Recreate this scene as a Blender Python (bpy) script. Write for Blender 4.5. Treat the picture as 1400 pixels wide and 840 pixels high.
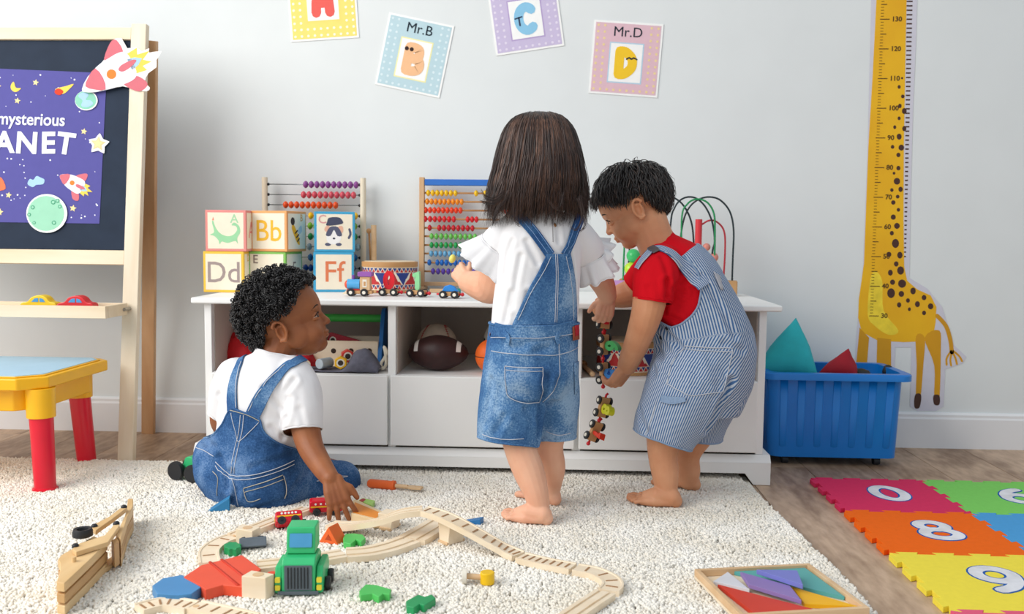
import bpy, bmesh, math, random
import numpy as np
from mathutils import Vector, Matrix, noise
from mathutils.bvhtree import BVHTree
for o in list(bpy.data.objects): bpy.data.objects.remove(o)
scene = bpy.context.scene
COL = scene.collection
PI = math.pi
random.seed(7)
RNG = np.random.default_rng(7)

# ------------------------------------------------------------------ camera
CAM_POS = Vector((0.0, -2.997, 0.67)); FPX = 1271.0
YAW, PITCH, ROLL = 0.0445, 0.079, 0.0109
def _cam_axes():
    fwd = Vector((-math.sin(YAW), math.cos(YAW), 0)); rt = Vector((math.cos(YAW), math.sin(YAW), 0)); up = Vector((0, 0, 1))
    w = fwd*math.cos(PITCH) - up*math.sin(PITCH); u = up*math.cos(PITCH) + fwd*math.sin(PITCH)
    r = rt*math.cos(ROLL) + u*math.sin(ROLL); u2 = u*math.cos(ROLL) - rt*math.sin(ROLL)
    return r, u2, w
AX_R, AX_U, AX_W = _cam_axes()
cam_data = bpy.data.cameras.new('camera'); cam = bpy.data.objects.new('camera', cam_data); COL.objects.link(cam)
cam_data.sensor_fit = 'HORIZONTAL'; cam_data.sensor_width = 36; cam_data.lens = FPX/1400*36
cam_data.clip_start = 0.05
cam.matrix_world = Matrix(((AX_R.x, AX_U.x, -AX_W.x, CAM_POS.x), (AX_R.y, AX_U.y, -AX_W.y, CAM_POS.y), (AX_R.z, AX_U.z, -AX_W.z, CAM_POS.z), (0, 0, 0, 1)))
cam_data.dof.use_dof = True; cam_data.dof.focus_distance = 2.15; cam_data.dof.aperture_fstop = 5.0
scene.camera = cam

# ------------------------------------------------------------------ world, light, exposure
world = bpy.data.worlds.new('world'); scene.world = world; world.use_nodes = True
_bg = world.node_tree.nodes['Background']; _bg.inputs[0].default_value = (0.86, 0.93, 1.0, 1); _bg.inputs[1].default_value = 0.56
def area_light(name, loc, target, sx, sy, power, col):
    l = bpy.data.lights.new(name, 'AREA'); l.shape = 'RECTANGLE'; l.size = sx; l.size_y = sy; l.energy = power; l.color = col
    o = bpy.data.objects.new(name, l); COL.objects.link(o); o.location = loc
    o.rotation_euler = (Vector(target)-Vector(loc)).to_track_quat('-Z', 'Y').to_euler(); return o
area_light('window_daylight', (-2.9, -2.5, 2.35), (0.0, -0.75, 0.30), 3.2, 2.6, 114, (1.0, 0.975, 0.94))
scene.view_settings.view_transform = 'Standard'; scene.view_settings.look = 'None'
scene.view_settings.gamma = 1.0; scene.view_settings.exposure = 0.27; scene.view_settings.use_curve_mapping = False

# ------------------------------------------------------------------ pixel <-> place (photo is 1400 x 840)
def _ray(px, py): return AX_W + AX_R*((px-700)/FPX) + AX_U*((420-py)/FPX)
def on_z(px, py, z=0.0):                       # point of the horizontal plane z seen at a photo pixel
    d = _ray(px, py); return CAM_POS + d*((z-CAM_POS.z)/d.z)
def on_y(px, py, y):                           # point of the upright plane y seen at a photo pixel
    d = _ray(px, py); return CAM_POS + d*((y-CAM_POS.y)/d.y)

# ------------------------------------------------------------------ materials
def lin(c):
    if isinstance(c, str): c = [int(c[i:i+2], 16)/255 for i in (0, 2, 4)]
    return tuple((x/12.92 if x <= .04045 else ((x+.055)/1.055)**2.4) for x in c) + (1,)
_mats = {}
def mat(name, col, rough=.5, var=.06, scale=30, bump=0, bscale=None, spec=.4, sss=0, stretch=(1,1,1), col2=None, sheen=0, coat=0, metal=0, wave=None):
    if name in _mats: return _mats[name]
    m = bpy.data.materials.new(name); m.use_nodes = True; nt = m.node_tree; N = nt.nodes; L = nt.links
    b = N['Principled BSDF']; b.inputs['Roughness'].default_value = rough; b.inputs['Specular IOR Level'].default_value = spec; b.inputs['Metallic'].default_value = metal
    tc = N.new('ShaderNodeTexCoord'); mp = N.new('ShaderNodeMapping'); L.new(tc.outputs['Object'], mp.inputs[0]); mp.inputs['Scale'].default_value = stretch
    nz = N.new('ShaderNodeTexNoise'); nz.inputs['Scale'].default_value = scale; nz.inputs['Detail'].default_value = 5; L.new(mp.outputs[0], nz.inputs['Vector'])
    c = lin(col); mx = N.new('ShaderNodeMix'); mx.data_type = 'RGBA'
    d = lin(col2) if col2 else tuple(x*(1-var*3) for x in c[:3])+(1,)
    e = c if col2 else tuple(min(1, x*(1+var)) for x in c[:3])+(1,)
    mx.inputs[6].default_value = d; mx.inputs[7].default_value = e
    rp = N.new('ShaderNodeMapRange'); rp.inputs[1].default_value = .3; rp.inputs[2].default_value = .7
    L.new(nz.outputs[0], rp.inputs[0]); L.new(rp.outputs[0], mx.inputs[0]); L.new(mx.outputs[2], b.inputs['Base Color'])
    if bump:
        bn = N.new('ShaderNodeTexNoise'); bn.inputs['Scale'].default_value = bscale or scale*4; bn.inputs['Detail'].default_value = 3; L.new(mp.outputs[0], bn.inputs['Vector'])
        bp = N.new('ShaderNodeBump'); bp.inputs['Strength'].default_value = bump; bp.inputs['Distance'].default_value = .002; L.new(bn.outputs[0], bp.inputs['Height']); L.new(bp.outputs[0], b.inputs['Normal'])
    if sss: b.inputs['Subsurface Weight'].default_value = sss; b.inputs['Subsurface Radius'].default_value = (.012, .005, .003); b.inputs['Subsurface Scale'].default_value = .6
    if sheen: b.inputs['Sheen Weight'].default_value = sheen
    if coat: b.inputs['Coat Weight'].default_value = coat
    _mats[name] = m; return m
def wood(name, c1, c2, axis='x', scale=14, rough=.5):
    st = {'x': (.12, 1, 1), 'y': (1, .12, 1), 'z': (1, 1, .12)}[axis]
    return mat(name, c1, rough, scale=scale, stretch=st, col2=c2, bump=.05, bscale=scale*5)
def paint(name, col, rough=.38): return mat(name, col, rough, var=.02, scale=18, bump=.02, bscale=160)
def paper(name, col): return mat('paper_'+name, col, .75, var=.012, scale=40, spec=.2)
def plastic(name, col, rough=.3): return mat('plastic_'+name, col, rough, var=.02, scale=12, spec=.5)

# ------------------------------------------------------------------ mesh builder
class MB:
    def __init__(s): s.v = []; s.f = []; s.mi = []; s.cur = 0
    def add(s, vs, fs, M=None):
        o = len(s.v)
        for p in vs:
            p = Vector(p); s.v.append(M @ p if M is not None else p)
        for f in fs: s.f.append([i+o for i in f]); s.mi.append(s.cur)
        return s
    def box(s, x0, x1, y0, y1, z0, z1, M=None):
        return s.add([(x0,y0,z0),(x1,y0,z0),(x1,y1,z0),(x0,y1,z0),(x0,y0,z1),(x1,y0,z1),(x1,y1,z1),(x0,y1,z1)],
                     [(3,2,1,0),(4,5,6,7),(0,1,5,4),(1,2,6,5),(2,3,7,6),(3,0,4,7)], M)
    def cbox(s, sx, sy, sz, M): return s.box(-sx/2, sx/2, -sy/2, sy/2, -sz/2, sz/2, M)
    def prism(s, poly, a, b, M=None, plane='xz'):          # 2-D outline extruded from a to b along the third axis
        n = len(poly); P = (lambda p, t: (p[0], t, p[1])) if plane == 'xz' else ((lambda p, t: (p[0], p[1], t)) if plane == 'xy' else (lambda p, t: (t, p[0], p[1])))
        vs = [P(p, a) for p in poly]+[P(p, b) for p in poly]
        fs = [list(range(n)), list(range(2*n-1, n-1, -1))]+[(i, n+i, n+(i+1) % n, (i+1) % n) for i in range(n)]
        return s.add(vs, fs, M)
    def lathe(s, prof, n=20, M=None):                      # profile [(r,z)], about z
        vs = []; fs = []
        for r, z in prof:
            for k in range(n): a = 2*PI*k/n; vs.append((r*math.cos(a), r*math.sin(a), z))
        for j in range(len(prof)-1):
            for k in range(n): fs.append((j*n+k, j*n+(k+1) % n, (j+1)*n+(k+1) % n, (j+1)*n+k))
        if prof[0][0] > 1e-6: fs.append(list(range(n-1, -1, -1)))
        if prof[-1][0] > 1e-6: fs.append([(len(prof)-1)*n+k for k in range(n)])
        return s.add(vs, fs, M)
    def cyl(s, p, q, r, n=14, r2=None, M=None): return s.tube([p, q], [r, r if r2 is None else r2], n, M=M)
    def tube(s, path, r, n=10, closed=False, M=None, flat=1.0, up=None):
        P = [Vector(p) for p in path]; m = len(P); R = r if hasattr(r, '__len__') else [r]*m
        vs = []; fs = []; prev = None
        for i in range(m):
            t = (P[(i+1) % m]-P[i-1]) if closed else (P[min(i+1, m-1)]-P[max(i-1, 0)])
            t.normalize()
            if prev is None:
                ref = Vector(up) if up else (Vector((0, 0, 1)) if abs(t.z) < .9 else Vector((1, 0, 0)))
                a = (ref-t*ref.dot(t)).normalized()
            else:
                ref = Vector(up) if up else prev
                a = (ref-t*ref.dot(t)).normalized()
            prev = a; b = t.cross(a)
            for k in range(n):
                g = 2*PI*k/n; vs.append(P[i]+a*(R[i]*math.cos(g)*flat)+b*(R[i]*math.sin(g)))
        for i in range(m if closed else m-1):
            for k in range(n):
                j = (i+1) % m; fs.append((i*n+k, i*n+(k+1) % n, j*n+(k+1) % n, j*n+k))
        if not closed: fs.append(list(range(n-1, -1, -1))); fs.append([(m-1)*n+k for k in range(n)])
        return s.add(vs, fs, M)
    def sphere(s, c, r, nu=14, nv=9, M=None):
        r = r if hasattr(r, '__len__') else (r, r, r); vs = [(c[0], c[1], c[2]-r[2])]; fs = []
        for j in range(1, nv):
            ph = -PI/2+PI*j/nv
            for k in range(nu): a = 2*PI*k/nu; vs.append((c[0]+r[0]*math.cos(ph)*math.cos(a), c[1]+r[1]*math.cos(ph)*math.sin(a), c[2]+r[2]*math.sin(ph)))
        vs.append((c[0], c[1], c[2]+r[2])); T = len(vs)-1
        for k in range(nu): fs.append((0, 1+(k+1) % nu, 1+k)); fs.append((T, 1+(nv-2)*nu+k, 1+(nv-2)*nu+(k+1) % nu))
        for j in range(nv-2):
            for k in range(nu): fs.append((1+j*nu+k, 1+j*nu+(k+1) % nu, 1+(j+1)*nu+(k+1) % nu, 1+(j+1)*nu+k))
        return s.add(vs, fs, M)
    def loft(s, rings, M=None, cap=True):                  # rings of equal length
        n = len(rings[0]); vs = [p for r in rings for p in r]; fs = []
        for j in range(len(rings)-1):
            for k in range(n): fs.append((j*n+k, j*n+(k+1) % n, (j+1)*n+(k+1) % n, (j+1)*n+k))
        if cap: fs.append(list(range(n-1, -1, -1))); fs.append([(len(rings)-1)*n+k for k in range(n)])
        return s.add(vs, fs, M)
    def mesh(s, name, mats, smooth=False):
        me = bpy.data.meshes.new(name); me.from_pydata([tuple(p) for p in s.v], [], s.f)
        for m in (mats if isinstance(mats, (list, tuple)) else [mats]): me.materials.append(m)
        if any(s.mi): me.polygons.foreach_set('material_index', s.mi)
        bm = bmesh.new(); bm.from_mesh(me); bmesh.ops.recalc_face_normals(bm, faces=bm.faces[:]); bm.to_mesh(me); bm.free()
        if smooth: me.shade_smooth() if smooth is True else me.set_sharp_from_angle(angle=smooth) or me.shade_smooth()
        if smooth and smooth is not True: me.set_sharp_from_angle(angle=smooth)
        return me
    def build(s, name, mats, parent=None, smooth=False, bevel=0, seg=2, loc=None):
        o = bpy.data.objects.new(name, s.mesh(name, mats, smooth)); COL.objects.link(o); o.parent = parent
        if loc is not None: o.location = loc
        if bevel:
            b = o.modifiers.new('bevel', 'BEVEL'); b.width = bevel; b.segments = seg; b.limit_method = 'ANGLE'; b.angle_limit = .6
            if not smooth: o.data.shade_smooth(); b.harden_normals = True
        return o
def mesh_obj(name, me, parent=None, loc=None):
    o = bpy.data.objects.new(name, me); COL.objects.link(o); o.parent = parent
    if loc is not None: o.location = loc
    return o
def tag(o, label=None, cat=None, group=None, kind=None):
    if label: o['label'] = label
    if cat: o['category'] = cat
    if group: o['group'] = group
    if kind: o['kind'] = kind
    return o
def thing(name, label, cat, loc=(0, 0, 0), rz=0, group=None, M=None):
    o = bpy.data.objects.new(name, None); COL.objects.link(o); o.empty_display_size = .02
    if M is not None: o.matrix_world = M
    else: o.location = loc; o.rotation_euler = (0, 0, rz)
    return tag(o, label, cat, group)
def dup(root, parent=None):
    c = root.copy(); COL.objects.link(c); c.parent = parent
    for ch in root.children: dup(ch, c)
    return c
def frame(o, x, z):                                        # matrix from origin, local x axis and local z axis
    x = Vector(x).normalized(); z = Vector(z); z = (z-x*z.dot(x)).normalized(); y = z.cross(x)
    return Matrix(((x.x, y.x, z.x, o[0]), (x.y, y.y, z.y, o[1]), (x.z, y.z, z.z, o[2]), (0, 0, 0, 1)))
T = Matrix.Translation
def RX(a): return Matrix.Rotation(a, 4, 'X')
def RY(a): return Matrix.Rotation(a, 4, 'Y')
def RZ(a): return Matrix.Rotation(a, 4, 'Z')
def ellipse(cx, cy, rx, ry, n=20, a0=0, rot=0):
    c, s = math.cos(rot), math.sin(rot); out = []
    for k in range(n):
        a = a0+2*PI*k/n; x, y = rx*math.cos(a), ry*math.sin(a); out.append((cx+x*c-y*s, cy+x*s+y*c))
    return out
def rrect(x0, x1, y0, y1, r, n=4):
    out = []
    for cx, cy, a in ((x1-r, y1-r, 0), (x0+r, y1-r, PI/2), (x0+r, y0+r, PI), (x1-r, y0+r, 1.5*PI)):
        for k in range(n+1): g = a+PI/2*k/n; out.append((cx+r*math.cos(g), cy+r*math.sin(g)))
    return out
def spline(pts, n=6, closed=False):                        # Catmull-Rom through points
    P = [Vector(p) for p in pts]; m = len(P); out = []
    for i in range(m if closed else m-1):
        p0, p1, p2, p3 = (P[(i-1) % m], P[i], P[(i+1) % m], P[(i+2) % m]) if closed else (P[max(i-1, 0)], P[i], P[i+1], P[min(i+2, m-1)])
        for k in range(n):
            t = k/n; out.append(.5*((2*p1)+(p2-p0)*t+(2*p0-5*p1+4*p2-p3)*t*t+(3*p1-p0-3*p2+p3)*t**3))
    if not closed: out.append(P[-1])
    return out
def spl2(pts, n=5, closed=True): return [(p.x, p.y) for p in spline([(a, b, 0) for a, b in pts], n, closed)]
def stroke(mb, pts, w, y0, y1, M=None, plane='xz'):        # flat rounded pen stroke
    P = [Vector((a, b)) for a, b in pts]; L = []; Rr = []; cl_ = (P[0]-P[-1]).length < 1e-6
    for i, p in enumerate(P):
        t = ((P[1]-P[-2]) if cl_ and i in (0, len(P)-1) else (P[min(i+1, len(P)-1)]-P[max(i-1, 0)])).normalized(); nrm = Vector((-t.y, t.x)); L.append(p+nrm*w/2); Rr.append(p-nrm*w/2)
    t1 = (P[-1]-P[-2]).normalized(); t0 = (P[0]-P[1]).normalized()
    e1 = [P[-1]+(Vector((-t1.y, t1.x))*math.cos(a)+t1*math.sin(a))*w/2 for a in (PI/4, PI/2, 3*PI/4)]
    e0 = [P[0]+(Vector((-t0.y, t0.x))*math.cos(a)+t0*math.sin(a))*w/2 for a in (PI/4, PI/2, 3*PI/4)]
    poly = [tuple(q) for q in L+e1+Rr[::-1]+e0]
    # as a quad strip, safe for curved strokes
    n = len(P)
    for i in range(n-1): mb.prism([tuple(L[i]), tuple(L[i+1]), tuple(Rr[i+1]), tuple(Rr[i])], y0, y1, M, plane)
    if (P[0]-P[-1]).length < 1e-6: return
    mb.prism([tuple(L[-1])]+[tuple(q) for q in e1]+[tuple(Rr[-1])], y0, y1, M, plane)
    mb.prism([tuple(Rr[0])]+[tuple(q) for q in e0]+[tuple(L[0])], y0, y1, M, plane)
def text_obj(name, s, size, material, parent=None, M=None, extrude=.0003, offset=0, align='CENTER', xs=1.0, res=3, spacing=1.0):
    cu = bpy.data.curves.new('txt', 'FONT'); cu.body = s; cu.size = size; cu.extrude = extrude; cu.offset = offset; cu.align_x = align; cu.align_y = 'CENTER'; cu.resolution_u = res; cu.space_character = spacing
    ob = bpy.data.objects.new('txt', cu); me = bpy.data.meshes.new_from_object(ob); bpy.data.objects.remove(ob); bpy.data.curves.remove(cu)
    me.transform(Matrix.Diagonal((xs, 1, 1, 1))); me.materials.clear(); me.materials.append(material); me.name = name
    o = mesh_obj(name, me, parent)
    if M is not None: o.matrix_local = M
    return o
UPRIGHT = RX(PI/2)                                         # text lying in xy -> standing in xz, facing -y
_DIG = {'0': [[(.5+.42*math.sin(a), .5+.5*math.cos(a)) for a in [2*PI*k/24 for k in range(25)]]],
 '1': [[(.25, .82), (.55, 1.0), (.55, .5), (.55, 0)]], '2': [spl2([(.1, .75), (.25, .95), (.55, 1), (.82, .85), (.8, .6), (.45, .3), (.1, 0)], 5, False), [(.1, 0), (.5, 0), (.9, 0)]],
 '3': [spl2([(.12, .85), (.4, 1), (.75, .9), (.75, .65), (.45, .53), (.8, .4), (.82, .15), (.45, 0), (.1, .12)], 5, False)], '5': [[(.82, 1), (.5, 1), (.2, 1)], [(.2, 1), (.19, .8), (.17, .58)], spl2([(.17, .58), (.5, .66), (.84, .5), (.84, .2), (.5, 0), (.12, .1)], 5, False)],
 '6': [[(.5+.4*math.sin(a), .3+.3*math.cos(a)) for a in [2*PI*k/24 for k in range(25)]], spl2([(.78, 1), (.45, .86), (.2, .60), (.1, .32)], 6, False)],
 'A': [spl2([(.06, 0), (.12, .5), (.28, .86), (.5, 1), (.72, .86), (.88, .5), (.94, 0)], 5, False), [(.14, .40), (.5, .40), (.86, .40)]],
 'B': [[(.1, 1), (.1, .5), (.1, 0)], spl2([(.1, 1), (.5, 1), (.78, .9), (.78, .62), (.5, .53), (.1, .53)], 5, False), spl2([(.1, .53), (.55, .53), (.92, .42), (.92, .12), (.55, 0), (.1, 0)], 5, False)],
 'C': [[(.55+.5*math.cos(a), .5+.5*math.sin(a)) for a in [math.radians(48+264*k/20) for k in range(21)]]],
 'D': [[(.1, 1), (.1, .5), (.1, 0)], spl2([(.1, 1), (.45, .97), (.82, .75), (.92, .5), (.82, .25), (.45, .03), (.1, 0)], 5, False)],
 '7': [[(.1, 1), (.5, 1), (.88, 1)], [(.88, 1), (.62, .5), (.38, 0)]],
 '8': [[(.5+.34*math.sin(a), .755+.245*math.cos(a)) for a in [2*PI*k/22 for k in range(23)]], [(.5+.42*math.sin(a), .265+.265*math.cos(a)) for a in [2*PI*k/22 for k in range(23)]]]}
_DIG['9'] = [[(1-x, 1-y) for x, y in p] for p in _DIG['6']]
def numeral(name, ch, h, w, sw, m, parent, M, thick, plane='xz'):   # numeral of pen width sw centred on the origin
    mb = MB()
    for i, p in enumerate(_DIG[ch]): e = .00012*i; stroke(mb, [((x-.5)*(w-sw), (y-.5)*(h-sw)) for x, y in p], sw, -thick/2-e, thick/2+e, M, plane)
    return mb.build(name, m, parent, smooth=.5)
def arc(cx, cy, rx, ry, a0, a1, n=10): return [(cx+rx*math.cos(a0+(a1-a0)*k/n), cy+ry*math.sin(a0+(a1-a0)*k/n)) for k in range(n+1)]

# ================================================================== SETTING
M_WALL = mat('wall_paint', 'e1e5e5', .8, var=.008, scale=6, bump=.03, bscale=120, spec=.2)
M_TRIM = mat('trim_paint', 'e9e9ea', .5, var=.01, scale=8, spec=.3)
wall = tag(MB().box(-3.2, 3.2, 0, .12, 0, 2.7).build('wall_back', M_WALL), kind='structure')
mb = MB(); mb.prism([(0, 0), (-.014, 0), (-.014, .094), (-.011, .100), (-.011, .108), (-.005, .114), (0, .114)], -3.2, 3.2, plane='yz')
tag(mb.build('baseboard_back', M_TRIM, loc=(0, -.0002, 0)), kind='structure')
M_SUB = mat('subfloor', '5b4a3c', .8)
floor = tag(MB().box(-3.2, 3.2, -5, -.0005, -.06, -.012).build('floor', M_SUB), kind='structure')
PL = []
def plank_mat(name, c1, c2, seed):
    m = bpy.data.materials.new(name); m.use_nodes = True; nt = m.node_tree; N = nt.nodes; L = nt.links; b = N['Principled BSDF']
    tc = N.new('ShaderNodeTexCoord'); mp = N.new('ShaderNodeMapping'); L.new(tc.outputs['Object'], mp.inputs[0]); mp.inputs['Scale'].default_value = (1, .28, 1); mp.inputs['Location'].default_value = (seed*3.1, seed*1.7, 0)
    n1 = N.new('ShaderNodeTexNoise'); n1.inputs['Scale'].default_value = 5; n1.inputs['Detail'].default_value = 3; n1.inputs['Distortion'].default_value = .6; L.new(mp.outputs[0], n1.inputs['Vector'])
    mul = N.new('ShaderNodeMath'); mul.operation = 'MULTIPLY'; mul.inputs[1].default_value = 26; L.new(n1.outputs[0], mul.inputs[0])
    sn = N.new('ShaderNodeMath'); sn.operation = 'SINE'; L.new(mul.outputs[0], sn.inputs[0])
    n2 = N.new('ShaderNodeTexNoise'); n2.inputs['Scale'].default_value = 60; n2.inputs['Detail'].default_value = 6; L.new(mp.outputs[0], n2.inputs['Vector'])
    m2 = N.new('ShaderNodeMath'); m2.operation = 'MULTIPLY_ADD'; m2.inputs[1].default_value = .17; m2.inputs[2].default_value = 0; L.new(sn.outputs[0], m2.inputs[0])
    ad = N.new('ShaderNodeMath'); ad.operation = 'ADD'; L.new(m2.outputs[0], ad.inputs[0]); L.new(n2.outputs[0], ad.inputs[1])
    ad2 = N.new('ShaderNodeMath'); ad2.operation = 'ADD'; L.new(ad.outputs[0], ad2.inputs[0]); L.new(n1.outputs[0], ad2.inputs[1])
    rp = N.new('ShaderNodeMapRange'); rp.inputs[1].default_value = .65; rp.inputs[2].default_value = 1.35; L.new(ad2.outputs[0], rp.inputs[0])
    mx = N.new('ShaderNodeMix'); mx.data_type = 'RGBA'; mx.inputs[6].default_value = lin(c2); mx.inputs[7].default_value = lin(c1); L.new(rp.outputs[0], mx.inputs[0])
    L.new(mx.outputs[2], b.inputs['Base Color']); b.inputs['Roughness'].default_value = .45; b.inputs['Specular IOR Level'].default_value = .35
    bp = N.new('ShaderNodeBump'); bp.inputs['Strength'].default_value = .08; bp.inputs['Distance'].default_value = .001; L.new(n2.outputs[0], bp.inputs['Height']); L.new(bp.outputs[0], b.inputs['Normal'])
    return m
PLM = [plank_mat('floor_oak_%d' % k, c1, c2, k) for k, (c1, c2) in enumerate((('c6a88c', '876a52'), ('bd9e81', '7d604a'), ('ccaf94', '90735b')))]
x = -3.06; k = 0
OFFS = [.35, 1.02, .62, .1, .8]
while x < 3.0:
    y = -5+OFFS[k % 5]
    ys = [-5, y, y+1.3, y+2.6, y+3.9, -.001]
    ys = sorted(set(min(v, -.001) for v in ys))
    for j in range(len(ys)-1):
        if ys[j+1]-ys[j] < .02: continue
        MB().box(x+.0006, x+.1894, ys[j]+.0006, ys[j+1]-.0006, -.012, 0).build('plank', PLM[(k*2+j) % 3], floor, bevel=.0009, seg=1)
    x += .19; k += 1

# rug: woven backing with a deep looped pile
M_RUG = mat('rug_backing', 'efe8da', .95, var=.05, scale=60)
M_PILE = mat('rug_pile', 'fdf9f1', .95, scale=9, col2='f1e9da', spec=.05, sheen=.15)
RUG_Z = .018
RX0, RX1, RY0, RY1 = -2.3, .535, -3.2, -.452
rug = thing('rug', 'cream short shag pile rug covering the floor under the children', 'rug', (0, 0, 0))
MB().box(RX0, RX1, RY0, RY1, 0, .008).build('rug_backing', M_RUG, rug)
def rug_edge_x(y): return .512+.05*((-.47-y)/.67)          # right border runs slightly askew
def tufts(name, n, x0, x1, y0, y1, hgt, rad):
    x = RNG.uniform(x0, x1, n); y = RNG.uniform(y0, y1, n)
    keep = x < (.512+.05*((-.47-y)/.67))
    x, y = x[keep], y[keep]; n = len(x)
    h = hgt*RNG.uniform(.75, 1.15, n); r = rad*RNG.uniform(.75, 1.25, n); la = RNG.uniform(0, 2*PI, n); lm = RNG.uniform(.1, .8, n)*hgt*.6; a0 = RNG.uniform(0, 2*PI, n)
    z0 = .007
    vs = np.zeros((n, 7, 3))
    for k in range(3):
        a = a0+2*PI*k/3
        vs[:, k] = np.stack([x+r*.8*np.cos(a), y+r*.8*np.sin(a), np.full(n, z0)], 1)
        vs[:, 3+k] = np.stack([x+lm*.45*np.cos(la)+r*np.cos(a+.4), y+lm*.45*np.sin(la)+r*np.sin(a+.4), z0+h*.72], 1)
    vs[:, 6] = np.stack([x+lm*np.cos(la), y+lm*np.sin(la), z0+h], 1)
    base = np.arange(n)[:, None]*7
    f = np.array([[0, 1, 4], [0, 4, 3], [1, 2, 5], [1, 5, 4], [2, 0, 3], [2, 3, 5], [3, 4, 6], [4, 5, 6], [5, 3, 6]])
    F = (base[:, None, :]+f[None]).reshape(-1, 3)
    me = bpy.data.meshes.new(name); me.vertices.add(n*7); me.vertices.foreach_set('co', vs.reshape(-1)); me.loops.add(F.size); me.loops.foreach_set('vertex_index', F.reshape(-1).astype(np.int32))
    me.polygons.add(len(F)); me.polygons.foreach_set('loop_start', np.arange(0, F.size, 3, dtype=np.int32)); me.update(calc_edges=True); me.materials.append(M_PILE)
    me.shade_smooth()
    return tag(mesh_obj(name, me, rug), 'dense cream wool pile', kind='stuff')
tufts('rug_pile', 150000, -1.75, .57, -1.62, -.455, .0120, .0046)
tufts('rug_pile_foreground', 14000, -1.75, .62, -2.3, -1.62, .0120, .0085)

# ================================================================== CABINET
M_CAB = mat('cabinet_paint', 'f3f3f1', .38, var=.008, scale=5, spec=.4)
M_CAB_SHADE = mat('cabinet_inside_shade', 'cdbfb2', .6, var=.02, scale=9, spec=.2)  # taupe paints shade and warm bounce onto the likely white interior
cab = thing('storage_cabinet', 'long low white storage cabinet with three open cubbies above drawers', 'cabinet', (-.19, -.25, 0))
def cb(name, x0, x1, y0, y1, z0, z1, m=M_CAB, par=None, bev=.002):
    return MB().box(x0+.19, x1+.19, y0+.25, y1+.25, z0, z1).build(name, m, par or cab, bevel=bev)
FR = -.495; BK = -.02
cb('worktop', -.987, .607, -.516, -.012, .470, .487, bev=.005)
for x0, x1 in ((-.957, -.937), (-.449, -.427), (.055, .079), (.551, .571)):
    cb('side_panel' if x0 < -.9 or x0 > .5 else 'divider', x0, x1, FR, BK, .081, .4699)
cb('back_panel', -.937, .551, BK-.008, BK, .081, .4699, M_CAB_SHADE)
for x0, x1 in ((-.9368, -.4492), (-.4268, .0548), (.0792, .5508)):
    cb('shelf', x0, x1, FR+.004, BK-.0085, .262, .281)
    # thin taupe side boards, the cubby's shade painted into their colour
    cb('shade_board', x0, x0+.002, FR+.02, BK-.0085, .2812, .4695, M_CAB_SHADE, bev=0); cb('shade_board', x1-.002, x1, FR+.02, BK-.0085, .2812, .4695, M_CAB_SHADE, bev=0)
for x0, x1 in ((-.934, -.4475), (-.4395, .0625), (.0735, .5495)):
    d = cb('drawer', x0, x1, FR-.018, FR-.0005, .0885, .281, bev=.003)
    MB().lathe([(.0, -.012), (.008, -.012), (.0095, -.008), (.005, -.003), (.005, 0)], 12, T(((x0+x1)/2+.19, FR-.018+.25, .19)) @ RX(-PI/2)).build('knob', mat('knob_metal', '6d6a66', .35, metal=.8), d, smooth=.7)
mb = MB(); x0, x1 = -.987+.19, .59+.19
def arch(side, z_foot): return
poly = [(x0, .016), (x0+.04, .016), (x0+.065, .032), (x1-.068, .032), (x1-.045, .001), (x1, .001), (x1, .062), (x0, .062)]
mb.prism(poly, -.512+.25, -.494+.25); mb.build('plinth', M_CAB, cab, bevel=.0015)
mb = MB(); mb.prism([(-.512, .0622), (-.497, .081), (-.494, .081), (-.494, .0622)], x0, x1, T((0, .25, 0)), plane='yz'); mb.build('plinth_moulding', M_CAB, cab)
for xa, xb in ((x0, x0+.018), (x1-.018, x1)):
    MB().box(xa, xb, -.4935+.25, -.02+.25, .001 if xa > 0 else .001, .081).build('plinth_side', M_CAB, cab, bevel=.001)
TOP = .4872

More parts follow.
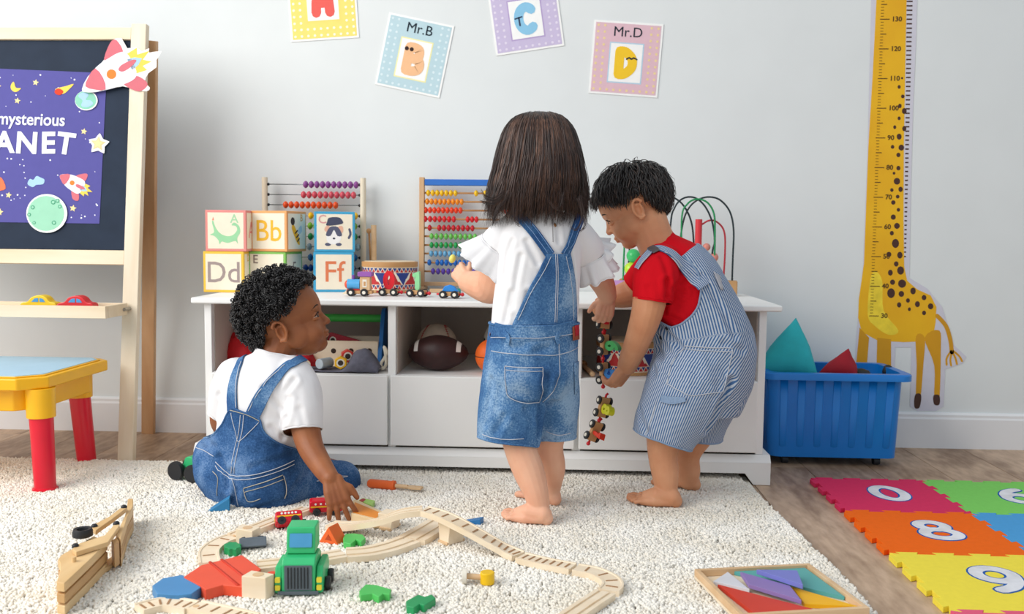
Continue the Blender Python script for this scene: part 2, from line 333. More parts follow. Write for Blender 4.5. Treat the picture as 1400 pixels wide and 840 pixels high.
# ================================================================== WALL CARDS
def card(letter, title, corners, cols, dotcol, lettercol, extra):
    tl, tr, br, bl = [on_y(px, py, -.002) for px, py in corners]
    c = (tl+tr+br+bl)/4; xax = ((tr-tl)+(br-bl)); w = xax.length/2; h = ((tl-bl)+(tr-br)).length/2
    xa = Vector((xax.x, 0, xax.z)).normalized(); za = Vector((0, -1, 0)).cross(xa)*-1
    za = Vector((-xa.z, 0, xa.x))
    t = thing('alphabet_card', *extra[:2], M=frame(c, xa, za), group='alphabet cards on the wall')
    MB().box(-w/2, w/2, -.0006, .0012, -h/2, h/2).build('card_sheet', paper('white', 'f7f7f5'), t)
    e = .004*1.6; MB().box(-w/2+e, w/2-e, -.0011, -.0006, -h/2+e, h/2-e).build('border_panel', paper(cols[0], cols[0]), t)
    n = 10; m = 11; mb = MB()
    iw, ih = w*.46, h*.52; iz = -h*.06 if title else h*.02
    for i in range(n):
        for j in range(m):
            x = (i-(n-1)/2)*(w-.03)/(n-1)+((j % 2)*.0); z = (j-(m-1)/2)*(h-.03)/(m-1)
            if abs(x) < iw/2+.008 and abs(z-iz) < ih/2+.008: continue
            if title and z > h*.24 and abs(x) < w*.26: continue
            mb.prism(ellipse(x, z, .0042, .0042, 8), -.0014, -.0011)
    tag(mb.build('dots', paper('dot'+dotcol, dotcol), t), kind='stuff')
    MB().box(-iw/2-.004, iw/2+.004, -.0014, -.0011, iz-ih/2-.004, iz+ih/2+.004).build('inner_frame', paper(cols[1], cols[1]), t)
    MB().box(-iw/2, iw/2, -.0017, -.0014, iz-ih/2, iz+ih/2).build('inner_panel', paper('white', 'f7f7f5'), t)
    numeral('letter', letter, ih*.86, iw*.80, ih*.25, paper('letter'+lettercol, lettercol), t, T((0, -.0021, iz)), .0006)
    if title: text_obj('title', title, h*.19, paper('ink', '25303a'), t, T((0, -.0016, h*.355)) @ UPRIGHT, offset=0)
    return t, w, h, iz
tA, w, h, iz = card('A', None, ((391, -46), (485, -52), (490, 51), (398, 58)), ('f5df7b', 'f5df7b'), 'fdf7df', 'e8645c', ('yellow dotted card with a red letter A', 'alphabet card'))
MB().prism(spl2([(-.03, iz+.062), (-.012, iz+.058), (.004, iz+.062), (.002, iz+.078), (-.018, iz+.082)]), -.0032, -.0026).build('hat', paper('ink2', '2b2f45'), tA)
tB, w, h, iz = card('B', 'Mr.B', ((533, 17), (623, 36), (599, 134), (512, 115)), ('bcd6de', 'f3ecb0'), 'd9e9ee', 'f2bf92', ('pale blue dotted card with a peach letter B', 'alphabet card'))
mb = MB(); mb.prism(ellipse(-.028, iz+.03, .0065, .0065, 12), -.0032, -.0026); mb.prism(ellipse(-.012, iz+.03, .0065, .0065, 12), -.0032, -.0026); mb.build('glasses', paper('ink3', '3a2a28'), tB)
tC, w, h, iz = card('C', 'Mr.C', ((662, -22), (757, -37), (773, 62), (681, 76)), ('cbbfdd', 'b7a3cf'), 'e2d9ec', '8fc7e6', ('lilac dotted card with a sky blue letter C', 'alphabet card'))
mb = MB(); stroke(mb, [(-.034, iz+.004), (-.012, iz+.008)], .004, -.0032, -.0026); stroke(mb, [(-.022, iz+.006), (-.021, iz-.018)], .005, -.0032, -.0026); mb.build('bow_tie', paper('ink4', '3b4660'), tC)
tD, w, h, iz = card('D', 'Mr.D', ((812, 27), (907, 33), (899, 134), (805, 127)), ('e0bcc6', 'b9d3e4'), 'eed59f', 'f4c832', ('pink dotted card with a yellow letter D', 'alphabet card'))
mb = MB(); stroke(mb, spl2([(.002, iz+.012), (.010, iz+.017), (.017, iz+.013), (.024, iz+.017), (.034, iz+.013)], 4, False), .0045, -.0032, -.0026); mb.build('moustache', paper('ink', '25303a'), tD)

# ================================================================== GIRAFFE HEIGHT CHART
def wp(px, py): p = on_y(px, py, 0); return (p.x, p.z)
def wpoly(pts, n=0, closed=True):
    q = [wp(*p) for p in pts]; return spl2(q, n, closed) if n else q
gir = thing('height_chart', 'tall yellow giraffe height chart sticker on the wall', 'height chart', (0, -.0005, 0))
GX = wp(1235, 300)
back = [(1192, -40), (1255, -40), (1252, 60), (1248, 150), (1245, 260), (1243, 380), (1268, 395), (1288, 420), (1297, 450), (1302, 470), (1321, 488), (1316, 497), (1292, 505), (1290, 556), (1280, 562), (1254, 562), (1244, 556), (1246, 475), (1224, 475), (1222, 520), (1168, 520), (1170, 470), (1174, 420), (1180, 360), (1186, 200), (1189, 80)]
M_GW = paper('sticker_white', 'd3d1dc')
MB().prism(wpoly(back), -.0008, -.0002).build('sticker_backing', M_GW, gir)
M_GY = mat('giraffe_yellow', 'f2bd16', .5, col2='e5a80f', scale=5); M_GO = mat('giraffe_shade', 'd99c14', .5, scale=5); M_GB = mat('giraffe_spots', '4a2c23', .55); M_GL = mat('giraffe_belly', 'f6d838', .5); M_INK = mat('chart_ink', '54380f', .6)
def glayer(name, polys, m, k): 
    mb = MB()
    for p in polys: mb.prism(p, -.0008-.0004*k, -.0008-.0004*(k-1)); 
    return mb.build(name, m, gir)
body = [(1200, -40), (1240, -40), (1238, 60), (1235.5, 200), (1235, 300), (1236, 365), (1240, 384), (1254, 396), (1272, 404), (1280, 420), (1279, 440), (1276, 458), (1264, 467), (1235, 468), (1200, 466), (1178, 454), (1173, 435), (1174, 410), (1181, 360), (1187, 200), (1193, 100)]
glayer('body', [wpoly(body)], M_GY, 1)
legs = [[(1175, 448), (1188, 462), (1184, 512), (1169, 512)], [(1199, 462), (1218, 464), (1218, 512), (1198, 512)]]
glayer('leg', [wpoly(legs[0], 0)], M_GO, 1.2); glayer('leg', [wpoly(legs[1], 0)], M_GO, 1.2)
glayer('leg', [wpoly([(1252, 460), (1264, 462), (1262, 500), (1258, 545), (1252, 545), (1253, 500)], 4)], M_GO, 1.2)
glayer('leg', [wpoly([(1264, 462), (1284, 452), (1286, 480), (1284, 545), (1277, 545), (1277, 500)], 4)], M_GO, 1.2)
glayer('hoof', [wpoly([(1251, 540), (1259, 540), (1257, 557), (1250, 557)], 4)], M_GB, 1.6); glayer('hoof', [wpoly([(1276, 541), (1284, 541), (1284, 553), (1277, 553)], 4)], M_GB, 1.6)
mbt = MB()
def wst(pts, wd, k, M=None): stroke(mbt, spl2([wp(*p) for p in pts], 4, False), wd, -.0008-.0004*k, -.0008-.0004*(k-1))
wst([(1281, 432), (1293, 446), (1299, 465), (1301, 482)], .013, 1.2); 
for pts in ([(1300, 480), (1294, 490), (1294, 499)], [(1301, 482), (1299, 492), (1300, 500)], [(1302, 482), (1306, 490), (1308, 498)], [(1303, 480), (1311, 487), (1315, 494)]): wst(pts, .006, 1.2)
mbt.build('tail_hand', M_GO, gir)
glayer('belly_patch', [wpoly([(1190, 380), (1198, 372), (1206, 385), (1208, 425), (1228, 452), (1215, 458), (1196, 446), (1186, 430)], 4)], M_GL, 1.5)
spots = [(1233, 107, 3), (1229, 119, 5), (1234, 132, 5), (1230, 145, 6), (1236, 152, 8), (1229, 162, 5), (1223, 174, 5), (1236, 176, 7), (1229, 187, 8), (1220, 201, 5), (1232, 202, 8), (1228, 212, 6), (1228, 230, 6), (1222, 237, 4), (1226, 248, 9), (1219, 260, 5), (1231, 259, 7), (1227, 269, 5), (1221, 277, 6), (1228, 287, 5), (1221, 297, 7), (1226, 309, 8), (1219, 319, 6), (1224, 333, 12), (1215, 348, 7), (1230, 349, 9), (1225, 361, 7), (1217, 373, 8), (1231, 370, 11), (1220, 386, 7), (1233, 388, 11), (1218, 401, 13), (1232, 402, 8), (1248, 398, 9), (1229, 417, 7), (1241, 411, 6), (1254, 416, 8), (1263, 407, 7), (1243, 423, 5), (1263, 428, 6), (1272, 419, 8)]
for sx, sy, d in spots: glayer('spot', [[wp(sx+d*.5*math.cos(a)*(.9+.1*math.sin(sx)), sy+d*.52*math.sin(a)) for a in [2*PI*k/14 for k in range(14)]]], M_GB, 1.6)
mb = MB()
for k in range(116):                                        # mane: short dark bars beside the neck
    y = 2+k*(352/115); wdt = 8-5.5*(y/352)
    xb = 1239.5-3.5*(y/352)*1.05
    a, b = wp(xb, y), wp(xb+wdt, y)
    if k % 2 == 0: mb.box(a[0], b[0], -.0012, -.0008, a[1]-.0022, a[1]+.0022)
tag(mb.build('mane', M_GB, gir), kind='stuff')
mb = MB()
def marky(n): return 432-(n-30)*4.055                         # photo row of a centimetre mark
for n in range(30, 140):
    y = marky(n); x0 = 1188+(432-y)*.0365; wd = 13 if n % 10 == 0 else (9 if n % 5 == 0 else 5)
    a, b = wp(x0+ (0 if n % 10 == 0 else 1), y), wp(x0+wd, y); hh = .0012 if n % 5 == 0 else .0007
    mb.box(a[0], b[0], -.0020, -.0016, a[1]-hh, a[1]+hh)
tag(mb.build('tick_marks', M_INK, gir), kind='stuff')
for n in range(30, 140, 10):
    y = marky(n); q = wp(1188+(432-y)*.0365+16, y)
    text_obj('numeral', str(n), .021, M_INK, gir, T((q[0], -.0018, q[1])) @ UPRIGHT, offset=.0004, align='LEFT')

# ================================================================== EASEL
M_PINE = wood('pine_upright', 'eadfcb', 'dccbb0', 'z', 22); M_PINEX = wood('pine_rail', 'ecdcc2', 'dfcaa9', 'x', 22); M_PINED = wood('pine_tan', 'cfa57c', 'bb8d62', 'z', 22)
M_BOARD = mat('chalkboard', '243042', .75, var=.06, scale=14, bump=.04, bscale=300, spec=.25)
eb = on_z(173, 634, .0); et = on_y(192, 34, -.27)
easel = thing('easel', 'wooden children easel with a black chalkboard and a tray', 'easel', (0, 0, 0))
def bar(name, a, b, wx, ty, m, par, bev=.002):               # straight board from a to b, width wx across, thickness ty in depth
    a, b = Vector(a), Vector(b); z = (b-a); L_ = z.length; M = frame(a, Vector((1, 0, 0))-z.normalized()*z.normalized().x, z)
    return MB().box(-wx/2, wx/2, -ty/2, ty/2, 0, L_, M).build(name, m, par, bevel=bev)
lean = Vector((et.x-eb.x, et.y-eb.y, et.z))
def epos(z, dx=0, dy=0): p = eb+lean*(z/lean.z); return Vector((p.x+dx, p.y+dy, z))
bar('leg', epos(.001), epos(et.z), .045, .022, M_PINE, easel); bar('leg', epos(.001, -.80), epos(et.z, -.80), .045, .022, M_PINE, easel)
rb = on_z(207, 591, 0); rb.y = -.035; rt = epos(et.z-.04, .018, .03)
bar('leg', (rb.x, rb.y, .001), rt, .040, .02, M_PINED, easel); bar('leg', (rb.x-.80, rb.y, .001), rt-Vector((.80, 0, 0)), .040, .02, M_PINED, easel)
def erail(name, py0, py1, m, dy, th, x0=-.7775, x1=-.0225):
    za = on_y(130, py0, -.3).z; zb = on_y(130, py1, -.3).z
    p0 = epos(zb); p1 = epos(za); n = Vector((0, -1, 0))
    M = frame(p0, (1, 0, 0), p1-p0); 
    return MB().box(x0, x1, dy-th/2, dy+th/2, 0, (p1-p0).length, M).build(name, m, easel, bevel=.0015)
erail('top_rail', 36, 53, M_PINEX, 0, .020); erail('bottom_rail', 342, 361, M_PINEX, 0, .020); erail('chalkboard', 53.6, 341.4, M_BOARD, .002, .008)
ztr = on_y(80, 424, -.42).z
def tray(x0, x1, y0, y1, z0, z1, nm): MB().box(x0, x1, y0, y1, z0, z1).build(nm, M_PINEX, easel, bevel=.001)
ty = epos(ztr).y; tx = on_y(149, 424, ty-.13).x
tz0, tz1 = on_y(80, 434.5, ty-.14).z, on_y(80, 418, ty-.14).z
tray(tx-.80, tx, ty-.15, ty-.135, tz0, tz1, 'tray_front'); tray(tx-.80, tx, ty-.03, ty-.018, tz0, tz1, 'tray_back')
tray(tx-.012, tx+.0005, ty-.1345, ty-.0305, tz0, tz1, 'tray_side'); tray(tx-.80, tx-.0125, ty-.1345, ty-.0305, tz0, tz0+.006, 'tray_bottom')
mb = MB(); mb.cyl((tx, ty-.045, (tz0+tz1)/2), (epos(ztr).x+.0, ty-.045, (tz0+tz1)/2), .005); mb.cyl((epos(ztr).x, ty-.045, (tz0+tz1)/2), (epos(ztr).x, ty, (tz0+tz1)/2), .005); mb.build('tray_pin', mat('pin_metal', 'b9b6b0', .35, metal=.9), easel, smooth=.7)
# things on the tray
def toy_car(px, col, nm, label):
    p = on_z(px, 416, tz0+.0062); p.y = ty-.083; p.x = on_y(px, 416, ty-.083).x
    t = thing('toy_car', label, 'toy car', (p.x, p.y, tz0+.0062), group='toy cars on the easel tray')
    body = spl2([(-.051, .012), (-.053, .022), (-.046, .030), (-.030, .034), (-.018, .046), (.004, .052), (.022, .047), (.034, .034), (.048, .031), (.053, .022), (.051, .012), (.038, .010), (0, .010), (-.038, .010)], 4)
    MB().prism(body, -.017, .017).build('body', plastic(nm, col, .35), t, bevel=.003)
    M_WIN = plastic('carwindow', '4f9bd6')
    MB().prism([(-.018, .033), (-.008, .043), (.002, .044), (.002, .033)], -.0178, .0178).build('window', M_WIN, t)
    MB().prism([(.006, .033), (.006, .044), (.015, .042), (.022, .033)], -.0178, .0178).build('window', M_WIN, t)
    for x in (-.030, .030):
        for s in (-1, 1): MB().lathe([(.0, -.004), (.010, -.004), (.0115, -.002), (.0115, .003), (.0, .004)], 14, T((x, s*.0185, .0116)) @ RX(PI/2)).build('wheel', plastic('tyre', '1b1d21', .5), t, smooth=.6)
toy_car(56, 'f2cb2a', 'yellowcar', 'yellow toy car with blue windows on the easel tray'); toy_car(106, 'd92a33', 'redcar', 'red toy car with blue windows on the easel tray')

# papers pinned to the board: local frame of the board surface
bp0 = epos(.5); BF = frame(bp0, (1, 0, 0), lean)
BFi = BF.inverted(); nrm = (BF.to_3x3() @ Vector((0, -1, 0)))
def on_board(px, py, off=.006):
    d = _ray(px, py); o = bp0+nrm*off; t = (o-CAM_POS).dot(nrm)/d.dot(nrm); q = BFi @ (CAM_POS+d*t); return (q.x, q.z)
def bpoly(pts, n=0, off=.006): q = [on_board(*p, off) for p in pts]; return spl2(q, n) if n else q
def sheet(name, label, cat, off, n_off=.0):
    return thing(name, label, cat, M=BF @ T((0, -off, 0)))
def bl(t, name, polys, m, k, off, th=.0004):
    mb = MB()
    for p in polys: mb.prism(p, -th*k, -th*(k-1))
    return mb.build(name, m, t)
OB = .0028
M_PUR = paper('poster_violet', '58559a')
pos = sheet('planet_poster', 'violet space poster reading mysterious planet on the chalkboard', 'poster', OB)
bl(pos, 'poster_sheet', [bpoly([(-190, 89), (0, 94), (146, 100), (136, 306), (0, 304), (-196, 302)], 0, OB)], M_PUR, 1, OB)
M_PW = paper('print_white', 'eef0fa'); M_STAR = paper('print_star', 'f0dca0'); M_PO = paper('print_orange', 'ee7a54'); M_PY = paper('print_yellow', 'f4d25e'); M_PB = paper('print_blue', 'a9cdea'); M_PG = paper('print_green', '93cfb0')
random.seed(3)
dots = []
for i in range(85):
    x, y = random.uniform(-60, 140), random.uniform(100, 300); r = random.choice((.6, .9, 1.2))
    if 150 < y < 216 and -40 < x < 108: continue
    dots.append([on_board(x+r*math.cos(a), y+r*math.sin(a), OB) for a in [k*PI/4 for k in range(8)]])
tag(bl(pos, 'dots', dots, M_PW, 2, OB), kind='stuff')
def star5(cx, cy, r, rot=0, ri=.48): return [(cx+(r if k % 2 == 0 else r*ri)*math.sin(rot+k*PI/5), cy-(r if k % 2 == 0 else r*ri)*math.cos(rot+k*PI/5)) for k in range(10)]
for sx, sy, r in ((49, 113, 4.5), (24, 138, 4.5), (115, 180, 4.5), (100, 285, 5), (12, 267, 4.5), (0, 290, 5), (-2, 118, 4)): bl(pos, 'print_star', [bpoly(star5(sx, sy, r, .2), 0, OB)], M_STAR, 3, OB)
bl(pos, 'print_moon', [bpoly([(19, 112), (15, 117), (16, 123), (22, 126), (29, 121), (22, 120)], 4, OB)], M_PY, 3, OB)
bl(pos, 'print_comet', [bpoly([(76, 122), (90, 118), (101, 115), (95, 122), (88, 128), (80, 128)], 3, OB)], M_PY, 3, OB); bl(pos, 'print_comet_head', [bpoly([(75, 125), (80, 121), (87, 125), (83, 130), (77, 129)], 3, OB)], paper('comet', 'd8452e'), 4, OB)
bl(pos, 'print_cloud', [bpoly([(38, 252), (41, 245), (46, 246), (50, 241), (56, 243), (61, 246), (59, 252), (50, 253), (45, 256)], 4, OB)], M_PB, 3, OB)
bl(pos, 'print_saucer', [bpoly([(-8, 246), (2, 243), (8, 258), (-4, 260)], 3, OB)], M_PO, 3, OB)
def rocket(t, c, ang, sc, k, off, nm, flip=1):
    def R_(pts, n=0): return bpoly([(c[0]+sc*(x*math.cos(ang)-flip*y*math.sin(ang)), c[1]+sc*(x*math.sin(ang)+flip*y*math.cos(ang))) for x, y in pts], n, off)
    body = [(-1, 0), (-.62, -.30), (-.1, -.42), (.45, -.36), (.45, .36), (-.1, .42), (-.62, .30)]
    bl(t, nm+'flame', [R_([(.40, -.3), (.8, -.34), (.72, -.16), (1.08, -.1), (.8, .04), (1.0, .2), (.72, .2), (.78, .36), (.4, .3)])], M_PY, k, off)
    bl(t, nm+'flame_core', [R_([(.40, -.16), (.62, -.12), (.8, 0), (.62, .12), (.4, .18)], 0)], M_PB, k+1, off)
    bl(t, nm+'fin', [R_([(-.2, -.40), (.18, -.80), (.38, -.78), (.36, -.36)], 4)], paper('rocket_red', 'd4737e'), k, off); bl(t, nm+'fin', [R_([(.0, .40), (.3, .80), (.62, .72), (.42, .36)], 4)], paper('rocket_red', 'd4737e'), k, off)
    bl(t, nm+'hull', [R_(body, 5)], M_PW, k+1, off)
    bl(t, nm+'nose', [R_([(-1, 0), (-.80, -.2), (-.52, -.335), (-.44, 0), (-.52, .335), (-.80, .2)], 2)], paper('rocket_red', 'd4737e'), k+2, off)
    bl(t, nm+'porthole', [R_(ellipse(-.18, .02, .14, .14, 14))], paper('porthole', 'e0853c'), k+2, off)
    bl(t, nm+'middle_fin', [R_([(.05, .0), (.2, -.09), (.55, -.08), (.62, 0), (.4, .08), (.15, .1)], 3)], paper('rocket_red', 'd4737e'), k+2, off)
rocket(pos, (103, 252), .52, 24, 3, OB, 'print_rocket_')
text_obj('title_word', 'mysterious', .051, M_PW, pos, T((on_board(43, 164, OB)[0], -.0016, on_board(43, 164, OB)[1])) @ RY(.02) @ UPRIGHT, offset=.0008, xs=.9)
for ch, px, py, rr in (('P', -40, 197, 0), ('L', -19, 196, 0), ('A', 6, 196, 0), ('N', 37, 197, .03), ('E', 66, 197, -.02), ('T', 90, 198, .12)):
    q = on_board(px, py, OB); text_obj('title_letter', ch, .087, M_PW, pos, T((q[0], -.0016, q[1])) @ RY(rr) @ UPRIGHT, offset=.0028)
def cutout(name, label, cat, outline, off, n=4):
    t = sheet(name, label, cat, off); bl(t, 'paper_backing', [bpoly(outline, n, off)], paper('white', 'f7f7f5'), 1, off); return t
moon = cutout('moon_cutout', 'round green moon paper cutout at the foot of the poster', 'paper cutout', [(64+28*math.cos(a), 292+26.5*math.sin(a)) for a in [k*PI/10 for k in range(20)]], OB+.004, 2)
bl(moon, 'moon_disc', [[on_board(63+25*math.cos(a), 292+24*math.sin(a), OB+.004) for a in [k*PI/14 for k in range(28)]]], paper('moon_green', '9cd3b6'), 2, OB)
for cx, cy, r in ((74, 277, 3.2), (80, 275, 2.8), (83, 283, 2.6), (46, 284, 2.8), (41, 294, 2.6), (48, 305, 2.2), (75, 305, 3)):
    bl(moon, 'crater', [[on_board(cx+r*math.cos(a), cy+r*math.sin(a), OB) for a in [k*PI/6 for k in range(12)]]], paper('crater_ring', '4f9f7d'), 3, OB)
    bl(moon, 'crater', [[on_board(cx+r*.6*math.cos(a), cy+r*.6*math.sin(a), OB) for a in [k*PI/6 for k in range(12)]]], paper('moon_green', '9cd3b6'), 4, OB)
ear = cutout('earth_cutout', 'small round earth paper cutout under the large rocket', 'paper cutout', [(118+15.5*math.cos(a), 137.5+13.5*math.sin(a)) for a in [k*PI/8 for k in range(16)]], OB+.003, 2)
bl(ear, 'land_disc', [[on_board(118+14.5*math.cos(a), 137.5+12.5*math.sin(a), OB) for a in [k*PI/10 for k in range(20)]]], paper('earth_green', '8dcdb4'), 2, OB)
bl(ear, 'sea_print', [bpoly([(108, 132), (114, 127), (122, 130), (118, 137), (125, 138), (128, 143), (120, 147), (112, 145), (114, 138)], 3, OB)], M_PB, 3, OB)
st = cutout('star_cutout', 'small gold star paper cutout at the right edge of the poster', 'paper cutout', star5(135, 197, 15, .1, .6), OB+.003, 2)
bl(st, 'star_print', [bpoly(star5(135, 197, 11, .1), 0, OB)], paper('star_gold', 'e3cfa0'), 2, OB); bl(st, 'star_core', [bpoly(star5(135, 197, 7, .1), 0, OB)], M_STAR, 3, OB)
RO = .0135
rk = cutout('rocket_cutout', 'large white and pink rocket paper cutout on the easel corner', 'paper cutout', [(112, 122), (120, 105), (138, 87), (149, 72), (153, 56), (166, 52), (174, 66), (186, 64), (194, 70), (204, 66), (204, 72), (221, 70), (214, 82), (214, 92), (203, 100), (198, 112), (205, 120), (200, 125), (182, 122), (168, 118), (150, 122), (130, 126), (116, 126)], RO, 2)
rocket(rk, (160, 97), -.46, 48, 2, RO, '')

# ================================================================== PLAY TABLE (left edge)
M_TY = plastic('table_yellow', 'f6b80c', .32); M_TR = plastic('table_red', 'dc0a2c', .3); M_TB = plastic('table_blue', 'a9d3ec', .25)
tl1 = on_z(62, 668, RUG_Z); tl2 = on_z(119, 636, 0.0); tl2.z = 0
tab = thing('play_table', 'yellow plastic play table with a blue top and red legs', 'table', (0, 0, 0))
zt = on_y(60, 516, tl1.y+.01).z+.0
ztop = on_y(60, 520, tl1.y-.035).z
# deck footprint: right end visible; runs out of frame to the left
xr = -1.255; yf = tl1.y-.045; yb = tl2.y+.02
def deck(inset, cham): x1 = xr-inset; x0 = xr-.62+inset; a, b = yf+inset, yb-inset+.02; c = cham; return [(x0+c, a), (x1-c, a), (x1, a+c*.9), (x1, b-c*.6), (x1-c*.6, b), (x0+c, b), (x0, b-c), (x0, a+c)]
zr1 = on_y(60, 518, yf).z; zr0 = on_y(60, 536, yf).z; za0 = on_y(60, 571, yf+.03).z
MB().prism(deck(0, .055), zr0, zr1-.003, plane='xy').build('rim', M_TY, tab, bevel=.004)
MB().prism(deck(.015, .05), zr1-.0029, zr1, plane='xy').build('top_edge', M_TY, tab, bevel=.001); MB().prism(deck(.022, .048), zr1, zr1+.0015, plane='xy').build('blue_top', M_TB, tab)
MB().prism(deck(.035, .05), za0+.012, zr0, plane='xy').build('apron', M_TY, tab, bevel=.004)
for i, p in enumerate((tl1, tl2, tl1-Vector((.46, 0, 0)), tl2-Vector((.46, 0, 0)))):
    z0 = RUG_Z-.004 if i in (0, 2) else .001; tp = Vector((p.x-(.012 if i < 2 else -.012), p.y+(.012 if i in (0, 2) else -.008), za0-.0))
    MB().lathe([(.034, za0-.004), (.035, zr0)], 20, T((tp.x, tp.y, 0))).build('leg_socket', M_TY, tab, smooth=.7)
    l = MB().tube([(p.x, p.y, z0), (p.x, p.y, z0+.006), (p.x, p.y, z0+.0065), tp], [.030, .030, .0255, .0285], 20).build('leg', M_TR, tab, smooth=.8)

# ================================================================== THINGS ON THE CABINET
M_CREAM = paper('block_cream', 'f3e8d2'); WOODT = wood('beech_toy', 'e3c29a', 'd2ab7e', 'x', 26); WOODL = wood('beech_light', 'f3e3ca', 'e8d2b2', 'x', 26); WOODM = wood('toy_wood_mid', 'd6a673', 'c2905c', 'x', 26)
BS = .121
def alpha_block(loc, rz, col, label, front, side):
    t = thing('alphabet_block', label, 'toy block', loc, rz, 'alphabet blocks on the cabinet')
    h = BS/2
    MB().box(-h, h, -h, h, 0, BS).build('cube', paint('block_'+col, col, .5), t, bevel=.002)
    e = .0075
    for ang, what in ((0, front), (PI/2, side)):
        M = RZ(ang) @ T((0, -h-.0003, h))
        MB().box(-h+e, h-e, -.0003, .0003, -h+e, h-e, M).build('face_panel', M_CREAM, t)
        what(t, M @ T((0, -.0005, 0)))
    return t
def txt(s, size, col, dx=0, dz=0, off=.0, xs=1): return lambda t, M: text_obj('letter', s, size, paper('bl'+col, col), t, M @ T((dx, 0, dz)) @ UPRIGHT, offset=min(off, .0003), xs=xs, extrude=.0002)
def both(*fs): return lambda t, M: [f(t, M) for f in fs]
def shape(name, pts, col, n=4, k=0): 
    return lambda t, M: MB().prism(spl2(pts, n) if n else pts, -.0002-.0003*k, .0001, M).build(name, paper('bl'+col, col), t)
def strk(name, pts, w, col, k=0):
    def f(t, M):
        mb = MB(); stroke(mb, spl2(pts, 4, False), w, -.0002-.0003*k, .0001, M); mb.build(name, paper('bl'+col, col), t)
    return f
croc = both(shape('crocodile', [(-.040, .024), (-.036, .028), (-.030, .010), (-.016, -.008), (.004, -.016), (.022, -.012), (.034, .002), (.030, .014), (.018, .016), (.026, .024), (.040, .014), (.043, -.004), (.034, -.022), (.036, -.038), (.028, -.030), (.006, -.036), (-.012, -.032), (-.018, -.040), (-.022, -.028), (-.034, -.016), (-.046, -.012), (-.034, -.004)], '9fd6a6'), txt('A', .036, 'a9d7ac', .026, .034, .0004), shape('tongue', [(-.040, .030), (-.036, .040), (-.034, .030)], 'e98f74', 0))
bee = both(shape('bee_body', [(-.024, .022), (-.010, .010), (.012, -.020), (.016, -.040), (.002, -.036), (-.018, -.012), (-.032, .010)], 'eeb22f'), shape('bee_head', ellipse(-.026, .030, .012, .012, 12), '463a37', 0, 1), strk('bee_stripe', [(-.012, -.006), (.002, .002)], .005, '463a37', 1), strk('bee_stripe', [(-.004, -.018), (.010, -.010)], .005, '463a37', 1), strk('bee_stripe', [(.002, -.030), (.014, -.022)], .005, '463a37', 1), shape('bee_wing', [(.006, .004), (.026, .018), (.030, .000), (.014, -.008)], 'b9cbd2'), txt('B', .03, 'd9a86a', .028, .04, .0003))
cat = both(shape('cat_cap', [(-.022, .030), (-.016, .042), (.010, .044), (.022, .036), (.022, .024), (-.022, .018)], '4b4e63'), shape('cat_ear', [(-.026, .016), (-.016, .018), (-.016, -.002), (-.030, .004)], 'e8b59c'), shape('cat_ear', [(.012, .016), (.024, .016), (.024, -.002), (.010, .000)], 'e8b59c'), shape('cat_face', [(-.024, -.010), (-.012, .012), (.010, .012), (.020, -.008), (.014, -.032), (-.004, -.038), (-.020, -.032)], 'f4f1ee'), shape('cat_mask', [(-.026, -.010), (-.014, .014), (.010, .014), (.022, -.010), (.008, -.012), (-.002, .006), (-.012, -.012)], '5a5d73', 3, 1), shape('cat_nose', ellipse(-.002, -.020, .004, .003, 8), '3a3d4d', 0, 1), shape('cat_paw', ellipse(-.020, -.038, .009, .005, 10), '5a5d73', 0), shape('cat_paw', ellipse(.012, -.038, .009, .005, 10), '5a5d73', 0), strk('cat_tail', [(.042, -.018), (.047, -.006), (.044, .008)], .007, '5a5d73'), txt('C', .036, 'd99a9a', -.036, .036, .0006))
def blk(px, py, rz, dz=0, dy=0):
    p = on_z(px, py, TOP); f = Vector((math.sin(rz), -math.cos(rz), 0)); c = p-f*BS/2; return (c.x, c.y+dy, TOP+dz)
pD = blk(306, 400, .02); pE = blk(366, 399.5, -.14); pF = blk(456.5, 399.5, .22)
pE = (pE[0]-.002, pE[1]+.0, pE[2])
alpha_block(pD, .02, 'f2c341', 'yellow bordered alphabet block reading Dd on the cabinet', txt('Dd', .088, 'a3938f', 0, -.004, .0012, .95), both(txt('D', .03, 'd8b060', -.02, .04, .0003), strk('dog_print', [(.0, .0), (-.01, -.02)], .012, 'c0413a')))
alpha_block(pE, -.14, '83c05a', 'green bordered alphabet block partly hidden by the curly hair', txt('E', .036, '8f7d74', -.036, .036, .0008), txt('E', .05, '8f7d74', 0, .01, .001))
alpha_block(pF, .22, '41a5cf', 'blue bordered alphabet block reading Ff on the cabinet', txt('Ff', .090, 'e07f57', 0, -.002, .0014, .95), txt('F', .05, 'e07f57'))
alpha_block((pD[0]+.008, pD[1], TOP+BS+.0004), .02, 'e79089', 'pink bordered alphabet block with a green crocodile', croc, txt('Aa', .07, 'e79089'))
alpha_block((pE[0]+.012, pE[1]-.004, TOP+BS+.0004), -.22, 'eba465', 'orange bordered alphabet block reading Bb beside a bee', txt('Bb', .090, 'f0b93c', 0, -.002, .0014, .95), bee)
alpha_block((pF[0]+.003, pF[1], TOP+BS+.0004), .22, '41a5cf', 'blue bordered alphabet block with a grey cat', cat, txt('Cc', .07, '41a5cf'))

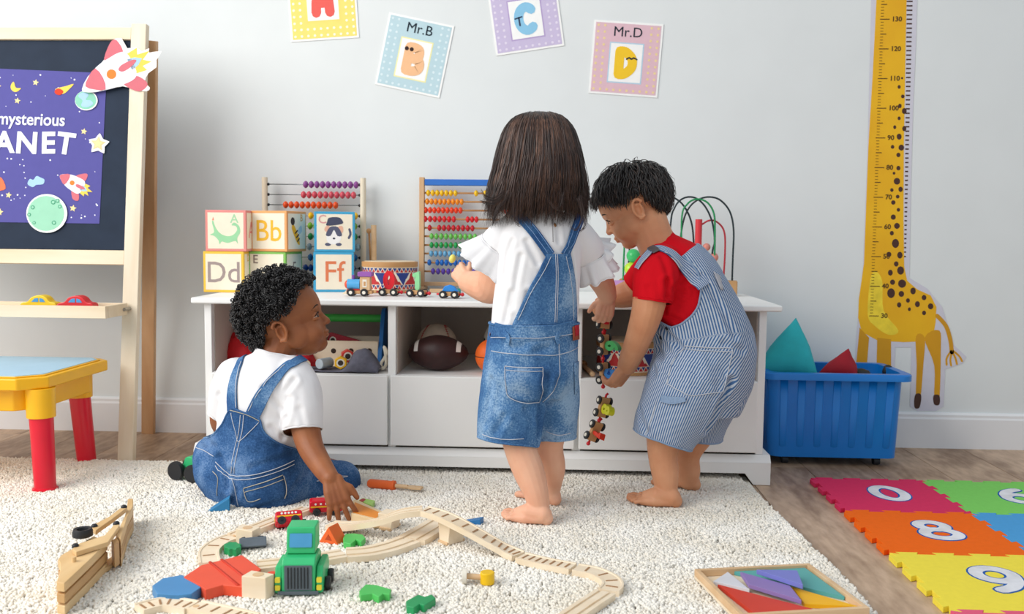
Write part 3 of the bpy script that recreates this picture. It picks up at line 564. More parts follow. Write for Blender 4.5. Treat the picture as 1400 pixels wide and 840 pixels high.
# ---- abacuses
def bead_mesh(name, m): return MB().lathe([(.0022, -.0084), (.0078, -.0064), (.0116, -.0019), (.0116, .0019), (.0078, .0064), (.0022, .0084)], 12).mesh(name, m, smooth=True)
def abacus(label, y, px0, px1, rows, pytop, square, cols, layout, rodm, beadr, postm, topbar=None):
    x0 = on_y(px0, 300, y).x; x1 = on_y(px1, 300, y).x; cx = (x0+x1)/2
    t = thing('abacus', label, 'abacus', (cx, y, TOP), group='abacuses on the cabinet')
    h = on_y(px0, pytop, y).z-TOP; hw = (x1-x0)/2
    for s in (-1, 1):
        if square: MB().box(s*hw-.008, s*hw+.008, -.012, .012, .012, h).build('post', postm, t, bevel=.002)
        else: MB().cyl((s*hw, 0, .012), (s*hw, 0, h), .0095, 16).build('post', postm, t, smooth=.7)
        MB().box(s*hw-.013, s*hw+.013, -.045, .045, 0, .0125).build('foot', postm, t, bevel=.003)
    MB().box(-hw+.008, hw-.008, -.010, .010, .014, .026).build('bottom_bar', postm, t, bevel=.002)
    if topbar: MB().box(-hw+.008, hw-.008, -.010, .010, h-.026, h-.006).build('top_bar', topbar, t, bevel=.003)
    for (py, col, xs) in layout:
        pc = on_y((px0+px1)/2, py, y); z = pc.z-TOP
        r = MB().cyl((-hw+.007, 0, z), (hw-.007, 0, z), beadr[1], 8).build('rod', rodm, t, smooth=True)
        if not square:
            for s in (-1, 1): MB().sphere((s*(hw-.011), 0, z), .005, 8, 6).build('rod_cap', plastic('black_cap', '1d1d20'), r, smooth=True)
        me = bead_mesh('bead', paint('bead_'+col, col, .25))
        for px in xs:
            b = mesh_obj('bead', me, r, (on_y(px, py, y).x-cx, 0, z)); b.rotation_euler = (0, PI/2, 0); b.scale = beadr[0]
def seq(a, d, n): return [a+d*i for i in range(n)]
L1 = [(252.5, '8d4a8e', seq(418, 7.65, 10)), (266.5, 'd5525f', seq(415, 7.6, 10)), (280.5, 'ea5420', seq(390.5, 7.6, 10)), (295, 'f2c21d', seq(425, 7.6, 9)), (309, '86bf3a', seq(424, 7.6, 9)), (323.5, '2e9d58', seq(424.5, 7.6, 9)), (337.5, 'a6c3d0', [423]+seq(436, 7.6, 8)), (352, '2a74b8', seq(424.5, 7.6, 9)), (366.5, '1d4da2', [418, 425]+seq(437, 7.6, 7)), (380.5, 'b77b3d', seq(421, 7.6, 9))]
abacus('abacus with bare wire rods behind the alphabet blocks', -.05, 362.5, 496.5, 10, 242.5, False, None, L1, mat('wire_steel', '8e979b', .35, metal=.9), ((1, 1, 1), .0016), wood('abacus_pale', 'ece0c9', 'dfcfb3', 'z', 22))
L2 = [(264.4, 'f0bf1c', seq(585.5, 6.2, 7)+[651, 663.5, 672]), (276.2, 'ee8f1f', seq(584, 5.9, 9)+[690]), (288, 'e8421f', seq(580.5+1.5, 5.95, 9)+[692]), (300.2, 'd6202a', seq(581.5, 6.5, 7)+seq(639.5, 6, 3)), (312.3, 'bf1a2a', [587.5]+seq(600.5, 6.5, 8)+[690]), (323.8, '6cc05a', seq(590, 6.6, 10)), (335.8, '219c4f', seq(590, 6.6, 10)), (347.5, '69a7cd', seq(589.5, 6.3, 10)), (359.8, '1c68bb', [587]+seq(598, 6.1, 9)), (371.8, '5a3fa6', seq(592, 7, 10))]
abacus('abacus with wooden rods and a blue top bar by the girl', -.05, 577, 703, 10, 242.5, True, None, L2, wood('rod_brown', 'c08e5c', 'a87444', 'x', 30), ((.88, .88, .80), .003), wood('abacus_tan', 'd8b48c', 'c89f74', 'z', 22), paint('abacus_blue', '2f6fc4', .4))

# ---- drums
def drum(loc, label, r, h):
    t = thing('toy_drum', label, 'drum', loc, group='wooden toy drums')
    MB().lathe([(r-.004, .004), (r, .006), (r, h-.006), (r-.004, h-.004)], 40).build('shell', M_CREAM, t, smooth=.6)
    WR = wood('drum_rim', 'c99b69', 'b98853', 'x', 30)
    for z0, z1 in ((0, .010), (h-.017, h)): MB().lathe([(r-.006, z0), (r+.0025, z0+.001), (r+.0025, z1-.001), (r-.006, z1)], 40).build('rim', WR, t, smooth=.6)
    MB().lathe([(0, h-.004), (r-.005, h-.004), (r-.0055, h+.0008), (0, h+.0008)], 40).build('drum_skin', mat('drum_skin', 'ead9bd', .6), t, smooth=.6)
    def tri(mb, a, da, z0, z1, up):
        n = 5; rr = r+.0006
        L = [(a-da+2*da*i/n, z0 if up else z1) for i in range(n+1)]; apex = (a, z1 if up else z0)
        vs = [(rr*math.cos(g), rr*math.sin(g), z) for g, z in L]+[(rr*math.cos(apex[0])*1.0, rr*math.sin(apex[0]), apex[1])]
        fs = [(i, i+1, n+1) for i in range(n)]; mb.add(vs, fs)
    red, blu = MB(), MB(); zb, zt = .012, h-.019; sm = (zt-zb)*.17
    for k in range(36):
        a = 2*PI*k/36; tri(blu, a, .068, zt-sm, zt, False); tri(red, a+PI/36, .062, zt-sm*1.15, zt-sm*.2, True)
        tri(red, a, .068, zb, zb+sm, True); tri(blu, a+PI/36, .062, zb+sm*.2, zb+sm*1.15, False)
    for k in range(8):
        a = 2*PI*k/8+.28; tri(red, a, .33, zb+sm*1.3, zt-sm*1.0, True); tri(blu, a+PI/8, .28, zb+sm*1.1, zt-sm*1.3, False)
    red.build('red_triangles', mat('drum_red', 'c22a2c', .5), t); blu.build('blue_triangles', mat('drum_blue', '243a86', .5), t)
    return t
dc = on_y(533, 380, -.165)
drum((dc.x, -.165, TOP), 'round toy drum with red and blue triangles on the cabinet', .083, .094)
st1 = on_y(511, 330, -.155)
for (px, py, yy, lean_, lab) in ((511, 308, -.125, .0, 'wooden drumstick standing upright on the toy drum'),):
    p = on_y(px, py, yy); t = thing('drumstick', lab, 'drumstick', (p.x, yy, TOP+.0955))
    MB().cyl((0, 0, 0), (0, 0, p.z-TOP-.0955), .0085, 14).build('stick', WOODT, t, smooth=.7)
p = on_y(503.5, 316, -.115); t = thing('drum_mallet', 'ball ended mallet leaning behind the toy drum', 'mallet', (p.x, -.115, TOP))
mb = MB(); mb.sphere((0, -.0, p.z-TOP), .0085); mb.build('mallet_head', WOODM, t, smooth=True); MB().cyl((0.0, .051, .001), (0, .002, p.z-TOP-.002), .0035).build('handle', WOODM, t, smooth=.7)
t.location.y = -.105

# ---- number train
M_TYRE = plastic('tyre', '1b1d21', .5); M_HUB = paint('hub_cream', 'e9e2d3'); M_CPL = plastic('coupling_red', 'd81e2b')
def wheel(t, x, y, z, r=.011, hub=M_HUB, w=.006, name='wheel'):
    s = 1 if y > 0 else -1
    wobj = MB().lathe([(0, -w/2), (r*.85, -w/2), (r, -w/4), (r, w/4), (r*.85, w/2), (0, w/2)], 18, T((x, y, z)) @ RX(PI/2)).build(name, M_TYRE, t, smooth=.7)
    MB().lathe([(0, 0), (r*.45, 0), (r*.45, .0012), (0, .0012)], 12, T((x, y+s*w/2, z)) @ RX(-s*PI/2)).build('hub', hub, wobj, smooth=.7)
def wagon(M, digit, col, label, rot=0, dsz=.066, th=.011):
    t = thing('number_wagon', label, 'toy train', M=M, group='number train wagons')
    MB().box(-.026, .026, -.0125, .0125, .007, .0185).build('chassis', WOODM, t, bevel=.002)
    for x in (-.0165, .0165):
        for s in (-1, 1): wheel(t, x, s*.0165, .011)
    if digit: numeral('numeral', digit, dsz*.74, dsz*.52, dsz*.17, paint('digit_'+col, col, .35), t, T((0, 0, .0185+dsz*.37)), th)
    mb = MB(); mb.cyl((.026, 0, .011), (.034, 0, .011), .003); mb.sphere((.036, 0, .011), .0055, 10, 6); mb.tube([(-.026, 0, .011), (-.032, 0, .011), (-.037, .004, .011)], .003); mb.build('coupling', M_CPL, t, smooth=True)
    return t
def ground_M(px, py, z, rz): p = on_z(px, py, z); return T((p.x, p.y, z)) @ RZ(rz)
MB0 = ground_M(490, 405.0, TOP, -.02)
loco = thing('toy_locomotive', 'small wooden locomotive with blue boiler and purple roof', 'toy train', M=MB0)
MB().box(-.030, .042, -.0125, .0125, .007, .0165).build('chassis', WOODM, loco, bevel=.002)
MB().cyl((-.030, 0, .033), (.006, 0, .033), .0155, 20).build('boiler', paint('boiler_blue', '55a9dd', .3), loco, smooth=.7)
MB().sphere((-.031, 0, .033), (.009, .0125, .0125)).build('nose', paint('nose_red', 'e2512f', .3), loco, smooth=True)
MB().cyl((-.014, 0, .046), (-.014, 0, .060), .004, 12, .0052).build('funnel', paint('funnel_purple', '7a4aa0', .4), loco, smooth=.7)
MB().box(-.030, .006, -.0128, .0128, .0166, .0210).build('footplate', paint('foot_red', 'c93328', .4), loco, bevel=.001)
cabo = MB().box(.007, .036, -.0135, .0135, .0168, .056).build('cab', WOODT, loco, bevel=.0015); MB().box(.015, .027, -.0142, -.0136, .026, .048).build('cab_window', M_HUB, cabo); MB().box(.018, .024, -.0146, -.0142, .030, .042).build('pane', WOODM, cabo)
MB().prism(rrect(.001, .042, .0562, .070, .004), -.017, .017).build('roof', paint('roof_purple', '9a5fae', .4), loco, bevel=.0015)
MB().prism([(-.045, .006), (-.032, .006), (-.032, .017)], -.010, .010).build('cowcatcher', WOODL, loco)
for x in (-.018, .020):
    for s in (-1, 1): wheel(loco, x, s*.0165, .0112)
wagon(ground_M(532, 404.6, TOP, -.05), '0', 'e0202c', 'wooden wagon with a red zero behind the locomotive', dsz=.072)
wagon(ground_M(570.5, 406, TOP, -.22), '1', '8fd69a', 'wooden wagon with a pale green one on the cabinet', dsz=.078)
w4 = wagon(ground_M(615, 408, TOP, -.10), None, '1', 'wooden wagon with a blue shape beside the forearm')
MB().prism([(-.022, .019), (-.014, .034), (.000, .038), (.012, .034), (.026, .019)], -.008, .008).build('numeral', paint('digit_blue', '2f8be0', .35), w4, bevel=.002)
gb = on_z(617, 398, TOP); gb.y = -.2
t = thing('wooden_stick_toy', 'teal tipped flat wooden stick lying by the abacus foot', 'toy', (on_y(610, 382, -.17).x, -.17, TOP), .1)
MB().box(-.05, .012, -.007, .007, .0, .012).build('stick', WOODT, t, bevel=.002); MB().box(.0125, .045, -.008, .008, .0, .013).build('tip', paint('tip_teal', '2c8f86', .4), t, bevel=.002)

# ---- bead maze
bz = thing('bead_maze', 'wooden bead maze with black green and red looping wires', 'bead maze', (on_y(1002, 400, -.13).x, -.13, TOP), -.16)
BZM = bz.matrix_basis.inverted() if False else (T((on_y(1002, 400, -.13).x, -.13, TOP)) @ RZ(-.16)).inverted()
def bzp(px, py, y): return BZM @ on_y(px, py, y)
MB().box(-.345, .012, -.032, .030, 0, .046).build('base', wood('maze_wood', 'c79d6e', 'b58755', 'x', 26), bz, bevel=.003)
def wire(name, pts, col, y, r=.0028):
    P = []
    for k, (px, py, dy) in enumerate(pts): P.append(bzp(px, py, y+dy))
    P[0].z = min(P[0].z, .0455); P[-1].z = min(P[-1].z, .0455)
    MB().tube(spline(P, 8), r, 8).build(name, paint('wire_'+col, col, .3), bz, smooth=True)
wire('wire', [(1001, 381, 0), (1002, 350, 0), (1003, 315, 0), (998, 290, 0), (985, 274, 0), (970, 269.5, 0), (955, 273, 0), (943, 283, 0.01), (935, 300, .015), (930, 330, .02), (926, 384, .02)], '1f2e33', -.115)
wire('wire', [(972, 384, .0), (974, 345, 0), (977, 330, 0), (974, 305, 0), (965, 284, 0), (953, 272, 0), (941, 269.5, 0), (930, 274, 0), (922, 285, 0), (917, 305, .01), (912, 384, .01)], '1f2e33', -.125)
wire('wire', [(950, 384, 0), (948, 325, 0), (944, 300, 0), (935, 282, 0), (924, 272, 0), (912, 270, 0), (896, 276, 0), (876, 300, 0), (862, 330, 0), (859, 383, 0)], '1f2e33', -.105)
wire('wire', [(976, 384, 0), (977, 350, 0), (977.5, 315, 0), (976, 292, 0), (967, 277, 0), (953, 272.5, 0), (940, 279, 0), (932, 300, 0), (933, 384, 0)], '1f8d52', -.13)
wire('wire', [(989, 382, 0), (991, 350, 0), (991, 322, 0), (986, 309, 0), (975, 301.5, 0), (963, 305, 0), (956, 318, 0), (954, 384, 0)], 'b9303c', -.12)
wire('wire', [(852, 383, 0), (853, 350, 0), (856, 320, 0), (870, 290, 0), (888, 275, 0), (905, 290, 0), (908, 384, 0)], '1f8d52', -.12)
pp = bzp(955.5, 300, -.12); MB().cyl((pp.x, pp.y, .0455), (pp.x, pp.y, pp.z), .0105, 16).build('peg', paint('peg_red', 'd8343c', .35), bz, smooth=.7)
for px, py, r, col in ((866, 350, .0215, '3fb868'), (863, 368, .0215, 'b9de3c')): b = bzp(px, py, -.125); MB().sphere(b, r, 18, 12).build('bead', paint('mbead_'+col, col, .25), bz, smooth=True)
b = bzp(966, 338, -.12); MB().sphere(b, .012, 14, 9).build('bead', paint('mbead_o', 'd98a7a', .3), bz, smooth=True); b = bzp(976, 352, -.12); MB().sphere(b, .014, 14, 9).build('bead', paint('mbead_o', 'd98a7a', .3), bz, smooth=True)
for pxa, pxb, col in ((838, 855, 'b98ac2'), (863, 880, 'a3222c')):
    a = bzp(pxa, 383, -.15); c = bzp(pxb, 383, -.15); MB().box(a.x, c.x, -.038, -.0325, .020, .042).build('painted_tile', paint('mt_'+col, col, .4), bz, bevel=.001)

# ================================================================== THINGS IN THE CUBBIES
SZ = .2812
def at_shelf(px, y): return on_y(px, 500, y).x
tb = thing('toy_toolbox', 'wooden toy toolbox with blue ends and green handle bar', 'toolbox', (at_shelf(478, -.30), -.30, SZ))
xl, xr_ = on_y(433, 450, -.30).x-tb.location.x, on_y(524, 450, -.32).x-tb.location.x
zbar = on_y(478, 435, -.30).z-SZ
end = spl2([(-.075, 0), (-.075, .04), (-.055, .08), (-.02, zbar+.022), (.02, zbar+.022), (.055, .08), (.075, .04), (.075, 0)], 3)
for x in (xl, xr_): MB().prism(end, x-.006, x+.006, plane='yz').build('end_panel', paint('tb_blue', '1f6fb8', .4), tb, bevel=.001)
MB().cyl((xl-.004, 0, zbar), (xr_+.004, 0, zbar), .0115, 16).build('handle_bar', paint('tb_green', '3fb24a', .35), tb, smooth=.7)
zb1 = on_y(478, 466, -.36).z-SZ
for yy in (-.070, .062):
    pb = MB().box(xl+.0065, xr_-.0065, yy, yy+.008, .002, zb1).build('side_board', WOODL, tb, bevel=.001)
    if yy < 0:
        for px in (431, 456, 480, 505): q = on_y(px, 480, -.37); MB().prism(ellipse(q.x-tb.location.x, q.z-SZ, .0075, .0075, 14), yy-.0006, yy-.0001).build('peg_hole', paint('hole_dark', '3a2b22'), pb)
MB().box(xl+.0065, xr_-.0065, -.0615, .0615, .0, .006).build('bottom_board', WOODL, tb)
rs = thing('perforated_strip', 'red wooden strip with holes sticking out of the toolbox', 'toy', M=T(on_y(452, 460, -.30)) @ RY(.26))
mb = MB(); mb.prism(rrect(-.006, .14, -.030, .012, .006), -.004, .004); mb.build('strip', paint('strip_red', 'a82c3a', .4), rs, bevel=.001)
for x in (.010, .058, .106): MB().prism(ellipse(x, -.008, .010, .010, 14), -.0047, -.0042).build('hole_ring', M_HUB, rs); MB().prism(ellipse(x, -.008, .0065, .0065, 14), -.0052, -.0047).build('hole', paint('hole_dark', '3a2b22'), rs)
# grey cloth under the parts
M_GREY = mat('grey_cloth', '6a6a78', .9, var=.08, scale=60, bump=.3, bscale=300)
def lump(name, label, cat, M, rx, ry, rz, m, seed, amp=.25, flat=True, n=28):
    mb = MB(); mb.sphere((0, 0, 0), 1.0, n, n//2); vs = []
    for p in mb.v:
        q = p.normalized(); f = 1+amp*noise.noise(q*1.7+Vector((seed, 0, 0)))+amp*.5*noise.noise(q*4+Vector((seed, 5, 0)))
        z = q.z*rz*f
        if flat and z < -rz*.0: z = 0
        vs.append(Vector((q.x*rx*f, q.y*ry*f, z)))
    mb.v = vs; o = mb.build(name, m, None, smooth=True); o.matrix_world = M
    return tag(o, label, cat) if label else o
def shelf_pt(px, y): return Vector((at_shelf(px, y), y, SZ))
cl = thing('grey_cloth', 'crumpled grey cloth spread on the left cubby shelf', 'cloth', shelf_pt(462, -.44))
a, b = at_shelf(404, -.44)-cl.location.x, at_shelf(521, -.44)-cl.location.x
mb = MB(); nx, ny = 40, 10; vs = []; fs = []
for j in range(ny+1):
    for i in range(nx+1):
        u, v = i/nx, j/ny; x = a+(b-a)*u; y = -.045+.085*v
        z = .003+.005*max(0, noise.noise(Vector((x*30, y*40, 1))))
        hump = math.exp(-(abs(u-.80)/.165)**3.2)*math.sin(min(1, v*1.1)*PI)**.5*.058
        z += hump*(1+.18*noise.noise(Vector((x*45, y*60, 3)))); vs.append((x, y-.0*hump, z))
for j in range(ny):
    for i in range(nx): fs.append((j*(nx+1)+i, j*(nx+1)+i+1, (j+1)*(nx+1)+i+1, (j+1)*(nx+1)+i))
mb.add(vs, fs); o = mb.build('cloth', M_GREY, cl, smooth=True); sm = o.modifiers.new('solid', 'SOLIDIFY'); sm.thickness = .0022; sm.offset = 1
CLZ = SZ+.0085
def lying_cyl(name, label, cat, px, y, r, L, m, ang=0, hole=None, sides=20, zz=CLZ):
    t = thing(name, label, cat, (at_shelf(px, y), y, zz+r), ang)
    MB().cyl((0, -L/2, 0), (0, L/2, 0), r, sides).build('body', m, t, smooth=.5, bevel=.0015)
    if hole: MB().cyl((0, -L/2-.0006, 0), (0, -L/2+.0002, 0), r*.62, 18).build('hole_ring', M_HUB, t); MB().cyl((0, -L/2-.0012, 0), (0, -L/2-.0006, 0), r*.40, 18).build('hole', paint('hole_dark', '3a2b22'), t)
    return t
lying_cyl('wooden_peg', 'plain round wooden peg on the grey cloth', 'toy', 417, -.465, .0125, .03, WOODL, .5)
lying_cyl('wooden_bolt', 'pale grey tipped wooden bolt on the grey cloth', 'toy', 444, -.455, .0145, .045, mat('bolt_grey', 'a9b4bc', .5), -.5)
lying_cyl('hex_nut', 'yellow hexagonal toy nut on the grey cloth', 'toy', 466, -.465, .0185, .020, paint('nut_yellow', 'f0b81c', .4), .15, True, 6)
lying_cyl('hex_nut', 'red hexagonal toy nut behind the yellow one', 'toy', 475, -.415, .019, .024, paint('nut_red', 'd83c2e', .4), .3, True, 6, zz=CLZ+.012)
rbag = lump('red_pouch', 'red fabric pouch with black stripes behind the boy', 'pouch', T(shelf_pt(398, -.38)), .075, .05, .062, mat('red_fabric', 'c5172c', .7, bump=.2, bscale=200), 3.1, .18)
rb2 = lump('red_cushion', 'crumpled red cushion at the left cubby end', 'cushion', T(shelf_pt(334, -.33)), .072, .065, .095, mat('red_fabric2', 'cf1a22', .6, bump=.15, bscale=120), 8.1, .16)
wc = thing('white_cord', 'knotted cream cord hanging by the blue toolbox end', 'cord', shelf_pt(527, -.43)+Vector((.0, 0, 0)))
MB().tube(spline([(-.008, 0, .004), (-.012, -.004, .02), (-.004, 0, .035), (.004, 0, .052), (-.004, .002, .068), (.0, 0, .05), (.002, -.003, .02), (-.006, 0, .006)], 6), .0045, 8).build('cord', mat('cord_cream', 'e9e2cf', .8), wc, smooth=True)
# balls
fbz = on_y(599, 507, -.36).z
fb = thing('football', 'dark brown football with white stripes in the middle cubby', 'ball', (at_shelf(599, -.40), -.40, SZ+.0505), -.05)
R_ = lambda x: .0505*max(0, 1-abs(x/.088)**1.75)**.62
prof = [(R_(x), x) for x in np.linspace(-.088, .088, 25)]; prof[0] = (0, -.088); prof[-1] = (0, .088)
M_FB = mat('football_leather', '3a1d1c', .45, var=.1, scale=40, bump=.25, bscale=500)
MB().lathe(prof, 28, RY(PI/2)).build('ball', M_FB, fb, smooth=True)
for x in (-.064, .056):
    mb = MB(); vs = [((x+d), -(R_(x+d)+.0008)*math.cos(a), (R_(x+d)+.0008)*math.sin(a)) for d in (0, .004, .008, .012) for a in [math.radians(12+6*k) for k in range(13)]]; mb.add(vs, [(j*13+k, j*13+k+1, (j+1)*13+k+1, (j+1)*13+k) for j in range(3) for k in range(12)]); mb.build('stripe', paint('stripe_white', 'e9e2da', .6), fb, smooth=True)
mb = MB(); mb.box(-.028, .028, -.0035, .0035, .0498, .0512); 
for x in (-.02, -.01, 0, .01, .02): mb.box(x-.002, x+.002, -.009, .009, .0500, .0516)
mb.build('laces', paint('stripe_white', 'e9e2da', .6), fb).rotation_euler = (-1.5, 0, 0)
BR = (on_y(597, 443, -.27).z-SZ)/2
bs = thing('baseball', 'cream baseball with red stitching behind the football', 'ball', (at_shelf(597, -.27), -.27, SZ+BR))
MB().sphere((0, 0, 0), BR, 28, 18).build('ball', mat('ball_leather', 'd9c7b2', .6), bs, smooth=True)
for s in (-1, 1):
    mb = MB(); ring = [Vector((s*(.030+.012*math.cos(2*a)), .0, 0))+Vector((0, .0395*math.cos(a), .0395*math.sin(a))) for a in [2*PI*k/40 for k in range(40)]]
    ring = [p.normalized()*(BR+.0003) for p in ring]; mb.tube(ring, .0009, 6, True)
    for k, p in enumerate(ring):
        tng = (ring[(k+1) % 40]-ring[k-1]).normalized(); sd = tng.cross(p.normalized()); mb.cyl((p-sd*.004)*1.005, (p+sd*.004)*1.005, .0009, 5)
    mb.build('stitching', paint('stitch_red', 'b23a34', .6), bs, smooth=True)
ob = thing('orange_ball', 'orange basketball half hidden by the denim shorts', 'ball', (at_shelf(673, -.43), -.43, SZ+.048))
MB().sphere((0, 0, 0), .048, 28, 18).build('ball', mat('ball_orange', 'ef6a22', .5, bump=.2, bscale=700), ob, smooth=True)
mb = MB(); 
for rot in (RX(.0), RY(PI/2)): mb.tube([rot @ Vector((.0482*math.cos(a), .0482*math.sin(a), 0)) for a in [2*PI*k/36 for k in range(36)]], .0011, 6, True)
mb.build('seam', plastic('tyre', '1b1d21', .5), ob, smooth=True)
sb = thing('soccer_ball', 'black and white ball behind the orange ball', 'ball', (at_shelf(694, -.28), -.28, SZ+.072))
MB().sphere((0, 0, 0), .072, 28, 18).build('ball', mat('ball_white', 'd8d2c8', .5), sb, smooth=True)
for d in ((-.6, -.6, .5), (-.9, -.3, -.1), (0, -.9, .2), (-.3, -.3, .9), (.5, -.5, .6), (-.35, -.85, -.4), (.6, -.7, -.2)):
    d = Vector(d).normalized(); u = d.orthogonal().normalized(); v = d.cross(u); mb = MB(); pts = [(d*.0722+(u*math.cos(a)+v*math.sin(a))*.022) for a in [2*PI*k/5 for k in range(5)]]; pts = [p.normalized()*.0726 for p in pts]
    mb.add(pts+[d*.0745], [(k, (k+1) % 5, 5) for k in range(5)]); mb.build('black_patch', plastic('tyre', '1b1d21', .5), sb, smooth=True)
drum((at_shelf(858, -.355), -.355, SZ), 'toy drum with triangle pattern in the right cubby', .088, .092)
t = thing('drumstick', 'wooden drumstick lying on the right cubby shelf', 'drumstick', (at_shelf(806, -.42), -.42, SZ+.008), .12)
MB().tube([(0, -.06, 0), (0, -.055, 0), (0, .10, 0)], [.004, .0075, .0065], 14).build('stick', WOODT, t, smooth=.7); MB().sphere((0, .108, .004), .0115).build('tip', WOODM, t, smooth=True)

# ================================================================== BLUE BOX AND CUSHIONS
M_BLUE = plastic('box_blue', '0c7bd2', .35)
yF, yB = -.315, -.045
zr = on_y(1150, 512, yF).z; x1t = on_y(1252, 515, yF).x; x0t = .612; xb0, xb1 = .655, on_y(1205, 632, yF+.03).x
bx = thing('storage_box', 'blue plastic storage box on castors beside the cabinet', 'storage box', ((x0t+x1t)/2, (yF+yB)/2, 0))
cxb, cyb = (x0t+x1t)/2, (yF+yB)/2; wt, dt = (x1t-x0t)/2, (yB-yF)/2; zb = .026; wbot, dbot = on_y(1228, 630, yF+.03).x-cxb, dt-.035
wtp, dtp = wt-.022, dt-.020
def rr3(hw, hd, r, z): return [(x, y, z) for x, y in rrect(-hw, hw, -hd, hd, r, 4)]
mb = MB(); mb.loft([rr3(wbot, dbot, .03, zb), rr3(wtp, dtp, .03, zr-.016), rr3(wtp-.004, dtp-.004, .028, zr-.016), rr3(wbot-.004, dbot-.004, .028, zb+.004)], cap=False)
n = 20; o = len(mb.v); mb.f.append(list(range(0, n))[::-1]); mb.mi.append(0); mb.f.append(list(range(3*n, 4*n))); mb.mi.append(0)
mb.build('tub', M_BLUE, bx, smooth=.6)
mb = MB(); mb.loft([rr3(wtp, dtp, .03, zr-.018), rr3(wt, dt, .035, zr-.020), rr3(wt, dt, .035, zr-.004), rr3(wt-.003, dt-.003, .035, zr), rr3(wtp-.004, dtp-.004, .028, zr), rr3(wtp-.004, dtp-.004, .028, zr-.018)], cap=False); mb.build('rim', M_BLUE, bx, smooth=.7)
for k in range(7):                                           # raised ribs on the front
    u = -.80+1.60*k/6; f_ = .03/(zr-.016-zb); a = Vector((u*(wbot+(wtp-wbot)*f_), -(dbot+(dtp-dbot)*f_), zb+.03)); b = Vector((u*wtp, -dtp, zr-.02))
    MB().tube([a+Vector((0, .003, -.005)), a+Vector((0, .0, .004)), b], [.004, .0105, .0115], 12, flat=.16, up=(0, -1, 0)).build('rib', M_BLUE, bx, smooth=True)
for s in (-1, 1):
    for u in (-.55, 0, .55): a = Vector((s*wbot, u*dbot, zb+.03)); b = Vector((s*wtp, u*dtp, zr-.02)); MB().tube([a, b], [.0105, .0115], 10, flat=.16, up=(1, 0, 0)).build('rib', M_BLUE, bx, smooth=True)
for sx in (-.72, .72):
    for sy in (-.7, .7): MB().lathe([(0, -.009), (.0125, -.009), (.0135, -.005), (.0135, .005), (.0125, .009), (0, .009)], 16, T((sx*wbot, sy*dbot, .0136)) @ RY(PI/2)).build('castor', plastic('castor', '20242a', .5), bx, smooth=.7)
def tetra_cushion(name, label, pts, m, puff=.22, sub=10):
    P = [Vector(p) for p in pts]; c = sum(P, Vector())/4; mb = MB(); idx = ((0, 1, 2), (0, 2, 3), (0, 3, 1), (1, 3, 2))
    rad = sum((p-c).length for p in P)/4
    for f in idx:
        A, B, C_ = P[f[0]], P[f[1]], P[f[2]]; ring = {}
        for i in range(sub+1):
            for j in range(sub+1-i):
                q = A+(B-A)*(i/sub)+(C_-A)*(j/sub); d = q-c; w = min(i, j, sub-i-j)/sub
                q = q+d.normalized()*rad*puff*min(1, w*3.6)**.8
                q += d.normalized()*.004*noise.noise(q*25); ring[(i, j)] = len(mb.v); mb.v.append(q)
        for i in range(sub):
            for j in range(sub-i):
                mb.f.append([ring[(i, j)], ring[(i+1, j)], ring[(i, j+1)]]); mb.mi.append(0)
                if j < sub-i-1: mb.f.append([ring[(i+1, j)], ring[(i+1, j+1)], ring[(i, j+1)]]); mb.mi.append(0)
    me = mb.mesh(name, m); bm = bmesh.new(); bm.from_mesh(me); bmesh.ops.remove_doubles(bm, verts=bm.verts[:], dist=1e-5); bmesh.ops.recalc_face_normals(bm, faces=bm.faces[:])
    bmesh.ops.smooth_vert(bm, verts=bm.verts[:], factor=.5, use_axis_x=True, use_axis_y=True, use_axis_z=True); bm.to_mesh(me); bm.free(); me.shade_smooth()
    o = mesh_obj(name, me)
    return tag(o, label, 'cushion')
M_TEAL = mat('cushion_teal', '27b0b8', .75, var=.03, bump=.15, bscale=400)
a = on_y(1089, 430, -.19); tetra_cushion('cushion', 'teal pyramid cushion standing in the blue box', (a, on_y(1030, 500, -.225)+Vector((.0, 0, -.03)), on_y(1122, 503, -.262)+Vector((0, 0, -.03)), Vector((.72, -.075, .24))), M_TEAL, .26)
tetra_cushion('cushion', 'dark red wedge cushion poking out of the blue box', (on_y(1161, 475, -.19), on_y(1113, 505, -.20)+Vector((0, 0, -.02)), on_y(1174, 508, -.215)+Vector((0, 0, -.03)), on_y(1150, 500, -.12)+Vector((0, 0, -.04))), mat('cushion_red', 'a80f24', .7, var=.03, bump=.2, bscale=300), .30)
lump('black_toy', 'small black rounded toy inside the blue box corner', 'toy', T(on_y(1214, 506, -.14)+Vector((0, 0, -.005))), .016, .014, .022, plastic('tyre', '1b1d21', .5), 2.2, .15, False, 16)
lump('dark_toy', 'low dark rounded toy inside the blue box centre', 'toy', T(on_y(1178, 508, -.16)+Vector((0, 0, -.012))), .028, .02, .020, plastic('tyre', '1b1d21', .5), 4.2, .15, False, 16)
fillb = lump('toy_bundle', 'dark heap filling the bottom of the blue box', 'toys', T((cxb, cyb, zb+.006)), wbot*.86, dbot*.86, .17, mat('bundle', '2a2f3a', .8), 1.2, .1, True)

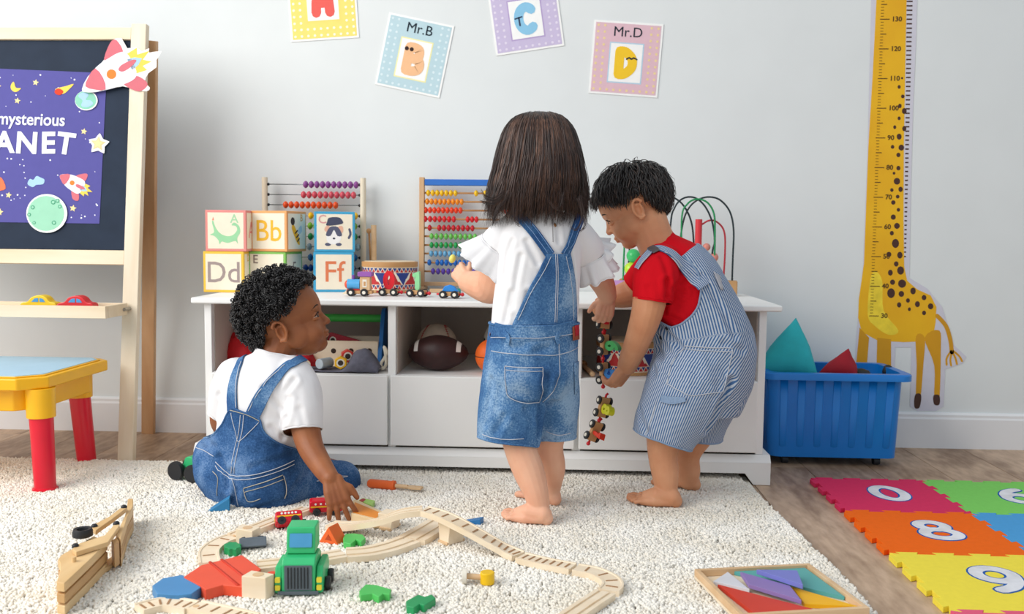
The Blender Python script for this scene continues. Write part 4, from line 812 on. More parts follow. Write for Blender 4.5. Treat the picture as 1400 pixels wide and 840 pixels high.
# ================================================================== FOAM TILES
TS = .30; TX, TYY = .7105, -.462; TH = .012
def edge(a, b, seed=1):                                     # dovetail teeth along a grid edge
    a, b = Vector(a), Vector(b); t = (b-a); n = Vector((-t.y, t.x)).normalized(); u = t.normalized(); L_ = t.length; out = []
    k = 4; d = .0125
    s0 = .5/k*L_*.5; pts = [(0, 0)]
    for i in range(k):
        c = (i+.5)*L_/k; h1, h2 = L_/k*.23, L_/k*.32
        pts += [(c-h1-.0, -d*.0-d*.5), (c-h2, d*.5), (c+h2, d*.5), (c+h1, -d*.5)]
    pts.append((L_, 0)); out = [tuple(a+u*x+n*y) for x, y in pts]
    return out
def gc(i, j): return (TX+TS*i, TYY-TS*j)
TILE = {(0, 0): ('d8325f', '0', 'pink foam floor tile with a white zero'), (1, 0): ('7fcf63', '6', 'green foam floor tile with a white six'), (0, 1): ('f36a14', '8', 'orange foam floor tile with a white eight'), (1, 1): ('4f9fd8', '3', 'blue foam floor tile at the right edge of the photo'), (0, 2): ('f4e04c', '9', 'yellow foam floor tile with a white nine'), (0, 3): ('e7607f', '2', 'rose foam floor tile in front of the yellow nine')}
M_DW = mat('foam_white', 'e4e4e8', .8, spec=.1); M_DB = mat('foam_line', '1f5fae', .8, spec=.1)
def shrink(poly, e):
    c = Vector((sum(p[0] for p in poly)/len(poly), sum(p[1] for p in poly)/len(poly))); out = []
    n = len(poly)
    for i in range(n):
        p0, p1, p2 = Vector(poly[i-1]), Vector(poly[i]), Vector(poly[(i+1) % n]); t = (p1-p0).normalized()+(p2-p1).normalized()
        if t.length < 1e-6: out.append(poly[i]); continue
        t.normalize(); nrm = Vector((-t.y, t.x)); out.append(tuple(p1+nrm*e))
    return out
for (i, j), (col, dg, lab) in TILE.items():
    t = thing('foam_tile', lab, 'foam tile', (0, 0, 0), group='foam number tiles')
    poly = edge(gc(i, j+1), gc(i+1, j+1))[:-1]+edge(gc(i+1, j+1), gc(i+1, j))[:-1]+edge(gc(i, j), gc(i+1, j))[::-1][:-1]+edge(gc(i, j+1), gc(i, j))[::-1][:-1]
    c = Vector((gc(i, j)[0]+TS/2, gc(i, j)[1]-TS/2, 0)); t.location = c
    poly = [(p[0]-c.x, p[1]-c.y) for p in shrink(poly, .0004)]
    MB().prism(poly, .0004, TH, plane='xy').build('mat', mat('foam_'+col, col, .85, var=.015, scale=80, bump=.15, bscale=500, spec=.15), t, bevel=.0008, seg=1)
    if (i, j) in ((1, 1), (0, 3)): continue
    dx = .035 if i else .012
    Mt = T((dx, .01, TH+.0002))
    numeral('numeral_outline', dg, .150, .118, .034, M_DB, t, Mt, .0006, 'xy'); numeral('numeral', dg, .143, .111, .026, M_DW, t, Mt @ T((0, 0, .0005)), .0006, 'xy')

# ================================================================== TANGRAM
TZ = .0205
tg = thing('tangram_tray', 'shallow wooden tangram tray at the rug edge', 'tray', (0, 0, 0))
c0, c1, c2, c3 = on_z(950, 778, TZ+.018), on_z(1103, 770.5, TZ+.018), on_z(1193, 831, TZ+.018), on_z(1012, 842, TZ+.018)
cen = (c0+c1+c2+c3)/4; ux = ((c1-c0)+(c2-c3)).normalized(); ux.z = 0; tw = ((c1-c0).length+(c2-c3).length)/2; td = ((c0-c3).length+(c1-c2).length)/2
tg.matrix_world = TGM = frame((cen.x, cen.y, TZ), ux, (0, 0, 1)); TGI = TGM.inverted()
tw, td = max(tw, td*.98), td
MB().box(-tw/2, tw/2, -td/2, td/2, 0, .005).build('base', WOODL, tg)
for nm, b in (('rim', (-tw/2, tw/2, -td/2, -td/2+.009)), ('rim', (-tw/2, tw/2, td/2-.009, td/2)), ('rim', (-tw/2, -tw/2+.009, -td/2+.0092, td/2-.0092)), ('rim', (tw/2-.009, tw/2, -td/2+.0092, td/2-.0092))): MB().box(*b, .0051, .018).build(nm, WOODT, tg, bevel=.001)
def tpiece(label, pts, col, z0, z1, name='tangram_piece'):
    P = [on_z(px, py, TZ+z1) for px, py in pts]; c = sum(P, Vector())/len(P); lim = lambda v, m: max(-m, min(m, v))
    Q = []
    for p in P:
        q = TGI @ p; q = TGM @ Vector((lim(q.x, tw/2-.0095), lim(q.y, td/2-.0095), 0)); Q.append((q.x-c.x, q.y-c.y))
    o = MB().prism(Q, z0, z1, plane='xy').build(name, paint('tan_'+col, col, .45), None, bevel=.0008, seg=1); o.location = (c.x, c.y, TZ)
    return tag(o, label, 'puzzle piece', 'tangram puzzle pieces')
tpiece('large teal triangle tangram piece in the wooden tray', [(1002, 780), (1097, 773.5), (1155, 816)], '5aa9a6', .0052, .013)
tpiece('large red triangle tangram piece in the wooden tray', [(981, 799), (1030, 838), (1120, 835)], 'd23c26', .0052, .013)
tpiece('white triangle tangram piece at the tray left', [(975, 795), (993, 780), (1025, 806)], 'd9d9de', .0052, .013)
tpiece('purple parallelogram tangram piece in the wooden tray', [(1012, 782), (1080, 801), (1096, 821), (1024, 799)], '8f78b4', .0135, .0215)
tpiece('yellow triangle tangram piece in the wooden tray', [(1082, 802), (1182, 829), (1100, 826)], 'f5b70f', .0052, .013)
tpiece('blue violet triangle tangram piece atop the purple one', [(1034, 779), (1090, 780), (1098, 800)], '7a7fc9', .0222, .031)

# ================================================================== TOYS ON THE RUG
RZ0 = RUG_Z-.001
def pris(name, label, cat, pts, z0, z1, m, group=None, n=0, bev=.0015, z_base=RZ0):
    P = [on_z(px, py, z_base+z1) for px, py in pts]; c = sum(P, Vector())/len(P); Q = [(p.x-c.x, p.y-c.y) for p in P]
    if n: Q = spl2(Q, n)
    o = MB().prism(Q, z0, z1, plane='xy').build(name, m, None, bevel=bev); o.location = (c.x, c.y, z_base)
    return tag(o, label, cat, group)
# ---- tracks: profile with two rail grooves swept along a path
def track(label, path, z=None, w=.040, h=.012, rungs=0, seg=6, straight=False, peg=True, groove=True):
    P3 = []
    for q in path:
        zz = RZ0+(q[2] if len(q) > 2 else 0)
        P3.append(on_z(q[0], q[1], zz+h))
    C_ = sum(P3, Vector())/len(P3); base = Vector((C_.x, C_.y, RZ0)); t = thing('train_track', label, 'train track', base, group='wooden train tracks on the rug')
    pts = P3 if straight else spline(P3, seg); rings = []
    if rungs: groove = False
    g = .0028; a1, a2 = w*.17, w*.31
    prof = [(-w/2, -h), (-w/2, 0), (-a2, 0), (-a2, -g), (-a1, -g), (-a1, 0), (a1, 0), (a1, -g), (a2, -g), (a2, 0), (w/2, 0), (w/2, -h)] if groove else [(-w/2, -h), (-w/2, 0), (-w*.40, 0), (-w*.38, -.0016), (w*.38, -.0016), (w*.40, 0), (w/2, 0), (w/2, -h)]
    fr = []
    for i, p in enumerate(pts):
        tg_ = (pts[min(i+1, len(pts)-1)]-pts[max(i-1, 0)]).normalized(); sd = Vector((tg_.y, -tg_.x, 0)).normalized(); up = sd.cross(tg_); fr.append((p, tg_, sd, up))
        rings.append([p-base+sd*x+up*y for x, y in prof])
    mb = MB(); mb.loft(rings); mb.build('track_body', WOODL, t, smooth=.5)
    if rungs:
        M_R = mat('rung_brown', 'a9805a', .6)
        for k in range(rungs):
            u = (k+.7)/(rungs+.4)*(len(fr)-1); i = int(u); f = u-i; p = fr[i][0].lerp(fr[min(i+1, len(fr)-1)][0], f); _, tg_, sd, up = fr[i]
            MB().cbox(w*.56, .0036, .0016, frame(p-base-up*.0014, sd, up)).build('rung', M_R, t)
    if peg:
        p, tg_, sd, up = fr[-1]; MB().cyl(p-base+tg_*.009-up*h*.9, p-base+tg_*.009-up*.001, .0055, 14).build('joint_peg', WOODT, t, smooth=.7)
    return t, fr
track('rising track of the wooden toy bridge beside the hand', [(452, 715, .002), (480, 716, .008), (515, 710, .030), (548, 699, .050), (577, 695, .056)], rungs=0, peg=False)
track('descending ladder track of the wooden toy bridge', [(579, 695, .056), (606, 703, .052), (640, 720, .038), (672, 738, .018), (694, 750, .004), (709, 757, 0)], rungs=12, peg=False)
track('short straight track below the toy bridge', [(712, 759), (745, 767), (783, 774)], rungs=7, straight=True, peg=False)
track('tight curved track at the rug right end', [(787, 775), (813, 780), (832, 789), (838, 798), (832, 806)], rungs=4, peg=False)
track('straight track leaving the photo bottom', [(828, 809), (805, 824), (770, 848)], rungs=0, straight=True, peg=False)
track('long flat wooden track in the middle of the rug', [(352, 772), (410, 766), (470, 756)], w=.052, straight=True, groove=True, peg=False)
track('curved wide track joining under the toy bridge', [(474, 755.5), (505, 753), (535, 746), (560, 737)], w=.060, peg=False)
track('straight wide track passing under the toy bridge', [(563, 736), (588, 722), (612, 707)], w=.064, straight=True, peg=False)
track('curved track at the left of the rug loop', [(287, 768), (286, 752), (300, 740), (318, 733)], rungs=3, peg=True)
track('straight track leading to the red train', [(320, 731), (350, 720), (378, 709)], straight=True, peg=False)
track('track behind the lying red engine', [(381, 708), (400, 701), (420, 694)], straight=True, peg=False)
track('curved track at the bottom left of the rug', [(190, 830), (225, 822), (262, 827)], rungs=6, peg=True)
track('straight track beside the red bridge ramp', [(266, 826), (320, 838), (345, 844)], rungs=6, straight=True)
def arch_support(label, px, py, rz, w, hh, dpt):
    p = on_z(px, py, RZ0); t = thing('bridge_support', label, 'toy bridge pillar', (p.x, p.y, RZ0), rz, 'wooden bridge supports')
    poly = [(-w*.36, 0), (w*.36, 0)]+[(w*.36+(w*.14)*u*u, hh*u) for u in (.3, .6, .85, 1)]+[(-w*.36-(w*.14)*u*u, hh*u) for u in (1, .85, .6, .3)]
    MB().prism(poly, -dpt/2, dpt/2).build('pillar', WOODL, t, bevel=.0015); MB().box(-w*.36, w*.36, -dpt/2-.004, dpt/2+.004, 0, .006).build('foot', WOODT, t, bevel=.001)
arch_support('wooden pillar under the top of the toy bridge', 617, 741, -.75, .042, .046, .042)
arch_support('wooden pillar under the rising bridge track', 533, 722, -.35, .040, .036, .038)
# ---- red ramp piece, blue ramp, wooden blocks
M_RED = paint('ramp_red', 'ea5638', .45); M_BLU = paint('ramp_blue', '4a8abf', .45)
rp = pris('red_bridge_plate', 'red bridge deck plate with grooves lying on the rug', 'toy', [(251, 789), (275, 773), (331, 759), (357, 778), (333, 803), (305, 800), (281, 807), (274, 801)], 0.0, .020, M_RED)
for k, (a_, b_) in enumerate((((287, 769), (326, 801)), ((303, 765.5), (341, 795)))):
    A, B = on_z(*a_, RZ0+.020), on_z(*b_, RZ0+.020); c = (A+B)/2-rp.location; g = MB().tube([A-rp.location+Vector((0, 0, .0002)), B-rp.location+Vector((0, 0, .0002))], .0032, 8, flat=.5).build('groove_ridge', paint('ramp_red_d', 'd13a24', .5), rp, smooth=True)
MB().cyl((0.085, .035, .002), (.085, .035, .016), .008, 14).build('joint_peg', M_RED, rp, smooth=.7)
pris('blue_ramp', 'blue pointed ramp block in front of the red plate', 'toy', [(208, 801), (222, 791), (249, 786), (275, 803), (262, 812), (243, 814), (215, 812)], 0, .018, M_BLU)
def wblock(label, pts, z1, m, cut=True):
    o = pris('wooden_riser', label, 'toy block', pts, 0, z1, m, 'wooden track risers')
    MB().cyl((0, 0, z1), (0, 0, z1+.0006), .010, 18).build('peg_recess', WOODT, o, smooth=.7); return o
wblock('wooden riser block beside the green truck', [(330, 788), (344, 780), (375, 785), (363, 791)], .040, WOODL)
wblock('wooden riser block behind the grey wagon', [(322, 723), (331, 716.5), (356, 721), (345, 727)], .035, WOODL)
# ---- green truck
tp = on_z(408, 816, RZ0); trk = thing('toy_truck', 'green wooden toy truck with grey grille facing the camera', 'toy truck', (tp.x, tp.y, RZ0), .10)
M_GR = paint('truck_green', '36b975', .35); M_GRD = paint('truck_grey', '59646b', .5)
MB().prism([(0, .004), (0, .058), (.010, .068), (.060, .068), (.075, .060), (.075, .004)], -.030, .030, plane='yz').build('bonnet', M_GR, trk, bevel=.003)
for s in (-1, 1):
    MB().prism([(.004, .004), (.002, .030), (.012, .052), (.075, .052), (.085, .040), (.085, .004)], s*.0305 if s > 0 else -.043, .043 if s > 0 else -.0305, plane='yz').build('fender', M_GR, trk, bevel=.003)
    for z in (.016, .030): MB().prism(rrect(s*.0368-.0045, s*.0368+.0045, z-.0045, z+.0045, .0015), -.0012, .004).build('headlight', paint('lamp_yellow', 'e9d53a', .4), trk)
MB().prism([(.026, .0682), (.034, .116), (.080, .116), (.080, .0682)], -.026, .026, plane='yz').build('cab', M_GR, trk, bevel=.003)
M_ = T((0, .0298, .0925)) @ RX(-.166); MB().prism(rrect(-.020, .020, -.012, .013, .002), -.0022, -.0008, M_).build('windscreen', paint('screen_blue', '4f9fd0', .25), trk)
Mg = T((0, 0, .0)); MB().prism(rrect(-.0245, .0245, .012, .057, .002), -.0022, -.0002).build('grille', M_GRD, trk)
for k in range(7): MB().prism(rrect(-.0190+k*.0058, -.0165+k*.0058, .015, .054, .001), -.0032, -.0023).build('grille_slat', paint('slat_dark', '23282c', .5), trk)
MB().box(-.036, .036, -.004, -.0003, .004, .0105).build('bumper', M_GRD, trk, bevel=.001)
for y in (.030, .070):
    for s in (-1, 1): wheel(trk, s*.0475, y, .0125, .0125, M_GRD) if False else MB().lathe([(0, -.005), (.0115, -.005), (.0128, -.002), (.0128, .002), (.0115, .005), (0, .005)], 16, T((s*.0480, y, .0128)) @ RY(PI/2)).build('wheel', M_TYRE, trk, smooth=.7)
# ---- grey wagon lying on its side, gear, trees, roof block
gw = on_z(346, 752, RZ0); t = thing('toy_wagon', 'small grey toy wagon tipped over among the tracks', 'toy wagon', M=T((gw.x, gw.y, RZ0)) @ RZ(.35) @ RX(-.55))
MB().box(-.027, .027, -.010, .014, .004, .024).build('body', mat('wagon_grey', '68727c', .5, bump=.2, bscale=400), t, bevel=.002)
for x in (-.016, .016):
    for z in (.002, .027): MB().lathe([(0, -.003), (.0068, -.003), (.0068, .003), (0, .003)], 14, T((x, .016, z)) @ RY(0)).build('wheel', M_TYRE, t, smooth=.7)
M_DG = paint('tree_dark', '25985a', .45); M_LG = paint('tree_green', '52bf5e', .45)
def gear_px(cx, cy, rx, ry, n): return [(cx+rx*(1 if k % 2 else .82)*math.cos(2*PI*k/(2*n)), cy+ry*(1 if k % 2 else .82)*math.sin(2*PI*k/(2*n))) for k in range(2*n)]
pris('green_gear', 'small dark green gear block behind the red plate', 'toy block', gear_px(318, 746, 13, 5.5, 8), 0, .016, M_DG)
pris('tree_block', 'light green tree shaped block beside the orange roof block', 'toy block', [(469, 736), (472, 730), (484, 729.5), (496, 731), (500, 736), (494, 741), (487, 738), (480, 744), (470, 742)], 0, .013, M_LG, 'green tree blocks')
pris('tree_block', 'light green tree shaped block near the photo bottom', 'toy block', [(491, 808), (500, 799), (515, 800), (535, 806), (533, 813), (524, 812), (518, 817), (509, 812), (493, 814)], 0, .013, M_LG, 'green tree blocks')
pris('tree_block', 'dark green tree shaped block near the photo bottom', 'toy block', [(555, 822), (572, 813), (581, 816), (590, 812.5), (596, 818), (580, 828), (574, 826), (566, 831), (556, 829)], 0, .014, M_DG, 'green tree blocks')
M_ORG = paint('block_orange', 'ee6a2c', .45)
rp_ = on_z(449, 744, RZ0); t = thing('roof_block', 'orange triangular roof block on the rug', 'toy block', (rp_.x, rp_.y, RZ0), -.35)
MB().prism([(-.024, 0), (.024, 0), (.0, .036)], -.0, .036).build('prism', M_ORG, t, bevel=.0015); MB().prism([(-.008, .008), (.008, .008), (0, .020)], -.0008, .0002).build('mark', paint('block_orange_d', 'b9451a', .5), t)
# ---- toy bolt, screwdriver
bp_ = on_z(632, 800, RZ0); bq = on_z(668, 797, RZ0); t = thing('toy_bolt', 'wooden toy bolt with yellow round nut on the rug', 'toy', ((bp_.x+bq.x)/2, (bp_.y+bq.y)/2, RZ0), .03)
hw = (bq.x-bp_.x)/2
MB().cyl((-hw, 0, .0145), (-hw+.008, 0, .0145), .0145, 20).build('head', M_HUB, t, smooth=.7); MB().cyl((-hw+.008, 0, .0145), (hw-.012, 0, .0125), .0055, 14).build('shaft', WOODT, t, smooth=.7)
MB().cyl((hw-.002, 0, .001), (hw-.002, 0, .023), .0135, 20).build('nut', paint('nut_yellow2', 'f2c214', .4), t, smooth=.7, bevel=.0015)
sa, sbb = on_z(503, 661, RZ0+.010), on_z(577, 668, RZ0+.010); t = thing('toy_screwdriver', 'wooden toy screwdriver with orange handle on the rug', 'toy screwdriver', M=frame(sa, sbb-sa, (0, 0, 1)))
Ls = (sbb-sa).length
MB().lathe([(0, 0), (.008, .001), (.0115, .006), (.0115, Ls*.44), (.013, Ls*.46), (.013, Ls*.50), (.006, Ls*.515)], 18, RY(PI/2)).build('handle', M_ORG, t, smooth=.7)
MB().tube([(Ls*.5, 0, 0), (Ls*.74, 0, 0)], .0055, 12).build('shaft', WOODT, t, smooth=.7); MB().prism([(Ls*.74, -.006), (Ls*.80, -.0095), (Ls, -.0095), (Ls, .0095), (Ls*.80, .0095), (Ls*.74, .006)], -.003, .003, plane='xy').build('blade', WOODT, t, bevel=.001)
# ---- red train by the hand
M_TRD = paint('train_red', 'd3142a', .25); M_TYL = paint('train_yellow', 'f2b51e', .35); M_WHT = paint('train_white', 'ece9e4', .35)
def red_car(label, M, L_, engine):
    t = thing('red_train_engine' if engine else 'red_train_carriage', label, 'toy train', M=M)
    MB().prism(rrect(-L_/2, L_/2, .006, .034, .006), -.0135, .0135).build('body', M_TRD, t, bevel=.003)
    for s in (-1, 1):
        MB().prism(rrect(-L_/2+.003, L_/2-.003, .019, .0225, .001), s*.0137-.0005, s*.0137+.0005).build('stripe', M_TYL, t)
        for k in range(5): x = -L_/2+.014+k*(L_-.028)/4; MB().prism(ellipse(x, .0275, .0026, .0026, 10), s*.0138-.0005, s*.0138+.0005).build('window', M_WHT, t)
        for x in (-L_*.28, L_*.22):
            wo = MB().lathe([(0, -.003), (.0085, -.003), (.0095, 0), (.0085, .003), (0, .003)], 16, T((x, s*.0168, .0096)) @ RX(PI/2)).build('wheel', M_TYRE, t, smooth=.7)
            MB().lathe([(0, -.0006), (.0035, -.0006), (.0035, .0006), (0, .0006)], 10, T((x, s*.0203, .0096)) @ RX(PI/2)).build('hub', mat('hub_shine', '2f353c', .25, metal=.6), wo)
    if engine: MB().prism(ellipse(0, .018, .004, .004, 10), -L_/2-.0012, -L_/2+.001, plane='yz').build('headlight', M_TYL, t); MB().prism(rrect(-.008, .008, .023, .031, .002), -L_/2-.0012, -L_/2+.001, plane='yz').build('windscreen', M_WHT, t)
    MB().cyl((L_/2-.001, 0, .012), (L_/2+.008, 0, .012), .004, 10).build('coupling', M_TYRE, t, smooth=.7)
    return t
e0 = on_z(395, 724, RZ0); red_car('red toy train engine tipped on its side by the track', T((e0.x, e0.y, RZ0+.016)) @ RZ(.38) @ RX(-.75) @ T((0, 0, -.012)), .058, True)
e1 = on_z(444, 706, RZ0); red_car('red toy train carriage held under the hand', T((e1.x, e1.y+.012, RZ0+.004)) @ RZ(.26) @ RX(.10), .075, False)
# ---- orange board, green piece, blue wedges behind
t = pris('orange_board', 'orange faced flat wooden board beside the hand', 'toy', [(483, 684), (487, 683), (522, 699), (520, 711), (512, 711), (480, 702)], .001, .020, wood('board_edge', 'e7cda4', 'd8b98a', 'x', 20)); 
P = [on_z(px, py, RZ0+.0204) for px, py in [(485, 687), (519, 701), (515, 709), (482, 701)]]; MB().prism([(p.x-t.location.x, p.y-t.location.y) for p in P], .0201, .0207, plane='xy').build('orange_face', paint('board_orange', 'e58a22', .4), t)
t = pris('green_toy_plank', 'small green slat with a red end behind the hand', 'toy', [(490, 684), (496, 681), (513, 684.5), (508, 691)], .0, .012, paint('slat_green', 'a6cf6a', .45))
P = [on_z(px, py, RZ0+.0124) for px, py in [(491, 684.5), (496, 682), (500, 683), (496, 687)]]; MB().prism([(p.x-t.location.x, p.y-t.location.y) for p in P], .0121, .0127, plane='xy').build('red_end', paint('slat_red', 'a91f2b', .45), t)
def wedge(label, px, py, rz, L_, h, w, col):
    p = on_z(px, py, RZ0); t = thing('blue_wedge', label, 'toy block', (p.x, p.y, RZ0), rz, 'blue wedge blocks'); MB().prism([(-L_/2, 0), (L_/2, 0), (L_/2, h)], -w/2, w/2).build('wedge', paint('wedge'+col, col, .45), t, bevel=.001)
wedge('blue wedge block behind the seated boy', 300, 697, .25, .048, .030, .028, '2f7fb0'); wedge('blue wedge block behind the bridge track', 645, 715, -.3, .050, .014, .022, '2a72ad')
# ---- green tractor at the far left
gt = on_z(262, 655, RZ0); t = thing('toy_tractor', 'green toy vehicle with big black wheels behind the boy', 'toy car', (gt.x, gt.y, RZ0), -.35)
MB().prism(spl2([(-.028, .012), (-.030, .030), (-.014, .042), (-.006, .060), (.014, .062), (.024, .050), (.016, .030), (.014, .012)], 3), -.016, .016).build('body', M_GR, t, bevel=.003)
for x, r in ((-.026, .025), (.026, .023)):
    for s in (-1, 1):
        wo = MB().lathe([(r*.5, -.0075), (r*.92, -.0075), (r, -.004), (r, .004), (r*.92, .0075), (r*.5, .0075)], 20, T((x, s*.027, r)) @ RX(PI/2)).build('wheel', M_TYRE, t, smooth=.7); MB().lathe([(0, -.006), (r*.52, -.006), (r*.52, .006), (0, .006)], 16, T((x, s*.027, r)) @ RX(PI/2)).build('hub', mat('wheel_hub_grey', '8d9296', .4), wo, smooth=.7)
    MB().cyl((x, -.022, r), (x, .022, r), .004).build('axle', WOODT, t, smooth=.7)
# ---- wooden tow truck lying on its side
WP1 = wood('tow_ply', 'e4c493', 'd2aa72', 'y', 20); WP2 = wood('tow_ply_dark', 'c9a06c', 'b98c58', 'y', 20); ZT = .056
tw_ = thing('wooden_tow_truck', 'wooden toy tow truck lying on its side on the rug', 'toy truck', on_z(120, 780, RZ0)); TL = tw_.location.copy(); TL.z = RZ0; tw_.location = TL
def wpris(name, pts, z0, z1, m, n=0, bev=.0015, ref=None):
    P = [on_z(px, py, RZ0+(ref if ref else z1)) for px, py in pts]; Q = [(p.x-TL.x, p.y-TL.y) for p in P]
    return MB().prism(spl2(Q, n) if n else Q, z0, z1, plane='xy').build(name, m, tw_, bevel=bev)
bodyp = [(77, 796), (82, 782), (82, 770), (79, 765), (84, 759), (100, 750), (128, 733), (147, 741), (120, 768), (88, 798)]
inner = [(79, 794), (83, 782), (84, 770), (82, 766), (86, 760), (101, 752), (128, 735), (144, 741), (119, 766), (88, 795)]
for k, (a_, b_) in enumerate(((0, .016), (.020, .036), (.040, ZT))): wpris('body_board', bodyp, a_, b_, WP1 if k != 1 else WP2, ref=ZT)
for a_, b_ in ((.0155, .0205), (.0355, .0405)): wpris('body_core', inner, a_, b_, WP2, ref=ZT, bev=0)
rear = [(158, 731), (163, 722), (172, 702), (175, 682), (182, 682), (182, 692), (174, 708), (165, 738)]
for k, (a_, b_) in enumerate(((0, .016), (.018, .034), (.036, ZT))): wpris('rear_board', rear, a_, b_, WP1 if k != 1 else WP2, ref=ZT)
wpris('strut', [(152, 738), (160, 733), (163, 739), (156, 744)], .008, ZT-.002, WP2, ref=ZT)
wpris('link_bar', [(99, 751), (103, 745), (143, 732), (158, 715), (164, 718), (148, 741), (104, 755)], ZT+.0005, ZT+.010, WP1)
wpris('link_bar', [(125, 722), (129, 717), (150, 706), (168, 692), (174, 694), (152, 711), (136, 722), (131, 726)], ZT+.0005, ZT+.010, WP1)
wpris('link_bar', [(125, 778), (140, 770), (158, 757), (163, 760), (150, 774), (132, 784)], .0005, .010, WP1, ref=.010)
for px, py in ((103, 746), (159, 715.5), (129, 719), (169.5, 693)): p = on_z(px, py, RZ0+ZT+.012); MB().lathe([(.0062, -.002), (.0062, .002), (.004, .0045), (0, .0052)], 14, T((p.x-TL.x, p.y-TL.y, ZT+.0105))).build('bolt', M_TYRE, tw_, smooth=.8)
p = on_z(113, 729, RZ0+ZT+.014); wo = MB().lathe([(.0, .004), (.009, .004), (.0105, .013), (.0165, .014), (.0185, .009), (.0185, .0), (.015, -.002), (.0, -.002)], 24, T((p.x-TL.x, p.y-TL.y, ZT+.0085))).build('wheel', M_TYRE, tw_, smooth=.7)
MB().sphere((p.x-TL.x, p.y-TL.y, ZT+.014), (.005, .005, .003), 10, 6).build('hub', M_HUB, wo, smooth=True)
p = on_z(101, 761, RZ0+ZT+.01); MB().cyl((p.x-TL.x, p.y-TL.y, ZT), (p.x-TL.x, p.y-TL.y, ZT+.009), .004, 12).build('dowel', WP1, tw_, smooth=.7)

# ================================================================== PEOPLE
_tmp = bpy.data.scenes.new('build_tmp')
_wr, _wu, _ww, _wc = (np.array(a) for a in (AX_R, AX_U, AX_W, CAM_POS))
def to_px(Vv):
    q = np.asarray(Vv)-_wc; d = q @ _ww; return np.stack([700+FPX*(q @ _wr)/d, 420-FPX*(q @ _wu)/d], 1)
def mpp(y): return (CAM_POS.y*-1+y)/FPX*1.0                   # metres per photo pixel at depth y
def J(px, py, y, rpx): return (on_y(px, py, y), rpx*mpp(y))
def verts_np(me): a = np.empty(len(me.vertices)*3); me.vertices.foreach_get('co', a); return a.reshape(-1, 3)
def set_verts(me, a): me.vertices.foreach_set('co', np.ascontiguousarray(a).reshape(-1)); me.update()
def normals_np(me): a = np.empty(len(me.vertices)*3); me.vertices.foreach_get('normal', a); return a.reshape(-1, 3)
def edges_np(me): e = np.empty(len(me.edges)*2, dtype=np.int64); me.edges.foreach_get('vertices', e); return e.reshape(-1, 2)
def relax(me, it, lam=.5, mu=0):
    e = edges_np(me); n = len(me.vertices); v = verts_np(me); deg = np.bincount(e.reshape(-1), minlength=n).astype(float)[:, None]; deg[deg == 0] = 1
    def lap(v):
        s = np.zeros_like(v)
        for k in range(3): s[:, k] = np.bincount(e[:, 0], v[e[:, 1], k], n)+np.bincount(e[:, 1], v[e[:, 0], k], n)
        return s/deg-v
    for _ in range(it):
        v = v+lam*lap(v)
        if mu: v = v+mu*lap(v)
    set_verts(me, v)
def union(mb, name, m, voxel, it=6, mu=-.45):
    me = mb.mesh('u', m); ob = bpy.data.objects.new('u', me); _tmp.collection.objects.link(ob)
    md = ob.modifiers.new('r', 'REMESH'); md.mode = 'VOXEL'; md.voxel_size = voxel; md.use_smooth_shade = True
    vl = _tmp.view_layers[0]; vl.update(); dg = vl.depsgraph; dg.update()
    out = bpy.data.meshes.new_from_object(ob.evaluated_get(dg)); out.name = name; out.materials.clear(); out.materials.append(m)
    bpy.data.objects.remove(ob); bpy.data.meshes.remove(me); relax(out, it, .5, mu); out.shade_smooth(); return out
def chain(mb, pts, n=16, sub=5, caps=True, end=True):
    P = [p for p, r in pts]; Rr = [r for p, r in pts]
    if len(P) > 2: PP = spline(P, sub); RR = [q.x for q in spline([(r, 0, 0) for r in Rr], sub)]
    else: PP, RR = P, Rr
    mb.tube(PP, RR, n)
    if caps:
        mb.sphere(PP[0], RR[0], 14, 9)
        if end: mb.sphere(PP[-1], RR[-1], 14, 9)
    return PP[-1], (PP[-1]-PP[-2]).normalized(), RR[-1]
def ering(c, a, b, ra, rb, n=28, pw=2.3):
    out = []
    for k in range(n):
        g = 2*PI*k/n; cx, sx = math.cos(g), math.sin(g)
        out.append(c+a*(ra*math.copysign(abs(cx)**(2/pw), cx))+b*(rb*math.copysign(abs(sx)**(2/pw), sx)))
    return out
def resample(rings, sub=4):
    m = len(rings); n = len(rings[0]); cols = [spline([rings[j][k] for j in range(m)], sub) for k in range(n)]
    return [[cols[k][j] for k in range(n)] for j in range(len(cols[0]))]
def torso(mb, rows, off=0.0, sub=4):                          # rows: (centre, lateral axis, depth axis, half width, half depth)
    mb.loft(resample([ering(c, a, b, ra+off, rb+off) for c, a, b, ra, rb in rows], sub))
def inside(poly, P):
    x, y = P[:, 0], P[:, 1]; r = np.zeros(len(P), bool); n = len(poly); j = n-1
    for i in range(n):
        xi, yi = poly[i]; xj, yj = poly[j]
        c = ((yi > y) != (yj > y)) & (x < (xj-xi)*(y-yi)/((yj-yi) or 1e-9)+xi); r ^= c; j = i
    return r
